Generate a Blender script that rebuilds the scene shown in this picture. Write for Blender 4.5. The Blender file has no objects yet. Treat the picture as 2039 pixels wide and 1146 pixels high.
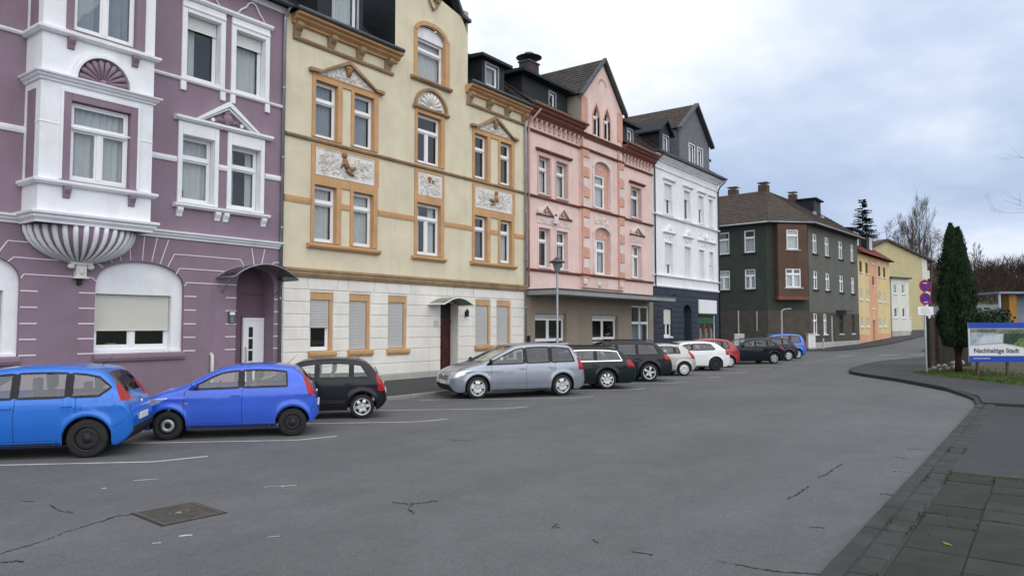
import bpy, bmesh, math, random
from mathutils import Vector, Matrix
R_ = math.radians
random.seed(7)
scene = bpy.context.scene
col = scene.collection

# ------------------------------------------------------------------ camera
# world: X runs along the house row (away from the camera), facades stand on Y = 0,
# the street lies towards -Y, the camera stands on the far pavement.
CAM = Vector((0.0, -19.2, 2.05))
PITCH = math.atan(75.0/1450.0); PSI = math.atan(1070.5/1450.0)
fw = Vector((math.cos(PSI)*math.cos(PITCH), math.sin(PSI)*math.cos(PITCH), math.sin(PITCH)))
cd = bpy.data.cameras.new('camera'); cam = bpy.data.objects.new('camera', cd); col.objects.link(cam)
cam.location = CAM; cam.rotation_euler = fw.to_track_quat('-Z', 'Y').to_euler()
cd.sensor_width = 36.0; cd.lens = 36.0*1450.0/2039.0; cd.clip_start = 0.05; cd.clip_end = 3000
scene.camera = cam
FH = Vector((math.cos(PSI), math.sin(PSI), 0)); RT = Vector((math.sin(PSI), -math.cos(PSI), 0))
def at(px, dist, z=0.0):
    """a point dist metres ahead of the camera in the direction of photo column px"""
    p = CAM + FH*dist + RT*((px-1019.5)/1450.0*dist); p.z = z; return p
def zat(py, dist):
    return CAM.z + (648.0-py)/1450.0*dist

# ------------------------------------------------------------------ sky, sun, exposure
SUN_EL, SUN_AZ = R_(42), R_(208)
world = bpy.data.worlds.new('World'); scene.world = world; world.use_nodes = True
nt = world.node_tree; nt.nodes.clear(); N = nt.nodes.new; LK = nt.links.new
out = N('ShaderNodeOutputWorld'); bg = N('ShaderNodeBackground'); LK(bg.outputs[0], out.inputs[0])
sky = N('ShaderNodeTexSky'); sky.sky_type = 'NISHITA'; sky.sun_disc = False
sky.sun_elevation = SUN_EL; sky.sun_rotation = SUN_AZ; sky.air_density = 1.2; sky.dust_density = 2.0
tc = N('ShaderNodeTexCoord'); sep = N('ShaderNodeSeparateXYZ'); LK(tc.outputs['Generated'], sep.inputs[0])
def mth(op, a, b=None, c=None, clamp=False):
    n = N('ShaderNodeMath'); n.operation = op; n.use_clamp = clamp
    for i, v in enumerate((a, b, c)):
        if v is None: continue
        if hasattr(v, 'is_linked'): LK(v, n.inputs[i])
        else: n.inputs[i].default_value = v
    return n.outputs[0]
zc = mth('ADD', mth('MAXIMUM', sep.outputs[2], 0.0), 0.22)
cmb = N('ShaderNodeCombineXYZ')
LK(mth('DIVIDE', sep.outputs[0], zc), cmb.inputs[0]); LK(mth('DIVIDE', sep.outputs[1], zc), cmb.inputs[1])
cmb.inputs[2].default_value = 1.7
def wnoise(scale, det, rough, loc):
    mp = N('ShaderNodeMapping'); mp.inputs['Location'].default_value = loc; LK(cmb.outputs[0], mp.inputs[0])
    n = N('ShaderNodeTexNoise'); n.inputs['Scale'].default_value = scale
    n.inputs['Detail'].default_value = det; n.inputs['Roughness'].default_value = rough
    LK(mp.outputs[0], n.inputs['Vector']); return n.outputs['Fac']
def wramp(fac, stops):
    r = N('ShaderNodeValToRGB'); LK(fac, r.inputs[0]); el = r.color_ramp.elements
    while len(el) < len(stops): el.new(0.5)
    for e, (p, c) in zip(el, stops): e.position = p; e.color = (*c, 1)
    return r.outputs[0]
def wmix(f, a, b):
    m = N('ShaderNodeMix'); m.data_type = 'RGBA'
    if hasattr(f, 'is_linked'): LK(f, m.inputs[0])
    else: m.inputs[0].default_value = f
    for v, i in ((a, 6), (b, 7)):
        if hasattr(v, 'is_linked'): LK(v, m.inputs[i])
        else: m.inputs[i].default_value = (*v, 1)
    return m.outputs[2]
shade = wramp(wnoise(0.55, 6, 0.55, (0.4, 9.1, 0)), [(0.36, (3.6, 4.5, 6.2)), (0.45, (4.9, 5.75, 7.3)), (0.53, (6.9, 7.4, 8.3)), (0.60, (9.2, 9.3, 9.5))])
cover = wramp(wnoise(0.8, 7, 0.6, (-1.3, 4.1, 0)), [(0.30, (0.72,)*3), (0.52, (0.97,)*3)])
LK(wmix(cover, sky.outputs[0], shade), bg.inputs[0])
bg.inputs[1].default_value = 0.10
sl = bpy.data.lights.new('sun', 'SUN'); so = bpy.data.objects.new('sun', sl); col.objects.link(so)
sl.energy = 1.5; sl.angle = R_(95); sl.color = (1.0, 0.97, 0.93)
sd = Vector((math.sin(SUN_AZ)*math.cos(SUN_EL), math.cos(SUN_AZ)*math.cos(SUN_EL), math.sin(SUN_EL)))
so.rotation_euler = (-sd).to_track_quat('-Z', 'Y').to_euler()
vs = scene.view_settings; vs.view_transform = 'Standard'; vs.look = 'None'; vs.exposure = 0.36; vs.gamma = 1.0
vs.use_curve_mapping = False
scene.render.engine = 'CYCLES'

# ------------------------------------------------------------------ materials
MATS = {}
def mat(name, c, rough=0.75, metal=0.0, var=0.12, vs=0.9, streak=0.0, bump=0.0, bs=60.0, coat=0.0, spec=0.3, dirt=None, dirtamt=0.0, obj=False, grain=0.0):
    if name in MATS: return MATS[name]
    m = bpy.data.materials.new(name); m.use_nodes = True; MATS[name] = m
    t = m.node_tree; p = t.nodes['Principled BSDF']; nn = t.nodes.new; l = t.links.new
    p.inputs['Roughness'].default_value = rough; p.inputs['Metallic'].default_value = metal
    p.inputs['Specular IOR Level'].default_value = spec
    if coat: p.inputs['Coat Weight'].default_value = coat; p.inputs['Coat Roughness'].default_value = 0.04
    if obj: g = nn('ShaderNodeTexCoord').outputs['Object']
    else: g = nn('ShaderNodeNewGeometry').outputs['Position']
    def noise(sc, det=4, rg=0.55, scl=None):
        v = g
        if scl:
            mp = nn('ShaderNodeMapping'); mp.inputs['Scale'].default_value = scl; l(g, mp.inputs[0]); v = mp.outputs[0]
        n = nn('ShaderNodeTexNoise'); n.inputs['Scale'].default_value = sc; n.inputs['Detail'].default_value = det
        n.inputs['Roughness'].default_value = rg; l(v, n.inputs['Vector']); return n.outputs['Fac']
    def mixc(f, a, b, mode='MIX'):
        x = nn('ShaderNodeMix'); x.data_type = 'RGBA'; x.blend_type = mode
        for v, i in ((f, 0), (a, 6), (b, 7)):
            if hasattr(v, 'is_linked'): l(v, x.inputs[i])
            elif i == 0: x.inputs[0].default_value = v
            else: x.inputs[i].default_value = (*v, 1)
        return x.outputs[2]
    def rng(f, a, b, lo, hi):
        r = nn('ShaderNodeMapRange'); l(f, r.inputs[0])
        for i, v in enumerate((a, b, lo, hi)): r.inputs[1+i].default_value = v
        return r.outputs[0]
    cur = c
    if var:
        cur = mixc(rng(noise(vs), 0.3, 0.7, 0, 1), tuple(k*(1-var) for k in c), tuple(min(1, k*(1+var*0.6)) for k in c))
    if grain:
        cur = mixc(rng(noise(90, 3, 0.7), 0.3, 0.7, 0, grain), cur, tuple(k*0.45 for k in c))
    if streak:
        cur = mixc(rng(noise(1.0, 6, 0.65, (2.3, 2.3, 0.25)), 0.5, 0.80, 0, streak), cur, tuple(k*0.5 for k in (c[0]*1.0, c[1]*0.97, c[2]*0.88)))
    if dirt:
        cur = mixc(rng(noise(1.7, 6, 0.65), 0.48, 0.72, 0, dirtamt), cur, dirt)
    if hasattr(cur, 'is_linked'): l(cur, p.inputs['Base Color'])
    else: p.inputs['Base Color'].default_value = (*c, 1)
    if bump:
        b = nn('ShaderNodeBump'); b.inputs['Strength'].default_value = bump; b.inputs['Distance'].default_value = 0.02
        l(noise(bs, 5, 0.6), b.inputs['Height']); l(b.outputs[0], p.inputs['Normal'])
    return m
def stucco(name, c, streak=0.35, var=0.10): return mat(name, c, 0.9, var=var, vs=0.7, streak=streak*1.3, bump=0.25, bs=45, spec=0.15, dirt=tuple(k*0.72 for k in c), dirtamt=0.35)
def glassmat(name, tint, rough=0.01, ior=1.5):
    m = bpy.data.materials.new(name); m.use_nodes = True; MATS[name] = m
    t = m.node_tree; t.nodes.clear(); nn = t.nodes.new; l = t.links.new
    o = nn('ShaderNodeOutputMaterial'); mx = nn('ShaderNodeMixShader'); tr = nn('ShaderNodeBsdfTransparent')
    gl = nn('ShaderNodeBsdfGlossy'); fr = nn('ShaderNodeLayerWeight'); pw = nn('ShaderNodeMath'); ma = nn('ShaderNodeMath')
    tr.inputs[0].default_value = (*tint, 1); gl.inputs['Roughness'].default_value = rough; fr.inputs[0].default_value = 0.5; f0 = ((ior-1)/(ior+1))**2
    pw.operation = 'POWER'; pw.inputs[1].default_value = 5.0; l(fr.outputs['Facing'], pw.inputs[0]); ma.operation = 'MULTIPLY_ADD'; ma.inputs[1].default_value = 1-f0; ma.inputs[2].default_value = f0; l(pw.outputs[0], ma.inputs[0])
    gm = nn('ShaderNodeNewGeometry'); nz = nn('ShaderNodeTexNoise'); nz.inputs['Scale'].default_value = 1.6
    bp = nn('ShaderNodeBump'); bp.inputs['Strength'].default_value = 0.03; bp.inputs['Distance'].default_value = 0.05
    l(gm.outputs['Position'], nz.inputs['Vector']); l(nz.outputs['Fac'], bp.inputs['Height'])
    l(bp.outputs[0], gl.inputs['Normal'])
    l(ma.outputs[0], mx.inputs[0]); l(tr.outputs[0], mx.inputs[1]); l(gl.outputs[0], mx.inputs[2]); l(mx.outputs[0], o.inputs[0])
    return m
M = {}
M['mauve'] = stucco('mauve_render', (0.262, 0.192, 0.240), 0.18)
M['white'] = stucco('white_render', (0.81, 0.82, 0.845), 0.18, 0.06)
M['joint'] = mat('white_joint_paint', (0.74, 0.68, 0.72), 0.8, var=0.05)
M['straw'] = stucco('straw_render', (0.675, 0.610, 0.455), 0.20)
M['ochre'] = mat('ochre_paint', (0.54, 0.325, 0.165), 0.8, var=0.14, vs=1.5, streak=0.35, bump=0.15, spec=0.2)
M['ochre_dirty'] = mat('weathered_ochre_paint', (0.36, 0.245, 0.145), 0.85, var=0.2, vs=2.0, streak=0.5, dirt=(0.16, 0.13, 0.09), dirtamt=0.7, bump=0.2, spec=0.2)
M['cream'] = stucco('cream_render', (0.78, 0.75, 0.69), 0.22)
M['relief'] = mat('white_relief_plaster', (0.72, 0.70, 0.66), 0.85, var=0.1, vs=6, dirt=(0.40, 0.34, 0.28), dirtamt=0.55, bump=0.3, bs=30)
M['bronze'] = mat('brown_relief_paint', (0.30, 0.175, 0.09), 0.7, var=0.2, vs=8)
M['pink'] = stucco('pink_render', (0.76, 0.565, 0.515), 0.18)
M['salmon'] = mat('salmon_paint', (0.60, 0.345, 0.265), 0.85, var=0.12, vs=2, streak=0.3, bump=0.15)
M['blush'] = mat('deep_pink_trim', (0.62, 0.42, 0.375), 0.85, var=0.12, vs=2, streak=0.3)
M['rust'] = mat('red_brown_trim', (0.20, 0.075, 0.055), 0.8, var=0.18, vs=2, streak=0.3)
M['palepink'] = mat('pale_stone_trim', (0.72, 0.61, 0.58), 0.85, var=0.12, vs=3, dirt=(0.42, 0.37, 0.34), dirtamt=0.5)
M['taupe'] = mat('taupe_tile', (0.30, 0.25, 0.195), 0.6, var=0.12, vs=1.2, streak=0.2)
M['navy'] = mat('navy_paint', (0.034, 0.043, 0.064), 0.7, var=0.2, vs=1.5, streak=0.2)
M['slate'] = mat('slate', (0.016, 0.019, 0.024), 0.6, var=0.3, vs=4, bump=0.5, bs=14, spec=0.3)
M['slate_grey'] = mat('grey_slate_shingle', (0.135, 0.142, 0.160), 0.6, var=0.25, vs=5, bump=0.4, bs=12)
M['tile'] = mat('brown_roof_tile', (0.078, 0.058, 0.046), 0.75, var=0.35, vs=3.0, bump=0.4, bs=20, dirt=(0.075, 0.075, 0.05), dirtamt=0.6)
M['tile_grey'] = mat('grey_roof_tile', (0.062, 0.054, 0.050), 0.75, var=0.35, vs=3.0, bump=0.4, bs=20, dirt=(0.10, 0.085, 0.05), dirtamt=0.6)
M['tile_red'] = mat('red_roof_tile', (0.27, 0.085, 0.065), 0.75, var=0.25, vs=3.0)
M['zinc'] = mat('zinc', (0.33, 0.35, 0.37), 0.45, metal=0.6, var=0.2, vs=3)
M['zinc_dark'] = mat('dark_zinc', (0.09, 0.095, 0.105), 0.5, metal=0.4, var=0.2, vs=3)
M['pvc'] = mat('white_window_plastic', (0.80, 0.81, 0.82), 0.35, var=0.04, spec=0.5)
M['wood_dark'] = mat('dark_red_door_wood', (0.060, 0.016, 0.014), 0.5, var=0.3, vs=6)
M['shutter'] = mat('grey_roller_shutter', (0.47, 0.47, 0.46), 0.55, var=0.06)
M['shutter_w'] = mat('white_roller_shutter', (0.70, 0.71, 0.69), 0.5, var=0.05)
M['shutter_c'] = mat('cream_roller_shutter', (0.62, 0.61, 0.55), 0.5, var=0.05)
M['curtain'] = mat('net_curtain', (0.66, 0.665, 0.655), 0.95, var=0.06, vs=3)
M['curtain_b'] = mat('blue_grey_curtain', (0.34, 0.375, 0.42), 0.95, var=0.08, vs=3)
M['curtain_d'] = mat('dark_violet_blind', (0.13, 0.12, 0.18), 0.95, var=0.08, vs=3)
M['room'] = mat('dim_room', (0.075, 0.072, 0.070), 0.9, var=0.2, vs=0.6)  # dark grey colour stands in for the dimness of the rooms
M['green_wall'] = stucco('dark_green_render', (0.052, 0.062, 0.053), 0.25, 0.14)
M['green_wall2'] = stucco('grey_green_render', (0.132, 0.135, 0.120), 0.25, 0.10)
M['brown_wall'] = stucco('brown_render', (0.118, 0.073, 0.055), 0.3, 0.15)
M['clad'] = mat('brown_grey_tile_cladding', (0.075, 0.066, 0.053), 0.7, var=0.25, vs=1.8, streak=0.3)
M['plinth'] = stucco('pale_plinth', (0.42, 0.41, 0.38), 0.5)
M['beige'] = stucco('beige_render', (0.52, 0.455, 0.27), 0.2, 0.06)
M['farw'] = stucco('far_white_render', (0.66, 0.67, 0.60), 0.2)
M['yellow'] = stucco('yellow_render', (0.68, 0.54, 0.29), 0.2)
M['peach'] = stucco('peach_render', (0.66, 0.37, 0.235), 0.2)
M['concrete'] = mat('concrete', (0.29, 0.30, 0.30), 0.85, var=0.18, vs=1.2, streak=0.35, bump=0.2, bs=30)
M['iron'] = mat('cast_iron', (0.115, 0.10, 0.085), 0.7, metal=0.2, var=0.3, vs=9, bump=0.5, bs=40)
M['steel'] = mat('galvanised_steel', (0.36, 0.38, 0.40), 0.45, metal=0.7, var=0.12, vs=6)
M['black'] = mat('black_plastic', (0.018, 0.018, 0.019), 0.55, var=0.15, vs=5)
M['rubber'] = mat('tyre_rubber', (0.022, 0.022, 0.022), 0.85, var=0.2, vs=9)
M['silver'] = mat('silver_wheel', (0.55, 0.56, 0.58), 0.32, metal=0.75, var=0.05)
M['chrome'] = mat('chrome', (0.75, 0.76, 0.78), 0.12, metal=1.0, var=0.0)
M['seat'] = mat('dark_seat_cloth', (0.05, 0.052, 0.056), 0.9, var=0.2, vs=8)
M['paintline'] = mat('worn_road_paint', (0.50, 0.50, 0.49), 0.8, var=0.1, vs=6, dirt=(0.22, 0.22, 0.22), dirtamt=0.75)
M['glass'] = glassmat('window_glass', (0.88, 0.90, 0.905), 0.01, 1.65)
M['carglass'] = glassmat('car_glass', (0.92, 0.96, 0.94), 0.07, 2.0)
M['darkglass'] = glassmat('tinted_car_glass', (0.30, 0.34, 0.36), 0.07, 1.9)
M['polycarb'] = glassmat('smoked_canopy_sheet', (0.42, 0.43, 0.42), 0.25, 1.45)

# ------------------------------------------------------------------ mesh building
def link(o, parent=None):
    col.objects.link(o)
    if parent is not None: o.parent = parent
    return o
def tag(o, label=None, cat=None, group=None, kind=None):
    if label: o['label'] = label
    if cat: o['category'] = cat
    if group: o['group'] = group
    if kind: o['kind'] = kind
    return o
def empty(name, loc=(0, 0, 0), rz=0.0, label=None, cat=None, group=None):
    o = bpy.data.objects.new(name, None); col.objects.link(o); o.location = loc; o.rotation_euler = (0, 0, rz)
    o.empty_display_size = 0.3
    return tag(o, label, cat, group)
class MB:
    def __init__(s): s.v = []; s.f = []
    def add(s, vs, fs):
        b = len(s.v); s.v += [tuple(p) for p in vs]; s.f += [tuple(b+i for i in f) for f in fs]; return s
    def box(s, x0, x1, y0, y1, z0, z1):
        return s.add([(x0,y0,z0),(x1,y0,z0),(x1,y1,z0),(x0,y1,z0),(x0,y0,z1),(x1,y0,z1),(x1,y1,z1),(x0,y1,z1)],
                     [(0,3,2,1),(4,5,6,7),(0,1,5,4),(1,2,6,5),(2,3,7,6),(3,0,4,7)])
    def quad(s, a, b, c, d): return s.add([a, b, c, d], [(0, 1, 2, 3)])
    def _prism(s, pts, fa, fb):
        n = len(pts)
        ar = sum(pts[i][0]*pts[(i+1) % n][1]-pts[(i+1) % n][0]*pts[i][1] for i in range(n))
        if ar < 0: pts = pts[::-1]
        return s.add([fa(p) for p in pts]+[fb(p) for p in pts],
                     [tuple(range(n)), tuple(range(2*n-1, n-1, -1))]+[(i, n+i, n+(i+1) % n, (i+1) % n) for i in range(n)])
    def pxz(s, pts, y0, y1): return s._prism(list(pts), lambda p: (p[0], y0, p[1]), lambda p: (p[0], y1, p[1]))
    def pxy(s, pts, z0, z1): return s._prism(list(pts), lambda p: (p[0], p[1], z1), lambda p: (p[0], p[1], z0))
    def mold(s, x0, x1, prof):  # profile in (y, z) swept along x
        return s._prism(list(prof), lambda p: (x1, p[0], p[1]), lambda p: (x0, p[0], p[1]))
    def tube(s, path, r, n=8, cap=True):
        path = [Vector(p) for p in path]; rs = r if isinstance(r, (list, tuple)) else [r]*len(path)
        b = len(s.v); ref = None
        for i, p in enumerate(path):
            d = (path[min(i+1, len(path)-1)]-path[max(i-1, 0)]).normalized()
            if ref is None:
                ref = Vector((0, 0, 1)) if abs(d.z) < 0.9 else Vector((1, 0, 0))
            u = ref-d*ref.dot(d)
            u = u.normalized() if u.length > 1e-6 else d.orthogonal().normalized()
            ref = u; w = d.cross(u)
            for k in range(n):
                a = 2*math.pi*k/n; q = p+(u*math.cos(a)+w*math.sin(a))*rs[i]; s.v.append(tuple(q))
        for i in range(len(path)-1):
            for k in range(n):
                k2 = (k+1) % n; s.f.append((b+i*n+k, b+i*n+k2, b+(i+1)*n+k2, b+(i+1)*n+k))
        if cap:
            s.f.append(tuple(b+k for k in range(n))[::-1]); s.f.append(tuple(b+(len(path)-1)*n+k for k in range(n)))
        return s
    def lathe(s, prof, c=(0, 0, 0), n=24, ax='z', sx=1.0, sy=1.0, a0=0.0, a1=2*math.pi):
        full = abs(a1-a0-2*math.pi) < 1e-6; m = n if full else n+1; b = len(s.v)
        for (r, h) in prof:
            for k in range(m):
                a = a0+(a1-a0)*k/n; x, y = r*math.cos(a)*sx, r*math.sin(a)*sy
                if ax == 'z': q = (c[0]+x, c[1]+y, c[2]+h)
                elif ax == 'y': q = (c[0]+x, c[1]+h, c[2]+y)
                else: q = (c[0]+h, c[1]+x, c[2]+y)
                s.v.append(q)
        for i in range(len(prof)-1):
            for k in range(n):
                k2 = (k+1) % m; s.f.append((b+i*m+k, b+i*m+k2, b+(i+1)*m+k2, b+(i+1)*m+k))
        return s
    def ball(s, c, rx, ry=None, rz=None, n=10, m=7):
        ry = rx if ry is None else ry; rz = rx if rz is None else rz; b = len(s.v)
        for j in range(m+1):
            t = math.pi*j/m
            for k in range(n):
                a = 2*math.pi*k/n
                s.v.append((c[0]+rx*math.sin(t)*math.cos(a), c[1]+ry*math.sin(t)*math.sin(a), c[2]-rz*math.cos(t)))
        for j in range(m):
            for k in range(n):
                k2 = (k+1) % n; s.f.append((b+j*n+k, b+j*n+k2, b+(j+1)*n+k2, b+(j+1)*n+k))
        return s
    def ring(s, x0, x1, z0, z1, w, y0, y1):
        """a rectangular frame round the opening x0..x1, z0..z1; w = left, right, top, bottom widths"""
        l, r, t, b = w
        if l: s.box(x0-l, x0, y0, y1, z0-b, z1+t)
        if r: s.box(x1, x1+r, y0, y1, z0-b, z1+t)
        if t: s.box(x0, x1, y0, y1, z1, z1+t)
        if b: s.box(x0, x1, y0, y1, z0-b, z0)
        return s
    def mesh(s, name, m, smooth=False):
        me = bpy.data.meshes.new(name); me.from_pydata(s.v, [], s.f); me.update()
        if m: me.materials.append(M[m] if isinstance(m, str) else m)
        if smooth: me.polygons.foreach_set('use_smooth', [True]*len(me.polygons))
        return me
    def build(s, name, m, parent=None, smooth=False, bevel=0.0):
        if not s.f: return None
        o = bpy.data.objects.new(name, s.mesh(name, m, smooth)); link(o, parent)
        if bevel:
            b = o.modifiers.new('bevel', 'BEVEL'); b.width = bevel; b.segments = 2; b.limit_method = 'ANGLE'
        return o
def inst(me, name, parent, loc=(0, 0, 0), rz=0.0):
    o = bpy.data.objects.new(name, me); link(o, parent); o.location = loc; o.rotation_euler = (0, 0, rz); return o
def clip(poly, cx):
    """Sutherland-Hodgman clip of poly by the convex counter-clockwise polygon cx"""
    n = len(cx)
    for i in range(n):
        a, b = cx[i], cx[(i+1) % n]; o = []
        f = lambda p: (b[0]-a[0])*(p[1]-a[1])-(b[1]-a[1])*(p[0]-a[0])
        for k in range(len(poly)):
            p, q = poly[k], poly[(k+1) % len(poly)]; fp, fq = f(p), f(q)
            if fp >= -1e-9: o.append(p)
            if (fp > 1e-9 and fq < -1e-9) or (fp < -1e-9 and fq > 1e-9):
                t = fp/(fp-fq); o.append((p[0]+(q[0]-p[0])*t, p[1]+(q[1]-p[1])*t))
        poly = o
        if len(poly) < 3: return []
    return poly
def wall(name, m, parent, poly, ops=(), y=0.0, rec=0.3):
    """a facade sheet over a convex outline with rectangular openings and their reveals"""
    mb = MB()
    ar = sum(poly[i][0]*poly[(i+1) % len(poly)][1]-poly[(i+1) % len(poly)][0]*poly[i][1] for i in range(len(poly)))
    if ar < 0: poly = poly[::-1]
    xs = sorted(set([p[0] for p in poly]+[v for o in ops for v in o[:2]]))
    zs = sorted(set([p[1] for p in poly]+[v for o in ops for v in o[2:4]]))
    for i in range(len(xs)-1):
        for j in range(len(zs)-1):
            xm, zm = (xs[i]+xs[i+1])/2, (zs[j]+zs[j+1])/2
            if any(o[0] < xm < o[1] and o[2] < zm < o[3] for o in ops): continue
            c = clip([(xs[i], zs[j]), (xs[i+1], zs[j]), (xs[i+1], zs[j+1]), (xs[i], zs[j+1])], poly)
            if len(c) >= 3: mb.add([(p[0], y, p[1]) for p in c], [tuple(range(len(c)))])
    for o in ops:
        a, b, c, d = o[:4]; r = y+(o[4] if len(o) > 4 else rec)
        mb.quad((a, y, c), (a, r, c), (a, r, d), (a, y, d)); mb.quad((b, y, c), (b, y, d), (b, r, d), (b, r, c))
        mb.quad((a, y, d), (a, r, d), (b, r, d), (b, y, d)); mb.quad((a, y, c), (b, y, c), (b, r, c), (a, r, c))
    return mb.build(name, m, parent)
def curtain(parent, x0, x1, z0, z1, y, m='curtain', amp=0.025, wl=0.16):
    mb = MB(); n = max(6, int((x1-x0)/wl*6)); ph = random.random()*6
    for i in range(n+1):
        x = x0+(x1-x0)*i/n; yy = y+amp*math.sin(x*2*math.pi/wl+ph+0.7*math.sin(x*9))
        mb.v += [(x, yy, z0), (x, yy, z1)]
    for i in range(n): mb.f.append((2*i, 2*i+2, 2*i+3, 2*i+1))
    return mb.build('curtain', m, parent, smooth=True)
def shutter(parent, x0, x1, z0, z1, y, m='shutter', pitch=0.05):
    mb = MB(); n = max(2, int((z1-z0)/pitch)); h = (z1-z0)/n
    for i in range(n):
        a = z0+i*h; mb.mold(x0, x1, [(y+0.008, a), (y+0.0, a+h*0.10), (y-0.003, a+h*0.5), (y+0.0, a+h*0.90), (y+0.008, a+h)])
    mb.box(x0, x1, y-0.008, y+0.014, z0-0.02, z0+0.03)
    return mb.build('roller_shutter', m, parent)
def window(parent, x0, x1, z0, z1, style='T', rec=0.16, y=0.0, fr=0.055, cur='net', sh=0.0, shm='shutter', fm='pvc', tr=0.30, split=0.5):
    """PVC window set back in its opening; styles: T transom, X transom + mullion, M mullion, O one sash"""
    mb = MB(); ya, yb = y+rec, y+rec+0.07
    mb.ring(x0+fr, x1-fr, z0+fr*1.4, z1-fr, (fr, fr, fr, fr*1.4), ya, yb)
    cells = []; zt = z1-(z1-z0)*tr; xm = x0+(x1-x0)*split
    lo = (z0+fr*1.4, zt-0.05 if style in 'TXC' else z1-fr)
    if style in 'TXC':
        mb.box(x0+fr, x1-fr, ya-0.012, yb, zt-0.05, zt+0.05)
        mb.box(x0+fr, x1-fr, ya-0.03, ya-0.012, zt-0.045, zt-0.01)
        if style == 'C':
            mb.box(xm-0.04, xm+0.04, ya, yb, zt+0.05, z1-fr); cells += [(x0+fr, xm-0.04, zt+0.05, z1-fr), (xm+0.04, x1-fr, zt+0.05, z1-fr)]
        else: cells.append((x0+fr, x1-fr, zt+0.05, z1-fr))
    if style in 'XMC':
        mb.box(xm-0.055, xm+0.055, ya-0.006, yb, *lo); cells += [(x0+fr, xm-0.055, *lo), (xm+0.055, x1-fr, *lo)]
    else: cells.append((x0+fr, x1-fr, *lo))
    w = None; sash = 0.045
    for (a, b, c, d) in cells: mb.ring(a+sash, b-sash, c+sash, d-sash, (sash,)*4, ya+0.012, yb-0.008)
    w = mb.build('window', fm, parent, bevel=0.006)
    for (a, b, c, d) in cells:
        MB().box(a+sash-0.004, b-sash+0.004, ya+0.035, ya+0.045, c+sash-0.004, d-sash+0.004).build('pane', 'glass', w)
    if cur == 'net': curtain(w, x0+fr, x1-fr, z0+0.1, z1-0.05, yb+0.10)
    elif cur == 'low': curtain(w, x0+fr, x1-fr, z0+0.1, zt-0.03, yb+0.10)
    elif cur == 'side':
        curtain(w, x0+fr, x0+(x1-x0)*0.42, z0+0.1, z1-0.05, yb+0.10)
    elif cur == 'sides':
        curtain(w, x0+fr, x0+(x1-x0)*0.30, z0+0.1, z1-0.05, yb+0.10); curtain(w, x1-(x1-x0)*0.30, x1-fr, z0+0.1, z1-0.05, yb+0.10)
    elif cur == 'blue': curtain(w, x0+fr, x1-fr, z0+0.1, z1-0.05, yb+0.10, 'curtain_b')
    elif cur == 'dark': curtain(w, x0+fr, x1-fr, z0+0.1, zt-0.03, yb+0.06, 'curtain_d', 0.004)
    if sh > 0: shutter(w, x0+0.02, x1-0.02, z1-(z1-z0)*sh, z1-0.01, ya-0.035, shm)
    return w
def course_roof(name, m, parent, a, b, c, d, rows, lift=0.03, closed=True):
    """a tiled slope: eaves corners a, b and ridge corners d, c; each course overlaps the one below"""
    a, b, c, d = map(Vector, (a, b, c, d)); mb = MB(); nrm = (b-a).cross(d-a).normalized()
    if nrm.z < 0: nrm = -nrm
    for i in range(rows):
        t0, t1 = i/rows, (i+1.12)/rows; t1 = min(t1, 1.0)
        p0, p1 = a.lerp(d, t0)+nrm*lift, b.lerp(c, t0)+nrm*lift; q0, q1 = a.lerp(d, t1)+nrm*0.004, b.lerp(c, t1)+nrm*0.004
        u0, u1 = a.lerp(d, t0), b.lerp(c, t0)
        k = max(1, int((p1-p0).length/0.33))
        for j in range(k):   # single tiles, slightly uneven
            s0, s1 = j/k, (j+0.985)/k; e = nrm*random.uniform(-0.006, 0.010)
            mb.add([p0.lerp(p1, s0)+e, p0.lerp(p1, s1)+e, q0.lerp(q1, s1), q0.lerp(q1, s0), u0.lerp(u1, s0), u0.lerp(u1, s1)], [(0, 1, 2, 3), (4, 5, 1, 0)])
    mb.quad(a, b, c, d)
    o = mb.build(name, m, parent); return o
def archpts(x0, x1, zs, rise, n=16, p=2.0):
    xc, hw = (x0+x1)/2, (x1-x0)/2
    return [(xc-hw*math.cos(math.pi*i/n), zs+rise*(abs(math.sin(math.pi*i/n))**(2.0/p))) for i in range(n+1)]
def spandrel(parent, m, pts, ztop, y0, y1, name='arch_head'):
    mb = MB()
    for (a, b) in zip(pts[:-1], pts[1:]):
        if ztop-max(a[1], b[1]) < 1e-4 and ztop-min(a[1], b[1]) < 1e-4: continue
        if abs(a[0]-b[0]) < 1e-6: continue
        mb.pxz([(a[0], a[1]), (b[0], b[1]), (b[0], ztop), (a[0], ztop)] if b[1] < ztop-1e-4 and a[1] < ztop-1e-4 else ([(a[0], a[1]), (b[0], b[1]), (a[0], ztop)] if a[1] < b[1] else [(a[0], a[1]), (b[0], b[1]), (b[0], ztop)]), y0, y1)
    return mb.build(name, m, parent)
def archband(mb, pts, w, y0, y1):
    """a raised band following an arch line"""
    n = len(pts); o = []
    for i, p in enumerate(pts):
        a, b = pts[max(i-1, 0)], pts[min(i+1, n-1)]; dx, dz = b[0]-a[0], b[1]-a[1]; L = math.hypot(dx, dz) or 1
        o.append((p[0]-dz/L*w, p[1]+dx/L*w))
    for i in range(n-1): mb.pxz([pts[i], pts[i+1], o[i+1], o[i]], y0, y1)
    return mb

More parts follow.
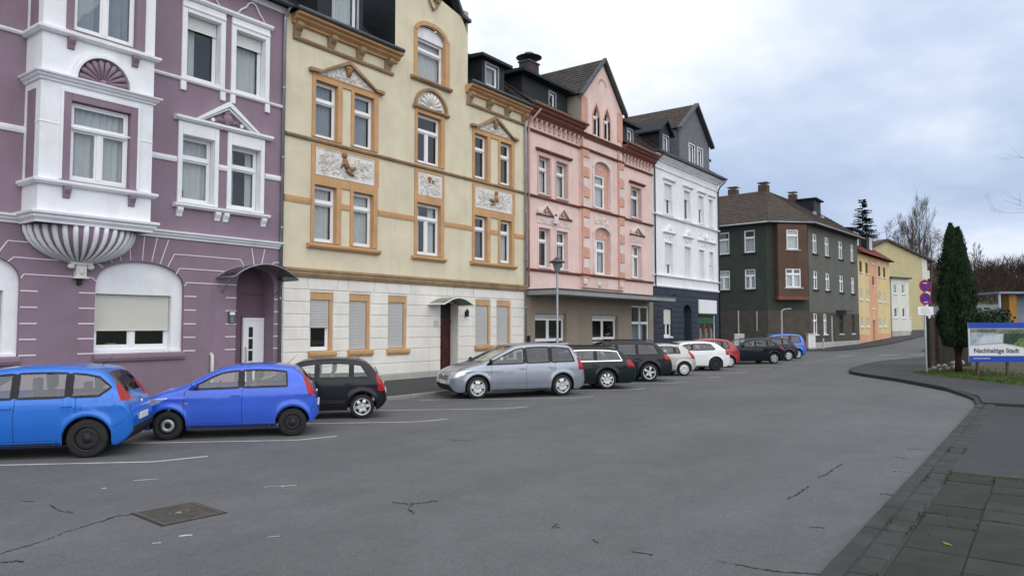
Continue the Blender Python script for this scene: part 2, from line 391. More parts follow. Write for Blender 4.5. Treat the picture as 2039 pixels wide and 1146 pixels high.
# ================================================================== the row of houses
SHIFT = {}
_link = link
def link(o, parent=None):
    _link(o, parent)
    if parent is not None and parent.name in SHIFT: o.location = -SHIFT[parent.name]
    return o
def house(name, x0, label):
    h = empty(name, (x0, 0, 0), 0, label, 'house'); SHIFT[h.name] = Vector((x0, 0, 0)); return h
def strip(mb, pts, w=0.024, y0=-0.012, y1=0.02):
    for a, b in zip(pts[:-1], pts[1:]):
        dx, dz = b[0]-a[0], b[1]-a[1]; L = math.hypot(dx, dz); nx, nz = -dz/L*w/2, dx/L*w/2
        mb.pxz([(a[0]-nx, a[1]-nz), (b[0]-nx, b[1]-nz), (b[0]+nx, b[1]+nz), (a[0]+nx, a[1]+nz)], y0, y1)
    return mb
def sides(parent, x0, x1, z1, depth, m, z0=-0.4):
    mb = MB(); mb.quad((x0, 0, z0), (x0, 0, z1), (x0, depth, z1), (x0, depth, z0))
    mb.quad((x1, 0, z0), (x1, depth, z0), (x1, depth, z1), (x1, 0, z1)); mb.quad((x0, depth, z0), (x0, depth, z1), (x1, depth, z1), (x1, depth, z0))
    mb.build('side_wall', m, parent)
    MB().box(x0+0.05, x1-0.05, 1.3, 1.4, z0, z1-0.05).build('dim_backing', 'room', parent)  # added dark panel close behind the front, keeps the rooms dim
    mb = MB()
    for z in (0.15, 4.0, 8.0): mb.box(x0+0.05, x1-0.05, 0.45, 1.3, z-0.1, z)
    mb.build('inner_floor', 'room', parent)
def cornice_prof(z0, z1, p):
    h = z1-z0; return [(0.0, z0), (-p*0.25, z0), (-p*0.3, z0+h*0.2), (-p*0.62, z0+h*0.45), (-p*0.66, z0+h*0.62), (-p*0.95, z0+h*0.75), (-p, z0+h*0.95), (-p*0.9, z1), (0.0, z1)]
def ledge(p, z0, z1): return [(0.0, z0), (-p*0.6, z0), (-p, z0+(z1-z0)*0.45), (-p, z1-0.01), (0.0, z1+0.02)]
def console(mb, x, w, z0, z1, p):
    mb.mold(x-w/2, x+w/2, [(0, z0), (-p*0.35, z0+0.02), (-p*0.5, z0+(z1-z0)*0.35), (-p*0.75, z0+(z1-z0)*0.5), (-p, z0+(z1-z0)*0.72), (-p, z1), (0, z1)])
def downpipe(parent, x, z0, z1, m='zinc', y=-0.09, top=None):
    mb = MB(); path = [(x, y, z0), (x, y, z1)]
    if top: path += top
    mb.tube(path, 0.05, 10)
    for k in range(int((z1-z0)/2.2)+1): mb.lathe([(0.062, -0.03), (0.062, 0.03)], (x, y, z0+0.6+k*2.2), 10)
    return mb.build('downpipe', m, parent, smooth=True)
def swirls(parent, x0, x1, z0, z1, y, n, m='relief', sz=0.11, tri=None):
    """raised plaster scrollwork filling a panel"""
    mb = MB(); k = 0; tries = 0
    while k < n and tries < n*20:
        tries += 1; cx, cz = random.uniform(x0+sz, x1-sz), random.uniform(z0+sz*0.7, z1-sz*0.7)
        if tri and not tri(cx, cz): continue
        k += 1; a0 = random.random()*6.28; r0 = sz*random.uniform(0.6, 1.1); d = random.choice((-1, 1))
        mb.tube([(cx+r0*(1-i/9.0)*math.cos(a0+d*i*0.62), y, cz+r0*(1-i/9.0)*math.sin(a0+d*i*0.62)) for i in range(9)], [0.012+0.016*i/9 for i in range(9)], 5)
    return tag(mb.build('scrollwork', m, parent, smooth=True), kind='stuff')
def fan(parent, cx, zb, r, y, m, n=9):
    """a scallop shell of raised ribs in a half circle"""
    mb = MB()
    for i in range(n):
        a = math.pi*(i+0.5)/n; c, s = math.cos(a), math.sin(a)
        mb.tube([(cx+c*r*0.12, y, zb+s*r*0.12+0.02), (cx+c*r*0.6, y-0.02, zb+s*r*0.6+0.02), (cx+c*r*0.92, y-0.035, zb+s*r*0.92)], [r*0.03, r*0.085, r*0.125], 8)
        mb.ball((cx+c*r*0.93, y-0.03, zb+s*r*0.93), r*0.125, r*0.09, r*0.125, 8, 6)
    mb.ball((cx, y-0.02, zb+0.04), r*0.16, r*0.1, r*0.14)
    return mb.build('scallop_shell', m, parent, smooth=True)
def putto(parent, x, z, y, s, flip=1):
    mb = MB(); f = flip*s
    mb.ball((x-0.10*f, y-0.05*s, z+0.34*s), 0.085*s, 0.08*s, 0.10*s)
    mb.tube([(x-0.08*f, y-0.03*s, z+0.26*s), (x-0.06*f, y-0.04*s, z+0.10*s), (x+0.04*f, y-0.04*s, z-0.04*s)], [0.06*s, 0.085*s, 0.075*s], 8)
    mb.tube([(x+0.02*f, y-0.04*s, z-0.03*s), (x+0.20*f, y-0.05*s, z-0.02*s), (x+0.32*f, y-0.04*s, z+0.03*s)], [0.075*s, 0.06*s, 0.05*s], 8)
    mb.tube([(x+0.0*f, y-0.04*s, z-0.05*s), (x+0.14*f, y-0.05*s, z-0.16*s), (x+0.26*f, y-0.04*s, z-0.20*s)], [0.07*s, 0.05*s, 0.035*s], 8)
    mb.tube([(x-0.07*f, y-0.05*s, z+0.18*s), (x-0.18*f, y-0.05*s, z+0.06*s), (x-0.22*f, y-0.05*s, z-0.04*s)], [0.04*s, 0.032*s, 0.026*s], 7)
    return mb.build('relief_figure', 'bronze', parent, smooth=True)
def mask(parent, x, z, y, s):
    mb = MB().ball((x, y, z), 0.10*s, 0.09*s, 0.15*s, 12, 9); mb.ball((x, y-0.02, z+0.10*s), 0.15*s, 0.08*s, 0.09*s); mb.ball((x, y-0.09*s, z-0.01), 0.025*s, 0.04*s, 0.05*s)
    return mb.build('relief_mask', 'bronze', parent, smooth=True)

# ------------------------------------------------------------------ purple house with the oriel
P = house('mauve_house', 1.0, 'mauve stucco house with white oriel above a fluted corbel and arched ground floor windows')
px0, px1 = 1.0, 13.93
AR = [(8.45, 10.78), (4.47, 6.80)]
ops = [(a, b, 1.33, 3.75, 0.14) for a, b in AR]+[(12.38, 13.67, -0.3, 3.86, 0.56)]
UW = [(10.68, 11.70), (12.20, 13.20)]; LW = [(10.62, 11.58), (12.12, 13.10)]
for dx in (0.0, -7.76):
    ops += [(a+dx-0.01, b+dx+0.01, 8.99, 10.83) for a, b in UW]+[(a+dx-0.01, b+dx+0.01, 5.49, 7.36) for a, b in LW]
wall('wall', 'mauve', P, [(px0, -0.3), (px1, -0.3), (px1, 12.0), (px0, 12.0)], ops, 0.0, 0.02)
sides(P, px0, px1, 12.0, 10.0, 'mauve')
for a, b in AR:
    pts = archpts(a, b, 3.02, 0.71, 20, 2.6)
    spandrel(P, 'mauve', pts, 3.75, 0.0, 0.135)
    wall('arch_panel', 'white', P, [(a, 1.33), (b, 1.33), (b, 3.75), (a, 3.75)], [(a+0.06, b-0.30, 1.42, 2.86, 0.16)], 0.12)
    w = window(P, a+0.06, b-0.30, 1.42, 2.86, 'M', 0.14, 0.12, 0.07, cur='none', sh=0.64, shm='shutter_c')
    MB().mold(a-0.02, b+0.02, ledge(0.10, 1.14, 1.33)).build('sill', 'mauve', P, bevel=0.012)
    mb = MB()
    for z in (1.42, ): mb.box(b-0.34, b-0.02, 0.05, 0.13, 1.335, 1.40)
    mb.build('inner_sill', 'white', P)
MB().box(8.95, 9.20, 0.42, 0.62, 1.45, 1.60).build('window_box', mat('ochre_box', (0.45, 0.30, 0.12)), P, bevel=0.02)
# white painted joints
def joint(pts, w=0.024): strip(MB_ := MB(), pts, w); MB_.build('painted_joint', 'joint', P)
for z in (2.86, 2.48, 2.10, 1.73, 1.36):
    for a, b in ((6.80, 7.16), (8.07, 8.45), (10.78, 11.13), (12.04, 12.38), (13.67, 13.83), (4.10, 4.47)): joint([(a, z), (b, z)], 0.03)
for pts in ([(6.80, 3.15), (6.86, 3.25), (8.38, 3.24), (8.45, 3.16)], [(10.78, 3.14), (10.84, 3.24), (12.38, 3.24)],
            [(10.29, 3.64), (10.47, 4.0), (12.49, 4.0), (12.64, 3.76)], [(10.53, 3.45), (10.62, 3.62), (12.30, 3.62), (12.40, 3.5)],
            [(6.34, 3.72), (6.51, 4.0), (7.45, 4.0)], [(6.53, 3.52), (6.64, 3.63), (7.60, 3.62)], [(13.58, 3.92), (13.66, 4.0), (13.9, 4.0)],
            [(12.95, 3.87), (12.86, 4.37)], [(13.20, 3.87), (13.31, 4.37)], [(8.62, 3.52), (8.45, 3.62)], [(8.84, 3.66), (8.74, 3.80)], [(9.06, 3.72), (8.99, 3.95)],
            [(9.30, 3.75), (9.26, 4.15)], [(9.60, 3.76), (9.64, 4.40)], [(9.85, 3.75), (9.98, 4.40)], [(10.08, 3.70), (10.30, 4.38)]): joint(pts)
# entrance niche
pts = archpts(12.38, 13.67, 3.20, 0.64, 16)
spandrel(P, 'mauve', pts, 3.86, 0.0, 0.55, 'niche_head')
mb = MB(); mb.box(12.38, 13.67, 0.54, 0.62, 2.30, 3.86); mb.box(12.38, 12.90, 0.54, 0.62, -0.3, 2.30); mb.box(12.9, 13.67, 0.50, 0.54, 2.30, 2.36); mb.box(12.9, 13.67, 0.50, 0.54, 3.0, 3.05)
mb.build('door_panel', mat('dark_mauve_panel', (0.16, 0.095, 0.13), 0.6), P)
d = MB().box(12.92, 13.66, 0.46, 0.54, 0.1, 2.29).ring(13.0, 13.58, 0.2, 2.21, (0.07, 0.07, 0.07, 0.09), 0.445, 0.47).build('door', 'pvc', P, bevel=0.008)
for k in range(4): MB().box(13.12, 13.26, 0.452, 0.462, 0.62+k*0.36, 0.93+k*0.36).build('door_light', 'black', d)
MB().tube([(12.99, 0.42, 0.7), (12.99, 0.38, 0.74), (12.99, 0.38, 1.36), (12.99, 0.42, 1.40)], 0.018, 8).build('door_handle', 'steel', d, smooth=True)
MB().mold(12.40, 13.65, ledge(0.1, 0.0, 0.12)).build('door_step', 'concrete', P)
mb = MB(); n = 14; cpts = []
for i in range(n+1):
    t = i/n; x = 11.72+2.12*t; z = 3.42+0.40*math.sin(math.pi*t)**0.8; cpts.append((x, z))
for i in range(n): mb.pxz([cpts[i], cpts[i+1], (cpts[i+1][0], cpts[i+1][1]+0.015), (cpts[i][0], cpts[i][1]+0.015)], -0.95, -0.02)
can = mb.build('door_canopy', 'polycarb', P)
mb = MB()
for y in (-0.96, -0.03): mb.tube([(x, y, z+0.01) for x, z in cpts], 0.018, 6)
mb.tube([(11.72, -0.96, 3.42), (11.72, -0.03, 3.42)], 0.02, 6); mb.tube([(13.84, -0.96, 3.42), (13.84, -0.03, 3.42)], 0.02, 6)
for x in (11.9, 13.7): mb.tube([(x, -0.03, 3.0), (x, -0.5, 3.44)], 0.014, 6)
mb.build('canopy_frame', 'zinc', can, smooth=True)
ic = MB().box(12.12, 12.34, -0.05, -0.004, 2.12, 2.48).build('intercom', 'zinc_dark', P, bevel=0.01)
MB().box(12.15, 12.31, -0.058, -0.045, 2.36, 2.45).build('name_plate', 'pvc', ic)
mb = MB()
for k in range(4): mb.box(12.17, 12.29, -0.056, -0.048, 2.15+k*0.045, 2.175+k*0.045)
mb.build('bell_buttons', 'steel', ic)
MB().tube([(11.62, -0.06, 0.1), (11.62, -0.06, 1.20), (11.62, 0.02, 1.26)], 0.05, 10).build('vent_pipe', 'shutter_c', P, smooth=True)
# storey bands, windows
b = MB(); b.mold(px0, px1, cornice_prof(4.42, 4.62, 0.16)); b.build('cornice', 'white', P)
for u, v in ((px0, 2.7), (3.96, 4.24), (5.5, 6.76), (9.36, 10.46), (11.72, 12.0), (13.26, px1-0.07)): MB().mold(u, v, ledge(0.05, 6.54, 6.68)).build('string_course', 'white', P)
for u, v in ((px0, 6.76), (9.36, px1)): MB().mold(u, v, ledge(0.08, 8.84, 8.93)).build('sill_course', 'white', P)
MB().mold(px0, px1, cornice_prof(11.88, 12.05, 0.12)).build('eaves_cornice', 'white', P)
for dx in (0.0, -7.76):
    for i, (a, b) in enumerate(UW):
        a += dx; b += dx
        w = window(P, a, b, 9.0, 10.82, 'O', 0.22, cur='side' if i == 0 else 'net', sh=0.20, shm='shutter_w')
        mb = MB().ring(a, b, 9.0, 10.82, (0.15, 0.15, 0.34, 0.08), -0.05, 0.22); mb.mold(a-0.15, b+0.15, [(-0.05, 10.92), (-0.08, 10.95), (-0.08, 11.0), (-0.05, 11.02)])
        mb.build('surround', 'white', w, bevel=0.012)
        for x in (a-0.09, b+0.09): MB().box(x-0.08, x+0.08, -0.07, 0.0, 8.58, 8.83).build('sill_bracket', 'white', P, bevel=0.01)
        c = MB(); c.tube([(a+0.02, -0.03, 11.32), (a+0.16, -0.03, 11.50), (a+0.30, -0.03, 11.60), (a+0.40, -0.03, 11.76), (a+0.52, -0.03, 11.82), (a+0.64, -0.03, 11.76), (a+0.76, -0.03, 11.56), (a+0.96, -0.03, 11.34)], 0.028, 6); c.build('window_crest', 'joint', P, smooth=True)
    MB().mold(10.46+dx, 13.42+dx, ledge(0.14, 11.17, 11.30)).build('window_cornice', 'white', P)
    for i, (a, b) in enumerate(LW):
        a += dx; b += dx
        w = window(P, a, b, 5.5, 7.35, 'T', 0.20, cur='net' if i == 0 else 'sides', tr=0.33)
        MB().ring(a, b, 5.5, 7.35, (0.13, 0.13, 0.36, 0.06), -0.05, 0.20).build('surround', 'white', w, bevel=0.012)
        MB().box(a+0.1, a+0.22, 0.30, 0.42, 5.56, 5.74).ball((a+0.16, 0.36, 5.80), 0.09).build('pot_plant', mat('dark_leaf', (0.03, 0.05, 0.03)), w)
    mb = MB(); mb.mold(10.38+dx, 13.40+dx, ledge(0.16, 5.30, 5.42)); mb.build('sill', 'white', P)
    for x in (10.56, 11.70, 11.96, 13.22): console(MB_ := MB(), x+dx, 0.16, 5.04, 5.30, 0.12); MB_.build('sill_bracket', 'white', P)
    mb = MB(); mb.mold(10.36+dx, 13.46+dx, ledge(0.17, 7.72, 7.85))
    mb.pxz([(10.95+dx, 7.85), (11.06+dx, 7.85), (11.96+dx, 8.42), (12.85+dx, 7.85), (12.97+dx, 7.85), (11.96+dx, 8.57)], -0.16, 0.0)
    mb.pxz([(11.10+dx, 7.86), (11.17+dx, 7.86), (11.96+dx, 8.33), (12.75+dx, 7.86), (12.82+dx, 7.86), (11.96+dx, 8.40)], -0.10, 0.0)
    mb.build('pediment', 'white', P)
    mb = MB(); mb.ball((11.96+dx, -0.04, 8.06), 0.17, 0.10, 0.17); mb.ball((11.96+dx, -0.04, 8.22), 0.12, 0.08, 0.07)
    for sx in (-1, 1): mb.tube([(11.96+dx+sx*0.14, -0.04, 7.98), (11.96+dx+sx*0.30, -0.04, 8.02), (11.96+dx+sx*0.40, -0.04, 7.93)], [0.06, 0.05, 0.03], 7)
    mb.build('pediment_ornament', 'mauve', P, smooth=True)
    mb = MB()
    for sx in (-1, 1): mb.ball((11.96+dx+sx*0.46, -0.04, 7.95), 0.07, 0.05, 0.06)
    mb.build('pediment_scroll', 'white', P, smooth=True)
# oriel
OX0, OX1, OY = 6.76, 9.34, -0.88
bops = [(7.395, 8.795, 5.425, 7.335, 0.02), (7.395, 8.875, 9.005, 11.015, 0.02)]
O = wall('oriel', 'white', P, [(OX0, 4.60), (OX1, 4.60), (OX1, 12.4), (OX0, 12.4)], bops, OY)
mb = MB(); mb.quad((OX0, OY, 4.6), (OX0, OY, 12.4), (OX0, 0.02, 12.4), (OX0, 0.02, 4.6)); mb.quad((OX1, OY, 4.6), (OX1, 0.02, 4.6), (OX1, 0.02, 12.4), (OX1, OY, 12.4)); mb.quad((OX0, OY, 4.6), (OX0, 0, 4.6), (OX1, 0, 4.6), (OX1, OY, 4.6))
mb.build('oriel_side', 'white', O)
mb = MB()
for z0, z1 in ((5.44, 7.5), (9.0, 11.4)):
    mb.box(OX0-0.012, OX0+0.01, -0.62, -0.18, z0, z1)
mb.build('side_recess', 'mauve', O)
def wrap(name, prof, m='white'):
    """a moulding that runs round the three sides of the oriel"""
    mb = MB(); n = len(prof); p = [(OX0, 0.0, -1, 0), (OX0, OY, -1, -1), (OX1, OY, 1, -1), (OX1, 0.0, 1, 0)]; vs = []
    for (x, y, sx, sy) in p: vs += [(x-sx*q[0], y-sy*q[0], q[1]) for q in prof]
    fs = [tuple(k*n+i for i in range(n)) for k in (0, 3)]
    for k in range(3): fs += [(k*n+i, k*n+(i+1) % n, (k+1)*n+(i+1) % n, (k+1)*n+i) for i in range(n)]
    return mb.add(vs, fs).build(name, m, O)
wrap('oriel_foot_cornice', cornice_prof(4.40, 4.66, 0.17)); wrap('oriel_sill', ledge(0.13, 5.28, 5.40))
wrap('oriel_cornice', cornice_prof(7.68, 7.86, 0.17)); wrap('oriel_upper_sill', ledge(0.13, 8.80, 8.92))
wrap('oriel_band', ledge(0.012, 6.70, 6.72), 'white')
mb = MB().ring(7.41, 8.78, 5.44, 7.32, (0.17, 0.17, 0.17, 0.03), OY-0.03, OY+0.16); mb.build('oriel_surround', 'mauve', O, bevel=0.01)
MB().ring(7.41, 8.86, 9.02, 11.0, (0.17, 0.22, 0.17, 0.03), OY-0.03, OY+0.16).build('oriel_surround', 'mauve', O, bevel=0.01)
MB().ring(7.24, 8.95, 5.44, 7.49, (0.06, 0.06, 0.08, 0.0), OY-0.045, OY).build('oriel_outer_frame', 'white', O, bevel=0.01)
window(P, 7.42, 8.77, 5.45, 7.31, 'X', 0.10, OY, 0.06, cur='net', tr=0.32)
window(P, 7.42, 8.85, 9.03, 10.99, 'M', 0.10, OY, 0.06, cur='blue')
for zz in (5.28, 8.80):
    for x in (7.35, 8.84): console(MB_ := MB(), x, 0.15, zz-0.28, zz, 0.13); o = MB_.build('oriel_bracket', 'mauve', O); o.location.y = OY
pts = archpts(7.48, 8.70, 7.86, 0.62, 20)
mb = archband(MB(), pts, 0.13, OY-0.09, OY+0.0); archband(mb, pts, 0.06, OY-0.13, OY-0.08); mb.build('lunette_arch', 'white', O)
mb = MB(); mb.add([(p[0], OY-0.008, p[1]) for p in pts], [tuple(range(len(pts)))[::-1]]); mb.build('lunette', 'mauve', O)
fan(O, 8.09, 7.87, 0.55, OY-0.03, 'mauve', 10)
# fluted corbel under the oriel: a half bowl with white ribs
cxx = 8.05; prof = [(1.0, 4.40), (0.985, 4.26), (0.93, 4.10), (0.82, 3.94), (0.66, 3.80), (0.47, 3.69), (0.27, 3.62), (0.13, 3.59), (0.10, 3.55)]
MB().lathe([(r, z) for r, z in prof], (cxx, 0.0, 0.0), 28, 'z', 1.24, 0.90, math.pi, 2*math.pi).build('corbel', 'mauve', O, smooth=True)
for i in range(17):
    a = math.pi+math.pi*(i+0.5)/17; c_, s_ = math.cos(a), math.sin(a)
    MB().tube([(cxx+c_*1.24*r*1.0, s_*0.90*r, z) for r, z in prof[:-1]], [0.058, 0.062, 0.058, 0.052, 0.044, 0.034, 0.024, 0.016], 8).build('corbel_rib', 'white', O, smooth=True)
mb = MB(); mb.box(7.93, 8.17, -0.16, 0, 3.24, 3.55); mb.box(7.80, 8.30, -0.20, 0, 3.53, 3.60); mb.ball((7.83, -0.12, 3.49), 0.09, 0.08, 0.07); mb.ball((8.27, -0.12, 3.49), 0.09, 0.08, 0.07); mb.ball((8.05, -0.17, 3.38), 0.06, 0.04, 0.09); mb.box(7.88, 8.22, -0.18, 0, 3.20, 3.25)
mb.build('corbel_console', 'relief', O, bevel=0.01)
MB().box(8.0, 8.10, -0.08, 0, 3.05, 3.18).build('wall_lamp', 'black', O, bevel=0.01)
# roof (mostly above the picture)
mb = MB(); mb.add([(px0, -0.25, 12.05), (px1, -0.25, 12.05), (px1, 1.2, 14.6), (px0, 1.2, 14.6), (px0, 5, 16.6), (px1, 5, 16.6), (px0, 10, 12.0), (px1, 10, 12.0)], [(0, 1, 2, 3), (3, 2, 5, 4), (4, 5, 7, 6), (1, 7, 5, 2), (0, 3, 4, 6)]); mb.build('roof', 'slate', P)
mb = MB(); mb.tube([(px0, -0.32, 12.10), (px1+0.02, -0.32, 12.08)], 0.075, 10); mb.build('gutter', 'zinc_dark', P, smooth=True)
downpipe(P, 13.86, 0.1, 11.75, 'zinc', -0.07, [(13.88, -0.2, 11.95), (13.88, -0.30, 12.05)])

# ------------------------------------------------------------------ straw yellow house
Yh = house('straw_yellow_house', 13.97, 'straw yellow house with ochre window frames and white relief panels with brown figures')
yx0, yx1 = 13.97, 27.02
pairs = [((15.12, 16.04), (16.77, 17.69)), ((23.34, 24.20), (25.10, 25.94))]
ops = []
for pr_ in pairs:
    for a, b in pr_: ops += [(a-0.01, b+0.01, 8.24, 10.12), (a-0.01, b+0.01, 4.79, 6.66)]
cen = (19.91, 21.24)
ops += [(cen[0]-0.01, cen[1]+0.01, 8.27, 10.18), (cen[0]-0.01, cen[1]+0.01, 4.75, 6.73), (19.86, 21.46, 11.57, 13.76)]
GW = [(15.02, 15.97), (16.65, 17.61), (18.46, 19.42), (23.42, 24.45), (24.86, 25.90)]
gops = [(a, b, 1.22, 3.14, 0.20) for a, b in GW]+[(21.27, 22.32, -0.3, 2.95, 0.42)]
wall('ground_wall', 'cream', Yh, [(yx0, -0.3), (yx1, -0.3), (yx1, 3.62), (yx0, 3.62)], gops, 0.0)
wall('wall', 'straw', Yh, [(yx0, 3.62), (yx1, 3.62), (yx1, 12.0), (yx0, 12.0)], [o for o in ops if o[3] < 11]+[(19.85, 21.47, 11.56, 12.0, 0.0003)], 0.0, 0.02)
gp_ = [(18.72, 12.0), (22.90, 12.0), (22.90, 14.70), (22.50, 14.78), (20.81, 17.4), (19.12, 14.78), (18.72, 14.70)]
wall('gable', 'straw', Yh, gp_, [(19.85, 21.47, 12.0, 13.76, 0.0003)], 0.0, 0.06)
MB().quad((18.72, 0, 12.0), (18.72, 0, 14.7), (18.72, 3.0, 14.7), (18.72, 3.0, 12.0)).build('gable_side', 'slate', Yh); MB().quad((22.9, 0, 12.0), (22.9, 3.0, 12.0), (22.9, 3.0, 14.7), (22.9, 0, 14.7)).build('gable_side', 'straw', Yh)
sides(Yh, yx0, yx1, 12.0, 10.0, 'straw')
mb = MB()
for s, X in ((1, 22.9), (-1, 18.72)):
    mb.pxz([(X+s*0.10, 14.68), (X+s*0.10, 14.80), (X-s*0.36, 14.90), (20.81, 17.55), (20.81, 17.40), (X-s*0.42, 14.76)], -0.12, 0.25)
mb.build('gable_coping', 'zinc_dark', Yh)
MB().box(22.66, 22.92, -0.02, 0.22, 14.8, 15.12).build('gable_finial', 'zinc', Yh, bevel=0.02)
mb = MB(); mb.add([(18.72, 0.2, 14.75), (20.81, 0.2, 17.45), (22.9, 0.2, 14.75), (18.72, 6, 14.75), (20.81, 6, 17.45), (22.9, 6, 14.75)], [(0, 3, 4, 1), (1, 4, 5, 2), (3, 5, 4)]); mb.build('gable_roof', 'slate', Yh)
putto(Yh, 20.78, 14.95, -0.06, 0.9); mb = MB(); mb.tube([(20.42, -0.07, 14.9), (20.56, -0.07, 14.62), (20.70, -0.07, 14.42), (20.9, -0.07, 14.6), (21.15, -0.07, 14.95)], 0.04, 7); mb.build('gable_garland', 'bronze', Yh, smooth=True)
# ochre frames
for i, pr_ in enumerate(pairs):
    X0, X1 = pr_[0][0]-0.13, pr_[1][1]+0.24
    (a, b), (c, d) = pr_
    mb = MB()
    for z0, z1, zt in ((8.24, 10.12, 10.30), (4.79, 6.66, 6.98)):
        for (u, v) in pr_: mb.ring(u, v, z0, z1, (0.13, 0.20, zt-z1, 0.02), -0.05, 0.15)
        mb.box(b+0.20, c-0.13, -0.048, 0.0, z1+0.02, zt)
    mb.box(X0-0.002, X0+0.14, -0.048, 0, 6.98, 7.98); mb.box(X1-0.22, X1, -0.048, 0, 6.98, 7.98); mb.box(X0+0.14, X1-0.22, -0.048, 0, 7.92, 8.02)
    mb.box(b+0.20, c-0.13, -0.03, 0.0, 5.97, 6.17)
    mb.build('window_surround', 'ochre', Yh, bevel=0.012)
    MB().mold(X0-0.14, X1+0.06, ledge(0.16, 4.56, 4.72)).build('sill', 'ochre', Yh, bevel=0.01)
    px_ = (X0+0.15, X1-0.23)
    pn = MB().box(px_[0], px_[1], -0.035, 0.0, 6.99, 7.91).ring(px_[0]+0.03, px_[1]-0.03, 7.02, 7.88, (0.03,)*4, -0.055, -0.03).build('relief_panel', 'relief', Yh)
    swirls(pn, px_[0]+0.08, px_[1]-0.08, 7.08, 7.84, -0.045, 150 if i == 0 else 130, sz=0.10)
    putto(pn, (px_[0]+px_[1])/2, 7.42, -0.05, 1.15 if i == 0 else 1.0, 1 if i == 0 else -1)
    # pediment
    xm, za = (X0+X1)/2, 11.08
    mb = MB(); mb.pxz([(X0-0.16, 10.34), (X0-0.16, 10.45), (X0+0.28, 10.47), (xm, za+0.04), (X1-0.28, 10.47), (X1+0.16, 10.45), (X1+0.16, 10.34), (X1-0.2, 10.36), (xm, za-0.10), (X0+0.2, 10.36)][0:10], -0.17, 0.0)
    mb.build('pediment', 'ochre_dirty', Yh)
    MB().mold(X0-0.02, X1+0.02, ledge(0.07, 10.28, 10.345)).build('pediment_base', 'ochre', Yh)
    tri = lambda x, z, xm=xm, X0=X0, X1=X1: z < 10.36+(0.66)*(1-abs(x-xm)/((X1-X0)/2-0.12))-0.09
    MB().pxz([(X0+0.2, 10.37), (X1-0.2, 10.37), (xm, za-0.11)], -0.03, 0.0).build('tympanum', 'relief', Yh)
    swirls(Yh, X0+0.25, X1-0.25, 10.38, za-0.1, -0.045, 70, sz=0.075, tri=tri)
    mask(Yh, xm, 10.72, -0.08, 1.15)
    for j, (u, v) in enumerate(pr_):
        window(Yh, u, v, 8.25, 10.11, 'T', 0.13, cur=('blue', 'blue', 'side', 'none')[2*i+j], tr=0.33)
        window(Yh, u, v, 4.80, 6.65, 'T', 0.13, cur=('net', 'net', 'dark', 'low')[2*i+j], tr=0.29)
a, b = cen
mb = MB(); mb.ring(a, b, 8.27, 10.18, (0.13, 0.22, 0.14, 0.02), -0.05, 0.15); mb.ring(a, b, 4.75, 6.73, (0.13, 0.20, 0.30, 0.02), -0.05, 0.15)
mb.box(a-0.13, a+0.04, -0.048, 0, 7.03, 8.0); mb.box(b+0.08, b+0.20, -0.048, 0, 7.03, 8.0); mb.box(a+0.04, b+0.08, -0.048, 0, 7.92, 8.02); mb.build('window_surround', 'ochre', Yh, bevel=0.012)
MB().mold(a-0.28, b+0.28, ledge(0.15, 4.54, 4.68)).build('sill', 'ochre', Yh, bevel=0.01)
pn = MB().box(a+0.05, b+0.07, -0.035, 0, 7.04, 7.91).build('relief_panel', 'relief', Yh)
swirls(pn, a+0.10, b+0.02, 7.1, 7.85, -0.045, 60, sz=0.12); mask(pn, (a+b)/2-0.02, 7.66, -0.06, 0.7); mask(pn, (a+b)/2+0.18, 7.60, -0.05, 0.45)
window(Yh, a, b, 8.28, 10.17, 'X', 0.13, cur='none', tr=0.33); window(Yh, a, b, 4.76, 6.72, 'X', 0.13, cur='sides', tr=0.29)
pts = archpts(a-0.10, b+0.22, 10.42, 0.72, 18)
mb = archband(MB(), pts, 0.10, -0.14, 0.0); mb.mold(a-0.26, b+0.42, ledge(0.15, 10.32, 10.44)); mb.build('window_arch', 'ochre_dirty', Yh)
MB().add([(p[0], -0.012, p[1]) for p in pts], [tuple(range(len(pts)))[::-1]]).build('lunette', 'relief', Yh)
fan(Yh, (a+b)/2+0.06, 10.44, 0.60, -0.03, 'relief', 9)
# gable window
ga, gb = 19.86, 21.46
mb = MB(); mb.ring(ga, gb, 11.57, 13.42, (0.16, 0.26, 0.0, 0.03), -0.06, 0.24); gpts = archpts(ga, gb, 13.35, 0.36, 14)
archband(mb, gpts, 0.17, -0.08, 0.0); mb.build('window_surround', 'ochre', Yh, bevel=0.012)
spandrel(Yh, 'straw', gpts, 13.76, 0.0, 0.05)
MB().pxz([(ga, 13.18)]+[(p[0], p[1]-0.02) for p in gpts]+[(gb, 13.18)], 0.10, 0.16).build('window_head', 'white', Yh)
window(Yh, ga+0.004, gb-0.004, 11.575, 13.19, 'T', 0.18, 0.0, cur='net', tr=0.28)
MB().mold(ga-0.34, gb+0.34, ledge(0.17, 11.40, 11.54)).build('sill', 'ochre_dirty', Yh, bevel=0.01)
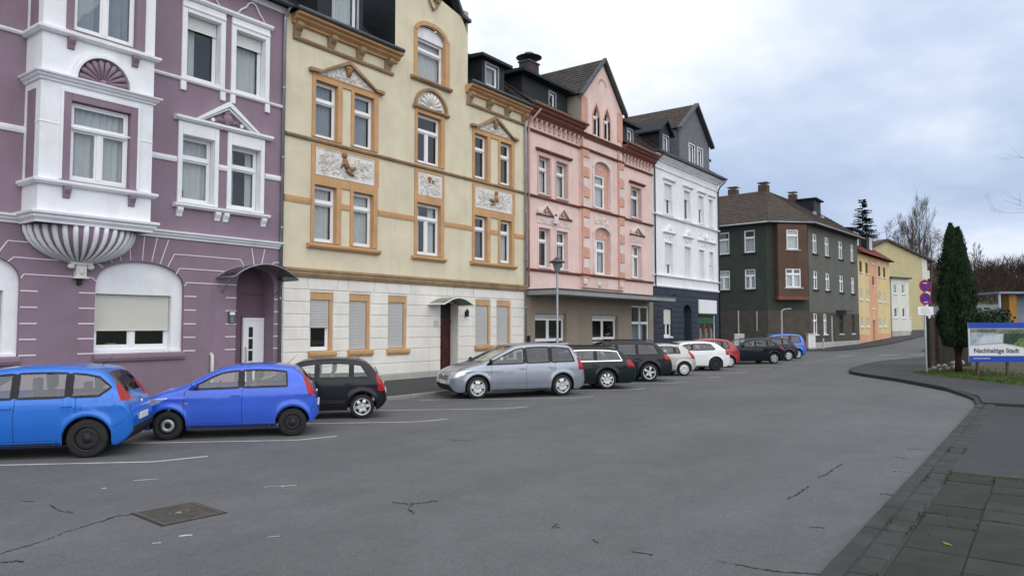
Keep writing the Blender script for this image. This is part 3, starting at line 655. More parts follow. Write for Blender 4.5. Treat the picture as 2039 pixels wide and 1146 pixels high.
# bands
mb = MB(); mb.mold(yx0, yx1, ledge(0.13, 3.60, 3.83)); mb.mold(yx0, yx1, [(-0.02, 3.72), (-0.16, 3.80), (-0.16, 3.86), (0, 3.90)]); mb.build('string_course', 'ochre_dirty', Yh)
mb = MB(); mb.mold(yx0, yx1, ledge(0.10, 8.05, 8.16)); mb.build('sill_course', 'ochre_dirty', Yh)
for u, v in ((yx0, 14.97), (17.93, 19.77), (21.45, 23.2), (26.19, yx1)): MB().mold(u, v, ledge(0.04, 5.97, 6.17)).build('band', 'ochre', Yh)
for (u, v, cons) in ((14.20, 18.70, (14.32, 15.70, 16.95, 18.30)), (22.80, 27.02, (22.95, 24.25, 25.55, 26.85))):
    MB().mold(u, v-0.10, ledge(0.10, 11.20, 11.32)).build('frieze_band', 'ochre_dirty', Yh)
    mb = MB(); mb.mold(u-0.05, v+0.08, cornice_prof(11.70, 12.02, 0.42)); mb.build('eaves_cornice', 'ochre', Yh)
    for x in cons: console(MB_ := MB(), x, 0.24, 11.30, 11.72, 0.30); MB_.build('eaves_console', 'ochre_dirty', Yh, bevel=0.01)
    mb = MB(); mb.tube([(u-0.1, -0.44, 12.09), (v+0.05, -0.44, 12.09)], 0.075, 10); mb.build('gutter', 'zinc_dark', Yh, smooth=True)
# ground floor: rusticated blocks with open joints
zs = [3.60, 3.205, 2.81, 2.41, 2.0, 1.60, 1.20, 0.69, 0.30]
segs = [(yx0+0.02, 15.02), (15.97, 16.65), (17.61, 18.46), (19.42, 21.27), (22.32, 23.42), (24.45, 24.86), (25.90, yx1-0.02)]
for k in range(1, len(zs)-1):
    z1, z0 = zs[k]-0.018, zs[k+1]+0.018
    sg = segs if z1 > 1.3 else [(yx0+0.02, 21.27), (22.32, yx1-0.02)]
    for (u, v) in sg: MB().box(u+0.004, v-0.004, -0.028, 0.01, z0, z1).build('stone_block', 'cream', Yh, bevel=0.010)
top = [(yx0+0.02, 14.88, 15.0), (14.90, 16.13, None), (16.17, 16.56, None), (16.60, 17.80, None), (17.84, 18.38, None), (18.42, 19.62, None), (19.66, 21.60, None), (21.64, 22.05, None), (22.09, 23.25, None), (23.29, 24.62, None), (24.66, 26.15, None), (26.19, yx1-0.02, None)]
for i, (u, v, _) in enumerate(top):
    s = (-1 if i % 2 else 1)*0.055
    MB().pxz([(u+(0 if i == 0 else -s), 3.222), (v+(0 if i == len(top)-1 else s), 3.222), (v, 3.59), (u, 3.59)], -0.028, 0.01).build('stone_block', 'cream', Yh, bevel=0.010)
MB().box(yx0+0.01, 21.25, -0.06, 0.0, -0.3, 0.29).build('plinth', 'plinth', Yh); MB().box(22.34, yx1-0.01, -0.06, 0.0, -0.3, 0.29).build('plinth', 'plinth', Yh)
for i, (a, b) in enumerate(GW):
    mb = MB(); mb.box(a+0.001, b-0.001, 0.02, 0.19, 2.90, 3.13); mb.box(b-0.12, b-0.002, 0.035, 0.19, 1.24, 2.90); mb.box(a+0.002, a+0.03, 0.035, 0.19, 1.24, 2.90); mb.build('window_surround', 'ochre', Yh)
    w = window(Yh, a+0.03, b-0.12, 1.24, 2.90, 'O', 0.10, cur='none', sh=0.54 if i == 0 else 0.985)
    MB().mold(a-0.07, b+0.10, ledge(0.13, 1.0, 1.22)).build('sill', 'ochre', Yh, bevel=0.02)
dr = MB().box(21.29, 22.30, 0.36, 0.42, -0.2, 2.94)
for z0, z1 in ((0.2, 0.9), (1.0, 1.9)):
    for u, v in ((21.38, 21.76), (21.84, 22.2)): dr.ring(u, v, z0, z1, (0.04,)*4, 0.335, 0.37)
dr = dr.box(21.29, 22.30, 0.33, 0.37, 2.18, 2.28).build('door', 'wood_dark', Yh, bevel=0.008)
MB().box(21.40, 22.18, 0.345, 0.358, 2.34, 2.86).build('door_light', 'black', dr)
MB().tube([(21.42, 0.33, 1.0), (21.42, 0.28, 1.02), (21.42, 0.28, 1.12), (21.42, 0.33, 1.14)], 0.012, 6).build('door_handle', 'steel', dr)
MB().box(21.1, 22.5, -0.34, 0.4, -0.3, 0.16).build('door_step', 'concrete', Yh, bevel=0.02)
mb = MB(); cp = []
for i in range(13):
    t = i/12; cp.append((20.55+1.75*t, 2.86+0.26*math.sin(math.pi*t)))
for i in range(12): mb.pxz([cp[i], cp[i+1], (cp[i+1][0], cp[i+1][1]+0.02), (cp[i][0], cp[i][1]+0.02)], -0.85, 0.0)
cn = mb.build('door_canopy', mat('mossy_canopy', (0.24, 0.25, 0.20), 0.7, var=0.3, vs=6), Yh)
mb = MB(); mb.tube([(x, -0.86, z) for x, z in cp], 0.02, 6); mb.tube([(20.55, -0.86, 2.87), (20.55, 0, 2.87)], 0.03, 6); mb.tube([(22.3, -0.86, 2.87), (22.3, 0, 2.87)], 0.03, 6); mb.build('canopy_frame', 'pvc', cn)
wl = MB().box(22.72, 22.84, -0.16, -0.03, 2.42, 2.62).lathe([(0.02, 0), (0.09, 0.02), (0.05, 0.12), (0.01, 0.16)], (22.78, -0.12, 2.58), 10).build('wall_lantern', 'black', Yh)
MB().ring(20.90, 21.12, 2.04, 2.22, (0.02,)*4, -0.045, -0.028).box(20.90, 21.12, -0.036, -0.028, 2.04, 2.22).build('house_number_plate', mat('plate_paint', (0.6, 0.55, 0.5)), Yh)
# mansard roof and dormers
mb = MB()
for u, v in ((yx0, 18.72), (22.9, yx1)):
    mb.add([(u, -0.36, 12.07), (v, -0.36, 12.07), (v, 0.25, 12.2), (u, 0.25, 12.2), (v, 3.6, 15.3), (u, 3.6, 15.3)], [(0, 1, 2, 3), (3, 2, 4, 5)])
mb.add([(yx0, 3.6, 15.3), (yx1, 3.6, 15.3), (yx1, 6, 16.2), (yx0, 6, 16.2), (yx0, 10, 12), (yx1, 10, 12)], [(0, 1, 2, 3), (3, 2, 5, 4)])
mb.add([(yx0, -0.3, 12.0), (yx0, 3.6, 15.3), (yx0, 6, 16.2), (yx0, 10, 12)], [(0, 3, 2, 1)]); mb.add([(yx1, -0.3, 12.0), (yx1, 3.6, 15.3), (yx1, 6, 16.2), (yx1, 10, 12)], [(0, 1, 2, 3)])
mb.build('roof', 'slate', Yh)
def dormer(parent, x0, x1, y0, z0, z1, wx, m='slate', depth=4.0, roof='slate', oh=0.28, gab=0.0, cur='net'):
    d = wall('dormer', m, parent, [(x0, z0), (x1, z0), (x1, z1), (x0, z1)], [(wx[0], wx[1], wx[2], wx[3], 0.1)], y0)
    mb = MB(); mb.quad((x0, y0, z0), (x0, y0, z1), (x0, y0+depth, z1), (x0, y0+depth, z0)); mb.quad((x1, y0, z0), (x1, y0+depth, z0), (x1, y0+depth, z1), (x1, y0, z1)); mb.box(x0+0.05, x1-0.05, y0+0.9, y0+1.0, z0, z1-0.02); mb.build('dormer_cheek', m, d)
    mb = MB()
    if gab:
        xm = (x0+x1)/2
        mb.pxz([(x0-oh, z1-0.10), (xm, z1+gab), (x1+oh, z1-0.10), (x1+oh, z1+0.02), (xm, z1+gab+0.14), (x0-oh, z1+0.02)], y0-oh, y0+depth); mb.pxz([(x0, z1), (x1, z1), (xm, z1+gab)], y0, y0+0.05)
    else: mb.mold(x0-oh, x1+oh, [(y0-oh, z1), (y0-oh, z1+0.12), (y0+depth, z1+0.5), (y0+depth, z1+0.05)])
    mb.build('dormer_roof', roof, d)
    window(parent, wx[0], wx[1], wx[2], wx[3], 'O', 0.06, y0, 0.06, cur=cur)
    MB().ring(wx[0], wx[1], wx[2], wx[3], (0.09, 0.09, 0.09, 0.05), y0-0.03, y0+0.05).build('dormer_casing', 'zinc', d)
    return d
dormer(Yh, 15.30, 17.30, 0.18, 12.2, 14.5, (15.98, 17.0, 12.42, 14.2), cur='net')
dormer(Yh, 24.15, 25.75, 0.25, 12.2, 13.62, (24.42, 25.25, 12.50, 13.45), cur='blue')
downpipe(Yh, 26.93, 0.1, 11.6, 'zinc', -0.09, [(26.95, -0.15, 11.9), (26.98, -0.42, 12.05)])

# ------------------------------------------------------------------ pink house with the canopy
K = house('pink_house', 27.06, 'pink house with salmon pilasters, pointed gable and a long grey canopy over its shop floor')
kx0, kx1 = 27.06, 40.28
W2 = [(28.10, 29.08), (29.63, 30.66), (37.50, 38.80)]
cw = (33.06, 34.43)
ops = [(a-0.01, b+0.01, 8.29, 10.09) for a, b in W2]+[(a-0.01, b+0.01, 4.79, 6.68) for a, b in W2]+[(cw[0]-0.01, cw[1]+0.36, 8.24, 10.78, 0.1), (cw[0]-0.01, cw[1]+0.36, 4.74, 7.26, 0.1)]
wall('wall', 'pink', K, [(kx0, 3.62), (kx1, 3.62), (kx1, 12.2), (kx0, 12.2)], ops, 0.0, 0.02)
gops = [(27.80, 30.53, 1.22, 2.62, 0.32), (33.05, 35.86, 1.20, 2.62, 0.28), (37.50, 39.72, -0.3, 3.20, 0.16)]
wall('ground_wall', 'taupe', K, [(kx0, -0.3), (kx1, -0.3), (kx1, 3.62), (kx0, 3.62)], gops, 0.0)
sides(K, kx0, kx1, 12.2, 10.0, 'pink')
mb = MB()
for i in range(9): mb.box(kx0, kx1, -0.012, 0.0, 0.33+i*0.36, 0.345+i*0.36) if i < 2 else None
mb.build('tile_joint', 'concrete', K)
gl_ = [(31.80, 11.9), (36.25, 11.9), (36.25, 13.95), (34.03, 16.25), (31.80, 13.95)]
pw = [(33.00, 33.66), (34.16, 34.82)]
wall('gable', 'pink', K, gl_, [(a, b, 12.05, 13.85, 0.12) for a, b in pw], -0.14)
for X in (31.80, 36.25):
    MB().quad((X, -0.14, 3.9), (X, -0.14, 11.9), (X, 0.0, 11.9), (X, 0.0, 3.9)).build('risalit_side', 'pink', K)
    MB().quad((X, -0.14, 11.9), (X, -0.14, 13.95), (X, 3.0, 13.95), (X, 3.0, 11.9)).build('gable_side', mat('grey_beige_render', (0.36, 0.33, 0.27), 0.9, streak=0.3), K)
wall('risalit', 'pink', K, [(31.80, 4.0), (36.25, 4.0), (36.25, 11.9), (31.80, 11.9)], [(cw[0]-0.01, cw[1]+0.36, 8.24, 10.78, 0.13), (cw[0]-0.01, cw[1]+0.36, 4.74, 7.26, 0.13)], -0.14)
for a, b in pw:
    c = (a+b)/2; hw = (b-a)/2
    pts = [(c-hw, 13.15)]+[(c-hw+hw*math.sin(t*math.pi/2/6)*1.0, 13.15+0.62*(math.sin(t*math.pi/2/6)**0.75)) for t in range(1, 7)]
    pts += [(2*c-p[0], p[1]) for p in pts[-2::-1]]
    spandrel(K, 'pink', pts, 13.85, -0.138, -0.05); archband(mb := MB(), pts, 0.07, -0.18, -0.13); mb.ring(a, b, 12.05, 13.15, (0.06, 0.10, 0, 0.03), -0.17, -0.02); mb.build('window_surround', 'salmon', K)
    window(K, a+0.003, b-0.003, 12.06, 13.84, 'T', 0.10, -0.14, 0.05, cur='none', tr=0.42)
    MB().mold(a-0.1, b+0.12, ledge(0.1, 11.96, 12.05)).build('sill', 'palepink', K).location.y = -0.14
mb = MB()
for i in range(16):
    a = math.pi*i/15; mb.ball((34.03+0.36*math.cos(a), -0.15, 15.0+0.30*math.sin(a)*(1 if i % 2 else 0.8)), 0.05, 0.03, 0.05, 6, 4)
mb.build('gable_ornament', 'salmon', K, smooth=True)
for x0, x1, xs in ((31.80, 32.42, 1), (35.66, 36.25, -1)):
    MB().box(x0, x1, -0.175, -0.141, 12.3, 13.9).build('pilaster', 'salmon', K)
    MB().box(x0, x0+0.12 if xs > 0 else x0+0.16, -0.20, -0.141, 3.98, 11.9).build('pilaster_edge', 'salmon', K)
    for k in range(14):
        z0 = 4.48+k*0.52; 
        if z0 > 11.2: break
        if 7.88 < z0+0.26 < 8.25: pass
        MB().box(x0+0.12 if xs > 0 else x0+0.16, x1+(0.10 if k % 2 == 0 else 0.0), -0.185 if k % 2 else -0.215, -0.141, z0, z0+0.50).build('quoin', 'salmon' if k % 2 == 0 else 'palepink', K, bevel=0.02)
# eaves, bands
for u, v in ((27.06, 31.78), (36.27, 40.42)):
    MB().mold(u, v, cornice_prof(11.70, 12.22, 0.50)).build('eaves_cornice', 'rust', K)
    for k in range(int((v-u)/0.42)): console(MB_ := MB(), u+0.3+k*0.42, 0.15, 11.36, 11.74, 0.16); MB_.build('eaves_console', 'blush', K)
    MB().tube([(u, -0.55, 12.28), (v+0.05, -0.55, 12.26)], 0.075, 10).build('gutter', mat('copper_brown_gutter', (0.20, 0.10, 0.08), 0.5), K, smooth=True)
mb = MB(); mb.mold(31.7, 36.35, cornice_prof(11.72, 11.95, 0.22)); mb.build('gable_string_course', 'rust', K).location.y = -0.14
for z in (11.10, 8.03, 4.58):
    for u, v, y in ((kx0, 31.78, 0.0), (36.27, kx1, 0.0)): MB().mold(u, v, ledge(0.12, z, z+0.11)).build('string_course', 'rust', K)
    MB().mold(31.72, 36.33, ledge(0.13, z+0.004, z+0.114)).build('risalit_course', 'rust', K).location.y = -0.14
for i, (a, b) in enumerate(W2):
    for z0, z1, cu in ((8.30, 10.08, ('net', 'net', 'blue')[i]), (4.80, 6.67, ('side', 'sides', 'sides')[i])):
        w = window(K, a+0.002, b-0.002, z0, z1, 'C' if (i == 2 and z0 < 5) else 'T', 0.20, cur=cu, tr=0.32)
        MB().ring(a, b, z0, z1, (0.10, 0.12, 0.12, 0.0), -0.035, 0.20).build('surround', 'blush' if z0 > 5 else 'pink', w, bevel=0.01)
        MB().mold(a-0.05, b+0.05, ledge(0.10, z0-0.10, z0)).build('sill', 'palepink', w)
MB().mold(27.86, 30.97, ledge(0.16, 10.30, 10.42)).build('window_hood', 'rust', K); MB().mold(37.28, 39.19, ledge(0.16, 10.26, 10.38)).build('window_hood', 'rust', K)
def broken_pediment(x0, x1, zb, h, m1='rust', m2='palepink'):
    mb = MB(); xm = (x0+x1)/2; mb.mold(x0-0.10, x1+0.10, ledge(0.13, zb, zb+0.09)); mb.build('pediment_base', m1, K)
    mb = MB(); mb.pxz([(x0-0.10, zb+0.09), (x0-0.10, zb+0.30), (x0+0.12, zb+0.24), (xm, zb+h), (xm+0.05, zb+h-0.10), (x0+0.15, zb+0.10)], -0.14, 0.0)
    mb.pxz([(x1+0.10, zb+0.09), (x1+0.10, zb+0.20), (x1-0.05, zb+0.20), (xm, zb+h), (xm-0.07, zb+h-0.14), (x1-0.2, zb+0.10)], -0.16, 0.0); mb.build('pediment', m2, K, bevel=0.01)
    mb = MB(); mb.mold(x0-0.05, x1+0.05, [(0, zb-0.34), (-0.03, zb-0.34), (-0.05, zb-0.04), (-0.08, zb), (0, zb)]); mb.build('window_frieze', m2, K)
    swirls(K, x0, x1, zb-0.32, zb-0.03, -0.05, 8, m2, 0.07); mb = MB().ball((xm, -0.05, zb+0.28), 0.10, 0.06, 0.12); mb.build('pediment_ornament', 'salmon', K, smooth=True)
broken_pediment(28.02, 29.36, 7.22, 0.66); broken_pediment(29.50, 30.84, 7.22, 0.66); broken_pediment(37.42, 39.0, 7.22, 0.62)
MB().box(29.26, 29.62, -0.16, 0, 6.95, 7.5).build('pediment_block', 'palepink', K, bevel=0.02)
for z0, zt, ztop in ((8.25, 10.06, 10.78), (4.75, 6.60, 7.26)):
    a, b = cw[0], cw[1]+0.35
    pts = archpts(a, b, ztop-0.42, 0.41, 16)
    spandrel(K, 'pink', pts, ztop, -0.136, 0.0)
    mb = archband(MB(), pts, 0.16, -0.19, -0.13); mb.box(a-0.16, a, -0.19, -0.13, z0, ztop-0.42); mb.box(b, b+0.16, -0.19, -0.13, z0, ztop-0.42); mb.build('window_arch', 'palepink', K)
    mb = MB(); mb.box(cw[1]-0.05, b, -0.02, 0.06, z0, ztop); mb.box(a, cw[1]-0.05, -0.02, 0.06, zt, ztop); mb.build('window_head', 'salmon', K)
    swirls(K, a+0.1, b-0.1, zt+0.05, ztop-0.1, -0.03, 8, 'palepink', 0.09, tri=lambda x, z, a=a, b=b, t=ztop: z < t-0.42+0.30*math.sin(math.pi*max(0, min(1, (x-a)/(b-a)))))
    window(K, cw[0], cw[1]-0.05, z0, zt, 'T' if z0 > 8 else 'C', 0.10, -0.1, cur='net' if z0 > 8 else 'sides', tr=0.32, split=0.34)
    MB().mold(a-0.05, b+0.05, ledge(0.12, z0-0.10, z0)).build('sill', 'palepink', K).location.y = -0.14
mb = MB(); mb.box(33.1, 34.6, -0.17, -0.141, 7.42, 7.80); mb.build('panel', 'palepink', K); swirls(K, 33.1, 34.6, 7.42, 7.8, -0.18, 10, 'palepink', 0.11)
for x in (32.05, 35.95):
    mb = MB(); mb.box(x-0.17, x+0.17, -0.24, -0.141, 4.16, 4.47); mb.build('quoin_foot', 'palepink', K, bevel=0.02)
MB().ball((33.6, -0.15, 4.22), 0.22, 0.06, 0.16).build('wall_ornament', 'palepink', K, smooth=True)
# canopy and shop floor
mb = MB(); mb.box(27.10, 39.75, -1.70, -0.002, 3.44, 3.66); mb.build('canopy', 'concrete', K, bevel=0.015)
MB().box(27.08, 39.78, -1.74, -0.004, 3.662, 3.72).build('canopy_edge', 'zinc_dark', K)
for a, b, r in ((27.803, 30.527, 0.20), (33.053, 35.857, 0.20)):
    window(K, a, b, 1.30, 2.42, 'M', r, 0.0, 0.07, cur='none')
    MB().box(a, b, r-0.06, r+0.1, 2.42, 2.615).build('shutter_box', 'shutter', K)
    MB().mold(a-0.05, b+0.05, ledge(0.08, 1.12, 1.21)).build('sill', 'palepink', K)
    mb = MB()
    for k in range(9): mb.ball((a+0.2+random.random()*(b-a-0.4), r+0.25, 1.42+random.random()*0.12), 0.11, 0.08, 0.16, 7, 5)
    mb.build('pot_plants', mat('violet_leaf', (0.09, 0.06, 0.09), 0.8, var=0.5, vs=14), K)
dd = MB().ring(37.6, 39.62, 0.12, 3.10, (0.09, 0.09, 0.09, 0.09), 0.06, 0.16).box(37.6, 39.62, 0.05, 0.16, 2.14, 2.28).box(38.57, 38.67, 0.05, 0.16, 0.12, 3.10).build('door', 'pvc', K)
for a, b, c_, d_ in ((37.6, 38.57, 0.12, 2.14), (38.67, 39.62, 0.12, 2.14), (37.6, 38.57, 2.28, 3.1), (38.67, 39.62, 2.28, 3.1)): MB().box(a, b, 0.10, 0.112, c_, d_).build('door_glass', 'glass', dd)
curtain(dd, 37.62, 39.6, 0.2, 2.1, 0.35, 'curtain_b')
# roof
course_roof('roof', 'tile_grey', K, (kx0, -0.45, 12.22), (31.8, -0.45, 12.22), (31.8, 4.6, 16.1), (kx0, 4.6, 16.1), 18)
course_roof('roof', 'tile_grey', K, (36.25, -0.45, 12.22), (kx1, -0.45, 12.22), (kx1, 4.6, 16.1), (36.25, 4.6, 16.1), 18)
course_roof('gable_roof', 'tile_grey', K, (31.62, -0.36, 13.93), (31.62, 4.6, 13.93), (34.03, 4.6, 16.40), (34.03, -0.36, 16.40), 13)
course_roof('gable_roof', 'tile_grey', K, (36.43, 4.6, 13.93), (36.43, -0.36, 13.93), (34.03, -0.36, 16.40), (34.03, 4.6, 16.40), 13)
mb = MB()
for s in (-1, 1): mb.pxz([(34.03, 16.46), (34.03+s*2.47, 13.92), (34.03+s*2.47, 13.74), (34.03, 16.27)], -0.40, -0.20)
mb.build('verge_board', 'zinc_dark', K)
mb = MB(); mb.add([(kx0, 4.6, 16.1), (kx1, 4.6, 16.1), (kx1, 10, 12.2), (kx0, 10, 12.2), (kx0, -0.4, 12.2), (kx1, -0.4, 12.2)], [(0, 1, 2, 3), (0, 3, 4), (1, 5, 2)]); mb.build('rear_roof', 'tile_grey', K)
ch = MB().box(32.75, 33.75, 3.8, 4.5, 15.4, 16.85).build('chimney', mat('dark_brick', (0.07, 0.05, 0.05), 0.8, var=0.3, vs=5), K, bevel=0.02)
MB().box(32.7, 33.8, 3.75, 4.55, 16.85, 16.93).lathe([(0.05, 0.0), (0.08, 0.15), (0.75, 0.26), (0.35, 0.42), (0.28, 0.52), (0.02, 0.55)], (33.25, 4.15, 16.95), 14).build('chimney_cowl', 'zinc_dark', ch)
dormer(K, 27.55, 31.55, 0.55, 12.3, 13.95, (29.86, 30.40, 12.72, 13.68), cur='none', oh=0.42)
dormer(K, 36.85, 38.75, 0.30, 12.25, 13.70, (37.72, 38.35, 12.50, 13.50), cur='net', oh=0.3)
downpipe(K, 27.20, 3.8, 11.2, mat('pink_pipe', (0.45, 0.30, 0.28), 0.6), -0.08, [(27.3, -0.12, 11.5), (27.6, -0.5, 12.1)])
MB().tube([(27.20, -0.08, 0.0), (27.20, -0.08, 1.6)], 0.07, 10).build('standpipe', 'black', K)

# ------------------------------------------------------------------ white house with the navy shop floor
Wh = house('white_house', 40.32, 'white house with slate gable and navy blue ground floor with a shop window')
wx0, wx1 = 40.32, 51.2
WC = [(42.0, 43.20), (45.06, 46.10), (47.52, 48.45), (49.38, 50.15)]
ops = [(a, b, 9.06, 10.98, 0.22) for a, b in WC]+[(a, b, 5.24, 7.24, 0.22) for a, b in WC]
wall('wall', 'white', Wh, [(wx0, 4.46), (wx1, 4.46), (wx1, 12.4), (wx0, 12.4)], ops, 0.0)
gops = [(41.74, 42.95, 1.36, 3.10, 0.2), (44.76, 46.08, -0.3, 3.46, 0.5), (47.22, 50.35, 0.55, 2.86, 0.12)]
wall('ground_wall', 'navy', Wh, [(wx0, -0.3), (wx1, -0.3), (wx1, 4.46), (wx0, 4.46)], gops, 0.0)
sides(Wh, wx0, wx1, 12.4, 10.0, 'white')
zz = [0.2+0.34*i for i in range(12)]
for z0 in zz:
    for u, v in ((wx0+0.02, 41.74), (42.95, 44.76), (46.08, 47.20), (50.37, wx1-0.01)):
        if z0 > 3.45: u, v = (wx0+0.02, wx1-0.01) if u < 41 else (0, 0)
        elif z0 > 3.0 and u < 41: v = 44.76
        elif z0 > 3.0 and u == 42.95: u = v = 0
        if v > u and z0+0.31 < 4.3: MB().box(u+0.003, v-0.003, -0.03, 0.01, z0, z0+0.31).build('stone_block', 'navy', Wh, bevel=0.012)
MB().box(41.6, 43.1, -0.034, 0.01, 3.12, 3.4).build('lintel_block', 'navy', Wh)
for p_, u, v in ((0.10, 4.42, 4.54), (0.14, 5.08, 5.18), (0.16, 8.80, 8.92), (0.08, 11.72, 11.82)): MB().mold(wx0, wx1, ledge(p_, u, v)).build('string_course', 'white', Wh)
MB().mold(wx0, wx1+0.25, cornice_prof(12.25, 12.55, 0.4)).build('eaves_cornice', 'white', Wh)
MB().mold(wx0-0.1, wx1+0.4, [(-0.62, 12.60), (-0.62, 12.72), (0.0, 12.82), (0.0, 12.55)]).build('eaves', 'zinc_dark', Wh)
for i, (a, b) in enumerate(WC):
    for z0, z1, s in ((9.06, 10.98, (0.5, 0.28, 0.46, 1.0)[i]), (5.24, 7.24, (0.66, 0.985, 0.985, 0.44)[i])):
        w = window(Wh, a+0.003, b-0.003, z0, z1, 'M' if i == 0 else 'O', 0.16, cur='net', sh=min(s, 0.985), shm='shutter_w')
        MB().ring(a, b, z0, z1, (0.10, 0.10, 0.14, 0.0), -0.04, 0.005).build('surround', 'white', w, bevel=0.01)
        MB().mold(a-0.14, b+0.14, ledge(0.10, z0-0.09, z0)).build('sill', 'white', w)
    MB().mold(a-0.16, b+0.40, ledge(0.16, 11.20, 11.30)).build('window_hood', 'white', Wh)
    if i < 2:
        mb = MB(); xm = (a+b)/2+0.1; mb.mold(a-0.25, b+0.35, ledge(0.16, 7.84, 7.94)); mb.pxz([(xm-0.55, 7.95), (xm-0.2, 8.30), (xm+0.05, 8.42), (xm+0.35, 8.25), (xm+0.6, 7.95)], -0.10, 0.0); mb.ball((xm, -0.10, 8.2), 0.18, 0.10, 0.2); mb.build('window_crest', 'white', Wh, bevel=0.01); swirls(Wh, a-0.1, b+0.2, 7.4, 7.8, -0.03, 10, 'white', 0.1)
mb = MB(); mb.mold(47.25, 50.6, ledge(0.16, 7.84, 7.94)); mb.ball((48.9, -0.08, 8.15), 0.3, 0.1, 0.25); mb.build('window_crest', 'white', Wh); swirls(Wh, 47.4, 50.4, 7.4, 7.8, -0.03, 16, 'white', 0.1); swirls(Wh, 47.4, 50.4, 7.98, 8.35, -0.03, 12, 'white', 0.12)
w = window(Wh, 41.745, 42.945, 1.38, 3.08, 'M', 0.10, cur='none', sh=0.54, shm='shutter_c'); MB().mold(41.7, 43.0, ledge(0.09, 1.26, 1.36)).build('sill', 'pvc', w)
spandrel(Wh, 'navy', archpts(44.76, 46.08, 2.9, 0.54, 14), 3.46, 0.0, 0.45, 'arch_head')
dr = MB().box(44.77, 46.07, 0.44, 0.5, -0.3, 3.46).ring(44.95, 45.4, 0.4, 2.0, (0.05,)*4, 0.41, 0.45).ring(45.5, 45.92, 0.4, 2.0, (0.05,)*4, 0.41, 0.45).build('door', 'navy', Wh)
MB().tube([(45.42, 0.40, 1.0), (45.42, 0.36, 1.02), (45.42, 0.36, 1.14), (45.42, 0.40, 1.16)], 0.014, 6).build('door_handle', 'steel', dr)
sg = MB().box(47.20, 50.38, -0.14, -0.03, 2.88, 3.82).build('shop_sign', 'pvc', Wh, bevel=0.02)
sw = MB().ring(47.26, 50.31, 0.6, 2.84, (0.06,)*4, 0.04, 0.12).build('shop_window', 'pvc', Wh)
MB().box(47.28, 50.29, 0.07, 0.082, 0.62, 2.82).build('pane', 'glass', sw)
MB().box(47.4, 50.2, 0.10, 0.115, 2.2, 2.62).build('green_banner', mat('green_print', (0.01, 0.20, 0.09), 0.6, var=0.1), sw)
for k in range(12):
    MB().box(47.35+k*0.24, 47.56+k*0.24, 0.09+0.006*(k % 3), 0.094+0.006*(k % 3), 0.8+0.15*(k % 4), 1.25+0.3*(k*7 % 4)).build('shop_poster', mat('print_%d' % (k % 4), ((0.10, 0.16, 0.38), (0.45, 0.10, 0.12), (0.55, 0.55, 0.55), (0.12, 0.30, 0.28))[k % 4], 0.6), sw)
MB().box(43.26, 43.46, -0.10, 0, 3.86, 4.06).build('wall_lamp', 'black', Wh)
# slate gable, dormers and roof
gpoly = [(44.35, 12.72), (49.55, 12.72), (49.55, 14.75), (46.95, 17.0), (44.35, 14.95)]
gw = [(45.92, 46.82), (47.36, 48.24)]
wall('gable', 'slate_grey', Wh, gpoly, [(a, b, 12.74, 14.25, 0.10) for a, b in gw], -0.05)
MB().quad((44.35, -0.05, 12.6), (44.35, -0.05, 14.95), (44.35, 4, 14.95), (44.35, 4, 12.6)).build('gable_side', 'slate_grey', Wh); MB().quad((49.55, -0.05, 12.6), (49.55, 4, 12.6), (49.55, 4, 14.75), (49.55, -0.05, 14.75)).build('gable_side', 'slate_grey', Wh)
for a, b in gw:
    window(Wh, a+0.02, b-0.02, 12.75, 14.23, 'O', 0.06, -0.05, 0.06, cur='net'); MB().ring(a, b, 12.74, 14.25, (0.06, 0.06, 0.06, 0.0), -0.09, 0.0).build('window_casing', 'pvc', Wh)
course_roof('gable_roof', 'tile', Wh, (44.15, -0.3, 14.95), (44.15, 5.8, 14.95), (46.95, 5.8, 17.15), (46.95, -0.3, 17.15), 13)
course_roof('gable_roof', 'tile', Wh, (49.75, 5.8, 14.75), (49.75, -0.3, 14.75), (46.95, -0.3, 17.15), (46.95, 5.8, 17.15), 13)
mb = MB(); mb.pxz([(46.95, 17.22), (49.82, 14.78), (49.82, 14.6), (46.95, 17.04)], -0.36, -0.05); mb.pxz([(46.95, 17.22), (44.08, 14.98), (44.08, 14.8), (46.95, 17.04)], -0.36, -0.05); mb.build('verge_board', 'zinc_dark', Wh)
course_roof('roof', 'tile', Wh, (wx0, -0.45, 12.72), (44.35, -0.45, 12.72), (44.35, 5.8, 17.1), (wx0, 5.8, 17.1), 20)
course_roof('roof', 'tile', Wh, (49.55, -0.45, 12.72), (wx1+0.3, -0.45, 12.72), (wx1-1.5, 5.8, 17.1), (49.55, 5.8, 17.1), 20)
mb = MB(); mb.add([(wx0, 5.8, 17.1), (wx1-1.5, 5.8, 17.1), (wx1+0.3, 11, 12.7), (wx0, 11, 12.7), (wx0, -0.4, 12.7), (wx1+0.3, -0.45, 12.7)], [(0, 1, 2, 3), (0, 3, 4), (1, 5, 2)]); mb.build('rear_roof', 'tile', Wh)
dormer(Wh, 41.55, 43.2, 0.05, 12.7, 14.20, (42.05, 42.85, 12.95, 14.0), cur='net', gab=0.75, oh=0.22)
MB().box(50.3, 51.5, 1.0, 2.4, 12.8, 14.2).mold(50.0, 51.9, [(0.7, 14.2), (0.7, 14.35), (2.6, 14.6), (2.6, 14.2)]).build('side_dormer', 'slate', Wh)
ch = MB().box(37.9+3.4, 39.0+3.4, 5.4, 6.2, 16.4, 17.9).build('chimney', 'slate', Wh)
mb = MB(); mb.tube([(40.5, -0.10, 4.4), (40.5, -0.10, 11.9), (40.6, -0.2, 12.2), (41.0, -0.62, 12.6)], 0.05, 8); mb.build('downpipe', 'zinc_dark', Wh, smooth=True)
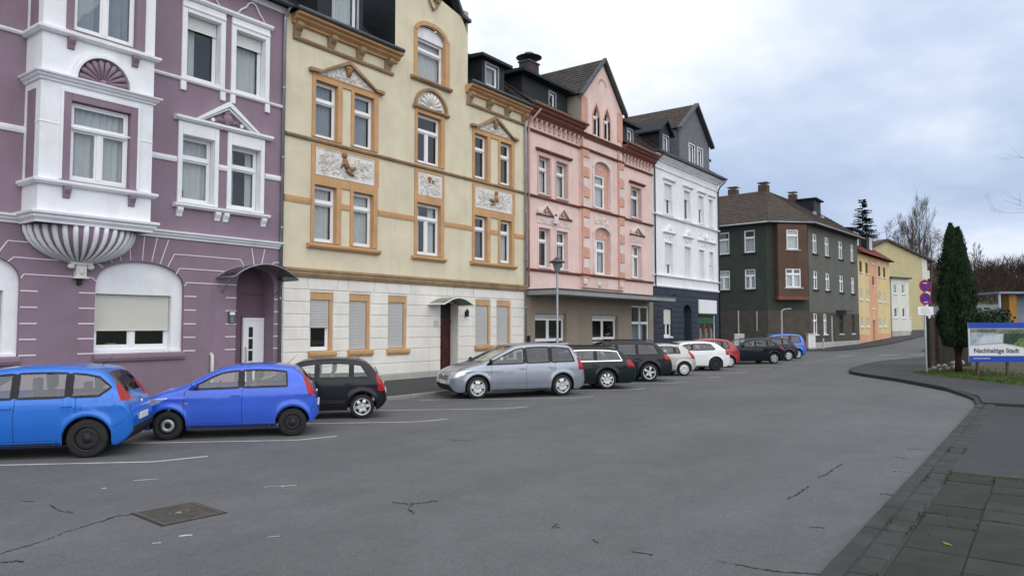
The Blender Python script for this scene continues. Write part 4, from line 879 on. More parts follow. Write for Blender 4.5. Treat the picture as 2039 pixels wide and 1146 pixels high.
downpipe(Wh, wx1-0.08, 0.1, 11.8, 'navy', -0.08, [(wx1, -0.2, 12.1), (wx1+0.2, -0.55, 12.5)])

# ================================================================== parked cars
def lerp_poly(pts, x):
    if x <= pts[0][0]: return pts[0][1]
    for a, b in zip(pts[:-1], pts[1:]):
        if x <= b[0]: return a[1]+(b[1]-a[1])*((x-a[0])/(b[0]-a[0]) if b[0] > a[0] else 1)
    return pts[-1][1]
def chaikin(p, n=2):
    for _ in range(n):
        q = [p[0]]
        for a, b in zip(p[:-1], p[1:]): q += [(a[0]*.75+b[0]*.25, a[1]*.75+b[1]*.25), (a[0]*.25+b[0]*.75, a[1]*.25+b[1]*.75)]
        p = q+[p[-1]]
    return p
def carpaint(name, c, metal=0.25, flake=0.0):
    dk = max(c) < 0.05
    return mat(name, c, 0.32, metal=0.0 if dk else metal, var=0.05, vs=1.5, coat=0.35 if dk else 0.7, spec=0.2 if dk else 0.4, obj=True, dirt=tuple(k*0.85+0.006 for k in c), dirtamt=0.25)
M['redlens'] = mat('red_lamp_lens', (0.36, 0.005, 0.008), 0.25, var=0.25, vs=14, coat=0.3, spec=0.3, obj=True)
M['clearlens'] = mat('clear_lamp_lens', (0.62, 0.64, 0.66), 0.08, metal=0.5, var=0.2, vs=14, coat=1.0, spec=0.6, obj=True)
M['plate'] = mat('number_plate_white', (0.72, 0.72, 0.70), 0.4, var=0.03)
M['seam'] = mat('panel_gap', (0.006, 0.006, 0.007), 0.8, var=0.0)
M['orange'] = mat('orange_lens', (0.5, 0.16, 0.02), 0.2, var=0.05)
WHEELS = {}
def wheel_mesh(r, style):
    k = (round(r, 3), style)
    if k in WHEELS: return WHEELS[k]
    rr = r*0.66; w = 0.095
    t = MB().lathe([(rr-0.02, w-0.01), (rr+0.01, w), (r-0.03, w+0.004), (r-0.006, w-0.02), (r, w-0.05), (r, -w+0.05), (r-0.006, -w+0.02), (r-0.03, -w-0.004), (rr+0.01, -w), (rr-0.02, -w+0.01)], (0, 0, 0), 32, 'y')
    tyre = t.mesh('wheel', 'rubber', True)
    b = MB(); b.lathe([(rr-0.02, w-0.02), (rr-0.02, -w+0.03), (rr+0.012, -w+0.005), (rr+0.012, -w-0.004), (rr-0.012, -w-0.002), (rr-0.02, -w+0.03)], (0, 0, 0), 32, 'y')
    if style[0] == 'alloy' or style[0] == 'cap':
        n = style[1]
        for i in range(n):
            a = 2*math.pi*i/n; c, s = math.cos(a), math.sin(a)
            wi, wo = (0.045, 0.030) if style[0] == 'alloy' else (0.06, 0.075)
            pts = []
            for (rad, hw, yy) in ((0.03, wi, -w+0.006), (rr*0.6, (wi+wo)/2, -w+0.0), (rr-0.005, wo, -w+0.012)):
                for sg in (-1, 1):
                    for dy in (0.0, 0.03): pts.append((rad*c-sg*hw*s, yy+dy, rad*s+sg*hw*c))
            q = len(b.v); b.v += pts
            for m_ in range(2):
                o = q+m_*4; b.f += [(o, o+4, o+6, o+2), (o+1, o+3, o+7, o+5), (o, o+1, o+5, o+4), (o+2, o+6, o+7, o+3)]
        b.lathe([(0.0, -w-0.004), (0.05, -w-0.002), (0.062, -w+0.02)], (0, 0, 0), 16, 'y')
    else:
        b.lathe([(0.0, -w+0.01), (0.05, -w+0.008), (0.06, -w+0.03), (rr*0.5, -w+0.04), (rr*0.72, -w+0.018), (rr-0.02, -w+0.045)], (0, 0, 0), 28, 'y')
        for i in range(4):
            a = 2*math.pi*i/4+0.4; b.ball((0.085*math.cos(a), -w+0.028, 0.085*math.sin(a)), 0.014)
    if style[0] == 'steel' and style[-1] == 'z': b = MB().lathe([(rr*0.30, -w+0.03), (rr*0.36, -w+0.004), (rr*0.62, -w+0.002), (rr*0.70, -w+0.03)], (0, 0, 0), 28, 'y')
    rim = b.mesh('rim', 'silver' if style[-1] == 's' else ('black' if style[-1] == 'k' else 'zinc'), style[0] == 'steel')
    back = MB().lathe([(0.0, -0.02), (rr-0.015, -0.02)], (0, 0, 0), 24, 'y').mesh('brake', 'black')
    WHEELS[k] = (tyre, rim, back); return WHEELS[k]
def inside(poly, x, z):
    return all((poly[(i+1) % len(poly)][0]-poly[i][0])*(z-poly[i][1])-(poly[(i+1) % len(poly)][1]-poly[i][1])*(x-poly[i][0]) >= -1e-6 for i in range(len(poly)))
def ccw(p):
    a = sum(p[i][0]*p[(i+1) % len(p)][1]-p[(i+1) % len(p)][0]*p[i][1] for i in range(len(p))); return p if a > 0 else p[::-1]
def make_car(label, wheel_at, ang, paint, L, W, H, xf, xr, wr, nose=0.72, cowl=(0.95, 0.97), hdr=1.75, rt=3.2, rb=(3.4, 1.0), belt=(0.97, 1.02),
             pil=((1.1, 1.5), 2.0, 2.7, (3.0, 2.9)), tail=None, head=None, style=('alloy', 5, 's'), sill=0.20, doors=(1.15, 2.05, 3.0), cladding=False, strip=False,
             glassr='carglass', chrome=False, rails=False, dark_roof=False, name='parked_car', z0=0.0, front_style=None, hl=None, plate_z=0.62, rear_black=False, tumble=0.26, sc=0.95, ty=0.66):
    top = [(0, 0.44), (0.015, 0.56), (0.05, nose-0.08), (0.16, nose), (cowl[0]*0.55, (nose+cowl[1])/2+0.035), (cowl[0], cowl[1]), (hdr-0.12, H-0.13), (hdr+0.15, H-0.035), ((hdr+rt)/2, H), (rt-0.35, H-0.03), (rt, H-0.085),
           (rb[0], rb[1]), (L-0.07, max(0.84, rb[1]-0.14)), (L-0.015, 0.64), (L, 0.46)]
    top = chaikin(top, 2)
    zt = lambda x: lerp_poly(top, x)
    Ra = wr+0.055
    def zl(x):
        z = sill
        if x < 0.22: z = sill+(0.42-sill)*(1-x/0.22)**2.0*0.9+0.02*(1-x/0.22)
        elif x > L-0.22: z = sill+0.03+(0.44-sill-0.03)*((x-L+0.22)/0.22)**2.0*0.92
        for cx in (xf, xr):
            d = abs(x-cx)
            if d < Ra: z = max(z, wr+math.sqrt(max(0, Ra*Ra-d*d)))
        return min(z, zt(x)-0.02)
    bz = lambda x: belt[0]+(belt[1]-belt[0])*min(1, max(0, (x-cowl[0])/(rb[0]-cowl[0])))
    def plan(x):
        k = 1.0
        if x < 0.9: k -= 0.10*((0.9-x)/0.9)**2.2
        if x < 0.22: k -= 0.13*((0.22-x)/0.22)**2.4
        if x > L-0.8: k -= 0.06*((x-L+0.8)/0.8)**2
        if x > L-0.16: k -= 0.10*((x-L+0.16)/0.16)**2.4
        return k
    def yy(x, z):
        wb = W/2*plan(x); b = bz(x); lo, hi = zl(x), zt(x)
        if z < b:
            t = max(0, (z-0.2)/(b-0.2)); y = wb*(0.945+0.055*math.sin(math.pi/2*min(1, t/0.5)))-wb*0.022*max(0, (t-0.5)/0.5)**2
            y += 0.010*math.exp(-((z-(b-0.16))/0.03)**2)
        else: y = wb*0.974-(z-b)*tumble-0.012*min(1, (z-b)/0.03)
        for cx in (xf, xr):
            d = math.hypot(x-cx, z-wr)
            y += 0.018*math.exp(-((d-Ra-0.01)/0.055)**2)
        r = min(0.13, 0.45*(hi-lo)+0.01); d = hi-z
        if d < r: y -= r*0.95*(1-math.sqrt(max(0, 1-(1-d/r)**2)))
        e = z-lo
        if e < 0.05: y -= 0.015*(1-e/0.05)**2
        return max(y, 0.05)
    xs = set([0, 0.006, 0.02, 0.045, 0.08, 0.12, 0.17, L, L-0.004, L-0.012, L-0.03, L-0.06, L-0.10, L-0.15, cowl[0], hdr, rt, rb[0]])
    x = 0.22
    while x < L-0.18: xs.add(round(x, 4)); x += 0.07
    for cx in (xf, xr):
        for i in range(19): xs.add(round(cx-Ra*math.cos(math.pi*i/18), 4))
        xs.add(round(cx-Ra-0.004, 4)); xs.add(round(cx+Ra+0.004, 4))
    xs = sorted(v for v in xs if 0 <= v <= L); ys = [xs[0]]
    for v in xs[1:]:
        if v-ys[-1] > 0.0035: ys.append(v)
    xs = ys
    fr = [0, 0.03, 0.07, 0.13, 0.2, 0.28, 0.36, 0.44, 0.52, 0.58, 0.63, 0.68, 0.74, 0.8, 0.86, 0.91, 0.945, 0.97, 0.988, 1.0]
    tf = [0.94, 0.8, 0.6, 0.4, 0.2, 0.0]
    crown = 0.028
    bm = bmesh.new(); lay = bm.faces.layers.int.new('cat')
    for sg in (-1, 1):
        cols = []
        for x in xs:
            lo, hi = zl(x), zt(x); c = [bm.verts.new((x, 0, lo)), bm.verts.new((x, sg*0.7*yy(x, lo), lo))]
            for f in fr: z = lo+(hi-lo)*f; c.append(bm.verts.new((x, sg*yy(x, z), z)))
            ye = yy(x, hi); cr = crown*min(1, ye*1.3)
            for f in tf: c.append(bm.verts.new((x, sg*ye*f, hi+cr*(1-f*f))))
            cols.append(c)
        nr = len(cols[0])
        for i in range(len(xs)-1):
            for j in range(nr-1):
                q = (cols[i][j], cols[i+1][j], cols[i+1][j+1], cols[i][j+1])
                f = bm.faces.new(q if sg < 0 else q[::-1])
                f[lay] = 0 if j < 2 else (1 if j < 1+len(fr) else (3 if j == 1+len(fr) else 2)); f.smooth = True
        for c in (cols[0], cols[-1]):
            f = bm.faces.new(c if (c is cols[0]) == (sg < 0) else c[::-1]); f[lay] = 1
    bmesh.ops.remove_doubles(bm, verts=bm.verts, dist=0.0008)
    polys = {}
    # side windows between slanted A and D pillars
    edges = [pil[0]]+[(p, p) if not isinstance(p, tuple) else p for p in pil[1:-1]]+[pil[-1]]
    gap = 0.045
    for i in range(len(edges)-1):
        (ab, at_), (cb, ct) = edges[i], edges[i+1]
        g0 = 0 if i == 0 else gap; g1 = 0 if i == len(edges)-2 else gap
        ab, at_, cb, ct = ab+g0, at_+g0, cb-g1, ct-g1
        pl = [(ab, bz(ab)+0.015), (cb, bz(cb)+0.015)]+[(ct+(at_-ct)*t, min(zt(ct+(at_-ct)*t)-0.105, H-0.115)) for t in (0, 0.33, 0.67, 1)]
        polys['w%d' % i] = ccw(pl)
    if tail: polys['tail'] = ccw(tail)
    if head is None: head = [(-0.05, nose-0.20), (0.30, nose-0.12), (0.62, nose+0.05), (0.40, nose+0.045), (-0.05, nose-0.03)]
    polys['head'] = ccw(head)
    for k, pl in polys.items():
        x0, x1 = min(p[0] for p in pl)-0.12, max(p[0] for p in pl)+0.12
        for i in range(len(pl)):
            p, q = pl[i], pl[(i+1) % len(pl)]; d = (q[0]-p[0], q[1]-p[1])
            if math.hypot(*d) < 1e-4: continue
            fs = [f for f in bm.faces if f[lay] != 0 and x0 < f.calc_center_median().x < x1]
            g = set(fs); 
            for f in fs: g.update(f.edges); g.update(f.verts)
            bmesh.ops.bisect_plane(bm, geom=list(g), dist=0.0004, plane_co=(p[0], 0, p[1]), plane_no=(d[1], 0, -d[0]))
        if k in ('tail', 'head'):
            ym = W*0.5*(0.60 if k == 'head' else ty)
            for s in (-1, 1):
                fs = [f for f in bm.faces if f[lay] != 0 and x0 < f.calc_center_median().x < x1]; g = set(fs)
                for f in fs: g.update(f.edges); g.update(f.verts)
                bmesh.ops.bisect_plane(bm, geom=list(g), dist=0.0004, plane_co=(0, s*ym, 0), plane_no=(0, 1, 0))
    groups = {}
    for f in bm.faces:
        c = f.calc_center_median(); k = 'body'; ca = f[lay]
        if ca == 0: k = 'under'
        else:
            s = 'L' if c.y < 0 else 'R'
            for nm, pl in polys.items():
                if inside(pl, c.x, c.z):
                    if nm in ('tail', 'head'):
                        if abs(c.y) > W*0.5*(0.60 if nm == 'head' else ty): k = nm+s; break
                    elif ca == 1: k = nm+s; break
            if k == 'body' and ca == 2:
                if cowl[0] < c.x < hdr: k = 'wind'
                elif rt < c.x < rb[0]: k = 'rear'
        groups.setdefault(k, []).append(f)
    cx = L/2
    root = empty(name, (0, 0, 0), 0, label, 'car', 'cars parked at an angle along the kerb')
    def emit(k, nm, m):
        if k not in groups: return None
        idx = {}; vs = []; fs = []
        for f in groups[k]:
            t = []
            for v in f.verts:
                if v.index not in idx: idx[v.index] = len(vs); vs.append((v.co.x-cx, v.co.y, v.co.z))
                t.append(idx[v.index])
            fs.append(t)
        me = bpy.data.meshes.new(nm); me.from_pydata(vs, [], fs); me.update(); me.materials.append(M[m] if isinstance(m, str) else m)
        me.polygons.foreach_set('use_smooth', [True]*len(fs)); o = bpy.data.objects.new(nm, me); link(o, root); return o
    bm.verts.index_update()
    body = emit('body', 'body', paint); emit('under', 'underbody', 'black')
    for k in list(groups):
        if k[0] == 'w' and k != 'wind': emit(k, 'side_window', glassr if k[1] != '0' else 'carglass')
    emit('wind', 'windscreen', 'carglass'); emit('rear', 'rear_window', 'darkglass')
    for s in 'LR': emit('tail'+s, 'tail_light', 'redlens'); emit('head'+s, 'headlight', 'clearlens')
    bm.free()
    # gaskets round the side windows and panel gaps
    def ribbon(mb, pts, w, off, s, closed=False):
        pp = []
        for a, b in zip(pts, (pts[1:]+[pts[0]]) if closed else pts[1:]):
            n = max(1, int(math.hypot(b[0]-a[0], b[1]-a[1])/0.05)); pp += [(a[0]+(b[0]-a[0])*i/n, a[1]+(b[1]-a[1])*i/n) for i in range(n)]
        if not closed: pp.append(pts[-1])
        n = len(pp); b0 = len(mb.v)
        for i in range(n):
            a, b = pp[(i-1) % n] if closed or i else pp[0], pp[(i+1) % n] if closed or i < n-1 else pp[-1]
            dx, dz = b[0]-a[0], b[1]-a[1]; l_ = math.hypot(dx, dz) or 1; nx, nz = -dz/l_*w/2, dx/l_*w/2
            for sg in (-1, 1):
                x, z = pp[i][0]+sg*nx, pp[i][1]+sg*nz; mb.v.append((x-cx, s*(yy(min(max(x, 0), L), z)+off), z))
        for i in range(n if closed else n-1):
            j = (i+1) % n; mb.f.append((b0+2*i, b0+2*j, b0+2*j+1, b0+2*i+1))
    for s in (-1, 1):
        mb = MB()
        for k, pl in polys.items():
            if k[0] == 'w': ribbon(mb, pl, 0.034, 0.009, s, True)
        ws = [polys[k] for k in polys if k[0] == 'w']
        for p1, p2 in zip(ws[:-1], ws[1:]):   # black pillars between the windows
            b1 = sorted(p1, key=lambda p: -p[0])[:2]; b2 = sorted(p2, key=lambda p: p[0])[:2]
            za, zb_ = max(min(b1[0][1], b1[1][1]), min(b2[0][1], b2[1][1])), min(max(b1[0][1], b1[1][1]), max(b2[0][1], b2[1][1]))
            xm = (max(p[0] for p in p1)+min(p[0] for p in p2))/2; ribbon(mb, [(xm, za), (xm, (za+zb_)/2), (xm, zb_)], 0.10, 0.0075, s)
        mb.build('window_seal', 'black' if not chrome else 'black', root)
        if chrome:
            mb = MB(); al = [polys[k] for k in polys if k[0] == 'w']
            lo = [(al[0][0][0] if al[0][0][1] < 1.2 else al[0][1][0], bz(1.2)), (max(p[0] for p in al[-1])-0.05, bz(rb[0]))]
            xa, xb = min(min(p[0] for p in q) for q in al), max(max(p[0] for p in q) for q in al)
            ribbon(mb, [(xa, bz(xa)+0.0), (xb, bz(xb)+0.0)], 0.03, 0.014, s); rpts = [(x_, min(zt(x_)-0.095, H-0.105)) for x_ in [edges[0][1]+(edges[-1][1]-edges[0][1])*t/8 for t in range(9)]]
            ribbon(mb, rpts+[(xb, bz(xb))], 0.028, 0.014, s); mb.build('chrome_trim', 'chrome', root)
        mb = MB()
        for i, dx in enumerate(doors):
            zb_ = sill+0.10; xt = dx
            if abs(dx-xr) < Ra+0.05: # rear door cut follows the arch
                a0 = math.asin(min(1, (0.62-wr)/(Ra+0.03))) if 0.62-wr < Ra else 1.2
                ribbon(mb, [(dx, bz(dx)), (dx, wr+0.42)], 0.007, 0.0015, s)
            else: ribbon(mb, [(dx, bz(dx) if i else bz(dx)-0.01), (dx-0.02, (bz(dx)+zb_)/2), (dx, zb_)], 0.007, 0.0015, s)
        ribbon(mb, [(doors[0], sill+0.10), (min(doors[-1], xr-Ra-0.05), sill+0.10)], 0.006, 0.0015, s)
        ribbon(mb, [(xr+Ra+0.02, 0.50), (L-0.10, 0.62)], 0.006, 0.0015, s); ribbon(mb, [(0.12, nose-0.2), (xf-Ra-0.02, 0.52)], 0.006, 0.0015, s)
        tag(mb.build('panel_gap', 'seam', root), kind='stuff')
        for dx in doors[1:]:
            hz = bz(dx)-0.14; y = yy(dx-0.12, hz)
            MB().box(dx-0.22-cx, dx-0.05-cx, s*y-0.028 if s < 0 else y-0.01, s*y+0.01 if s < 0 else y+0.028, hz-0.016, hz+0.016).build('door_handle', paint if not cladding else 'black', root, bevel=0.008)
            if dx == doors[1] and len(doors) == 2: break
        if strip or cladding:
            mb = MB(); h = (0.42, 0.10) if cladding else (0.46, 0.045)
            ribbon(mb, [(xf+Ra+0.05, h[0]), (xr-Ra-0.05, h[0])], h[1], 0.012, s); mb.build('side_moulding', 'black' if cladding else paint, root)
        MB().box(xf+0.30-cx, xf+0.36-cx, s*yy(xf+0.33, 0.70)-0.006, s*yy(xf+0.33, 0.70)+0.006, 0.685, 0.715).build('side_indicator', 'orange', root, bevel=0.004)
        mb = MB(); ribbon(mb, [(xf+Ra+0.01, sill+0.035), (xr-Ra-0.01, sill+0.035)], 0.06, 0.004, s); mb.build('sill_trim', 'black', root)
        xm, zm = edges[0][0]+0.12, bz(edges[0][0])+0.10; y = yy(xm, zm)
        mi = MB().ball((xm-cx, s*(y+0.13), zm), 0.055, 0.105, 0.075, 12, 8); mi.box(xm-0.03-cx, xm+0.03-cx, min(s*y, s*(y+0.1)), max(s*y, s*(y+0.1)), zm-0.06, zm-0.03)
        mi.build('wing_mirror', paint if not cladding and not strip else 'black', root, smooth=True)
        if rails: MB().tube([(hdr+0.15-cx, s*(W/2*0.66), H-0.03), (hdr+0.3-cx, s*W/2*0.66, H+0.035), (rt-0.2-cx, s*W/2*0.66, H+0.02), (rt-0.05-cx, s*W/2*0.66, H-0.05)], 0.016, 6).build('roof_rail', 'black', root)
        for ax in (xf, xr):
            st = front_style if (front_style and ax == xf) else style
            ty, ri, ba = wheel_mesh(wr, st)
            w = bpy.data.objects.new('wheel', ty); link(w, root); w.location = (ax-cx, s*(W/2-0.115), wr); w.rotation_euler = (0, random.random()*6.28*(-1 if s < 0 else 1), math.pi if s > 0 else 0)
            inst(ri, 'rim', w); inst(ba, 'brake_disc', w)
    # rear details
    pz = plate_z
    MB().box(L-0.015-cx, L+0.012-cx, -0.26, 0.26, pz-0.055, pz+0.055).build('number_plate', 'plate', root, bevel=0.006)
    MB().box(-0.012-cx, 0.012-cx, -0.26, 0.26, 0.42, 0.53).build('number_plate', 'plate', root, bevel=0.006)
    gr = MB()
    for k in range(4): gr.box(-0.006-cx+0.012*k, 0.05-cx+0.012*k, -W*0.24, W*0.24, nose-0.24+k*0.035, nose-0.222+k*0.035)
    gr.build('grille', 'black', root)
    rbm = MB(); rbm.box(L-0.10-cx, L+0.010-cx, -W*0.40, W*0.40, 0.40, 0.50); rbm.build('bumper_strip', 'black' if (cladding or strip or rear_black) else paint, root, bevel=0.02)
    xm = (rt+rb[0])/2; MB().tube([(rb[0]-0.02-cx, 0.0, rb[1]+0.05), (rb[0]-(rb[0]-rt)*0.3-cx, 0.30, rb[1]+0.05+(H-0.085-rb[1])*0.3+0.03)], 0.010, 6).build('rear_wiper', 'black', root)
    MB().tube([(rt-0.25-cx, 0, H-0.04), (rt-0.05-cx, 0, H+0.16)], [0.006, 0.003], 5).build('aerial', 'black', root)
    MB().lathe([(0, 0.016), (0.035, 0.014), (0.042, 0.0)], (L-0.045-cx, 0, max(0.80, rb[1]-0.18)), 16, 'x').build('badge', 'chrome', root)
    MB().lathe([(0, -0.016), (0.035, -0.014), (0.042, 0.0)], (0.03-cx, 0, nose-0.12), 16, 'x').build('badge', 'chrome', root)
    # cabin
    sx = edges[0][0]+0.55
    for s in (-1, 1):
        st = MB(); st.box(sx-cx, sx+0.48-cx, s*0.36-0.24, s*0.36+0.24, 0.30, 0.52)
        st.add([(sx+0.42-cx, s*0.36-0.23, 0.50), (sx+0.54-cx, s*0.36-0.23, 0.50), (sx+0.54-cx, s*0.36+0.23, 0.50), (sx+0.42-cx, s*0.36+0.23, 0.50), (sx+0.60-cx, s*0.36-0.19, 1.06), (sx+0.70-cx, s*0.36-0.19, 1.06), (sx+0.70-cx, s*0.36+0.19, 1.06), (sx+0.60-cx, s*0.36+0.19, 1.06)], [(0, 3, 2, 1), (4, 5, 6, 7), (0, 1, 5, 4), (1, 2, 6, 5), (2, 3, 7, 6), (3, 0, 4, 7)])
        st.box(sx+0.64-cx, sx+0.74-cx, s*0.36-0.12, s*0.36+0.12, 1.10, min(1.32, H-0.14)); st.build('front_seat', 'seat', root, bevel=0.03)
    rs = MB(); r0 = min(sx+1.0, rb[0]-0.55); rs.box(r0-cx, r0+0.45-cx, -W*0.36, W*0.36, 0.32, 0.54); rs.box(r0+0.40-cx, r0+0.52-cx, -W*0.36, W*0.36, 0.5, bz(r0)+0.06)
    for s in (-1, 1): rs.box(r0+0.42-cx, r0+0.51-cx, s*0.36-0.12, s*0.36+0.12, bz(r0)+0.08, bz(r0)+0.24)
    rs.build('rear_seat', 'seat', root, bevel=0.03)
    MB().box(cowl[0]+0.05-cx, cowl[0]+0.55-cx, -W*0.40, W*0.40, 0.55, bz(cowl[0])-0.02).build('dashboard', 'black', root, bevel=0.03)
    xw, zw = cowl[0]+0.68, bz(1.0)-0.02
    MB().tube([(xw-cx+0.06*math.sin(a), -0.36+0.18*math.cos(a), zw+0.17*math.sin(a)) for a in [2*math.pi*i/16 for i in range(17)]], 0.014, 5).build('steering_wheel', 'black', root)
    MB().box(0.9-cx, rb[0]-0.05-cx, -W*0.40, W*0.40, 0.26, 0.29).build('cabin_floor', 'black', root)
    # place: the near rear wheel stands at wheel_at, the nose points into the bay
    a = -R_(ang); lx, ly = (xr-cx)*sc, -(W/2-0.02)*sc; root.scale = (sc, sc, sc); root.rotation_euler = (0, 0, a)
    root.location = (wheel_at[0]-(lx*math.cos(a)-ly*math.sin(a)), wheel_at[1]-(lx*math.sin(a)+ly*math.cos(a)), z0)
    return root
make_car('bright blue five-door car with tall red tail lights, black steel wheels', (5.26, -7.10), 40, carpaint('azure_paint', (0.012, 0.150, 0.60)), 4.08, 1.69, 1.53, 0.80, 3.40, 0.32,
         nose=0.76, cowl=(1.0, 1.0), hdr=1.85, rt=3.62, rb=(3.90, 1.04), belt=(0.97, 1.02), pil=((1.25, 1.80), 2.30, 3.10, (3.56, 3.74)), tail=[(3.66, 1.50), (3.83, 1.47), (4.12, 0.95), (3.90, 0.93)],
         style=('steel', 0, 'k'), doors=(1.22, 2.32, 3.22), glassr='carglass', rear_black=True, sc=0.93, ty=0.50)
make_car('royal blue three-door hatchback with black mirrors', (8.56, -7.80), 40, carpaint('royal_blue_paint', (0.030, 0.105, 0.60)), 3.42, 1.475, 1.44, 0.62, 2.93, 0.275,
         nose=0.76, cowl=(0.78, 0.98), hdr=1.52, rt=3.02, rb=(3.28, 1.02), belt=(0.95, 1.00), pil=((0.98, 1.42), 1.95, (2.82, 2.80)), tail=[(3.04, 1.43), (3.15, 1.41), (3.46, 0.84), (3.24, 0.80)],
         style=('steel', 0, 'k'), front_style=('steel', 0, 'z'), doors=(0.92, 1.98), sc=0.93, ty=0.50)
make_car('black small upright hatchback with upright red tail lights', (11.08, -6.90), 41, carpaint('black_paint_a', (0.006, 0.008, 0.014), 0.1), 3.54, 1.58, 1.44, 0.66, 2.96, 0.29,
         nose=0.80, cowl=(0.80, 0.98), hdr=1.50, rt=3.08, rb=(3.38, 0.98), belt=(0.96, 0.98), pil=((1.05, 1.42), 1.90, 2.70, (3.12, 2.92)), tail=[(3.28, 1.06), (3.60, 1.06), (3.60, 0.66), (3.34, 0.66)],
         style=('alloy', 6, 's'), doors=(1.0, 1.92, 2.75), cladding=True, sc=0.92)
make_car('silver grey people carrier with black mirror and five-spoke wheels', (18.10, -7.68), 32, carpaint('blue_silver_paint', (0.310, 0.340, 0.395), 0.55), 4.30, 1.80, 1.59, 0.80, 3.50, 0.325,
         nose=0.78, cowl=(0.92, 1.0), hdr=1.98, rt=3.88, rb=(4.14, 1.08), belt=(0.97, 1.03), pil=((1.06, 1.86), 2.30, 3.12, (3.92, 3.76)), tail=[(4.00, 1.14), (4.35, 1.18), (4.35, 0.78), (4.05, 0.78)],
         style=('cap', 5, 's'), doors=(1.22, 2.32, 3.26), strip=True, glassr='darkglass', sc=0.97)
make_car('dark green estate car with chrome window trim beside the silver people carrier', (20.80, -7.66), 44, carpaint('dark_green_paint', (0.005, 0.011, 0.012), 0.15), 4.82, 1.80, 1.43, 0.92, 3.75, 0.33,
         nose=0.72, cowl=(1.40, 0.94), hdr=2.10, rt=4.30, rb=(4.62, 0.98), belt=(0.93, 0.98), pil=((1.65, 2.10), 2.55, 3.35, (4.28, 4.12)), tail=[(4.42, 0.98), (4.86, 1.02), (4.86, 0.76), (4.50, 0.76)],
         style=('alloy', 8, 's'), doors=(1.55, 2.58, 3.45), chrome=True, rails=True, rear_black=True)
make_car('black off-road car with grey trim behind the green estate', (24.50, -7.36), 45, carpaint('black_paint_b', (0.008, 0.010, 0.016), 0.15), 4.70, 1.86, 1.57, 0.88, 3.72, 0.36,
         nose=0.85, cowl=(1.35, 1.04), hdr=2.05, rt=4.10, rb=(4.45, 1.05), belt=(1.0, 1.05), pil=((1.60, 2.02), 2.45, 3.25, (4.12, 3.95)), tail=[(4.30, 1.05), (4.75, 1.07), (4.75, 0.84), (4.36, 0.84)],
         style=('alloy', 5, 's'), doors=(1.5, 2.48, 3.40), sill=0.28, rails=True, glassr='darkglass', rear_black=True)
make_car('pale cream small hatchback with silver wheel covers', (28.26, -7.10), 45, carpaint('cream_paint', (0.46, 0.46, 0.42), 0.3), 3.77, 1.64, 1.38, 0.72, 3.19, 0.29,
         nose=0.74, cowl=(0.92, 0.92), hdr=1.62, rt=3.22, rb=(3.56, 1.00), belt=(0.92, 0.97), pil=((1.10, 1.55), 2.02, 2.78, (3.02, 2.94)), tail=[(3.36, 1.06), (3.82, 1.0), (3.82, 0.70), (3.54, 0.74)],
         style=('cap', 7, 's'), doors=(1.05, 2.04, 2.80), strip=True)
make_car('white hatchback with black wheels', (32.24, -6.92), 44, carpaint('white_paint', (0.74, 0.75, 0.77), 0.0), 4.24, 1.75, 1.41, 0.78, 3.44, 0.32,
         nose=0.74, cowl=(1.12, 0.95), hdr=1.80, rt=3.55, rb=(3.95, 1.02), belt=(0.95, 1.02), pil=((1.28, 1.72), 2.25, (3.42, 3.22)), tail=[(3.92, 0.96), (4.3, 0.96), (4.3, 0.74), (3.98, 0.76)],
         style=('alloy', 7, 'k'), doors=(1.2, 2.3))
make_car('red small car half hidden behind the white hatchback', (35.35, -6.45), 45, carpaint('red_paint', (0.36, 0.030, 0.028), 0.1), 3.80, 1.66, 1.48, 0.74, 3.20, 0.29,
         nose=0.78, cowl=(0.95, 0.98), hdr=1.62, rt=3.30, rb=(3.62, 1.0), belt=(0.96, 1.0), pil=((1.12, 1.52), 2.02, 2.80, (3.20, 3.10)), tail=[(3.50, 1.05), (3.86, 1.0), (3.86, 0.74), (3.58, 0.74)], style=('cap', 7, 's'))
make_car('black hatchback with silver five-spoke wheels beside the red car', (40.02, -7.20), 40, carpaint('black_paint_c', (0.007, 0.009, 0.016), 0.2), 4.20, 1.74, 1.46, 0.84, 3.42, 0.31,
         nose=0.73, cowl=(1.12, 0.94), hdr=1.85, rt=3.45, rb=(3.90, 1.00), belt=(0.95, 1.01), pil=((1.30, 1.76), 2.26, 3.02, (3.56, 3.36)), tail=[(3.82, 1.0), (4.25, 1.0), (4.25, 0.78), (3.88, 0.78)],
         style=('cap', 5, 's'), doors=(1.2, 2.28, 3.1))
make_car('dark grey hatchback between the black hatchback and the light blue van', (43.95, -6.86), 43, carpaint('dark_grey_paint', (0.025, 0.028, 0.035), 0.4), 4.10, 1.72, 1.47, 0.82, 3.38, 0.31,
         nose=0.75, cowl=(1.08, 0.95), hdr=1.82, rt=3.45, rb=(3.85, 1.0), belt=(0.96, 1.02), pil=((1.28, 1.72), 2.2, 2.98, (3.50, 3.32)), tail=[(3.76, 1.0), (4.15, 1.0), (4.15, 0.76), (3.82, 0.76)],
         style=('cap', 5, 's'))
make_car('light blue tall van-like car at the end of the parked row', (46.95, -6.56), 43, carpaint('light_blue_paint', (0.040, 0.170, 0.62), 0.2), 4.00, 1.66, 1.62, 0.76, 3.30, 0.31,
         nose=0.86, cowl=(0.92, 1.04), hdr=1.70, rt=3.72, rb=(3.92, 1.06), belt=(1.02, 1.06), pil=((1.10, 1.55), 2.0, 2.80, (3.55, 3.50)), tail=[(3.74, 1.25), (4.05, 1.2), (4.05, 0.78), (3.78, 0.78)],
         style=('cap', 5, 's'), strip=True)

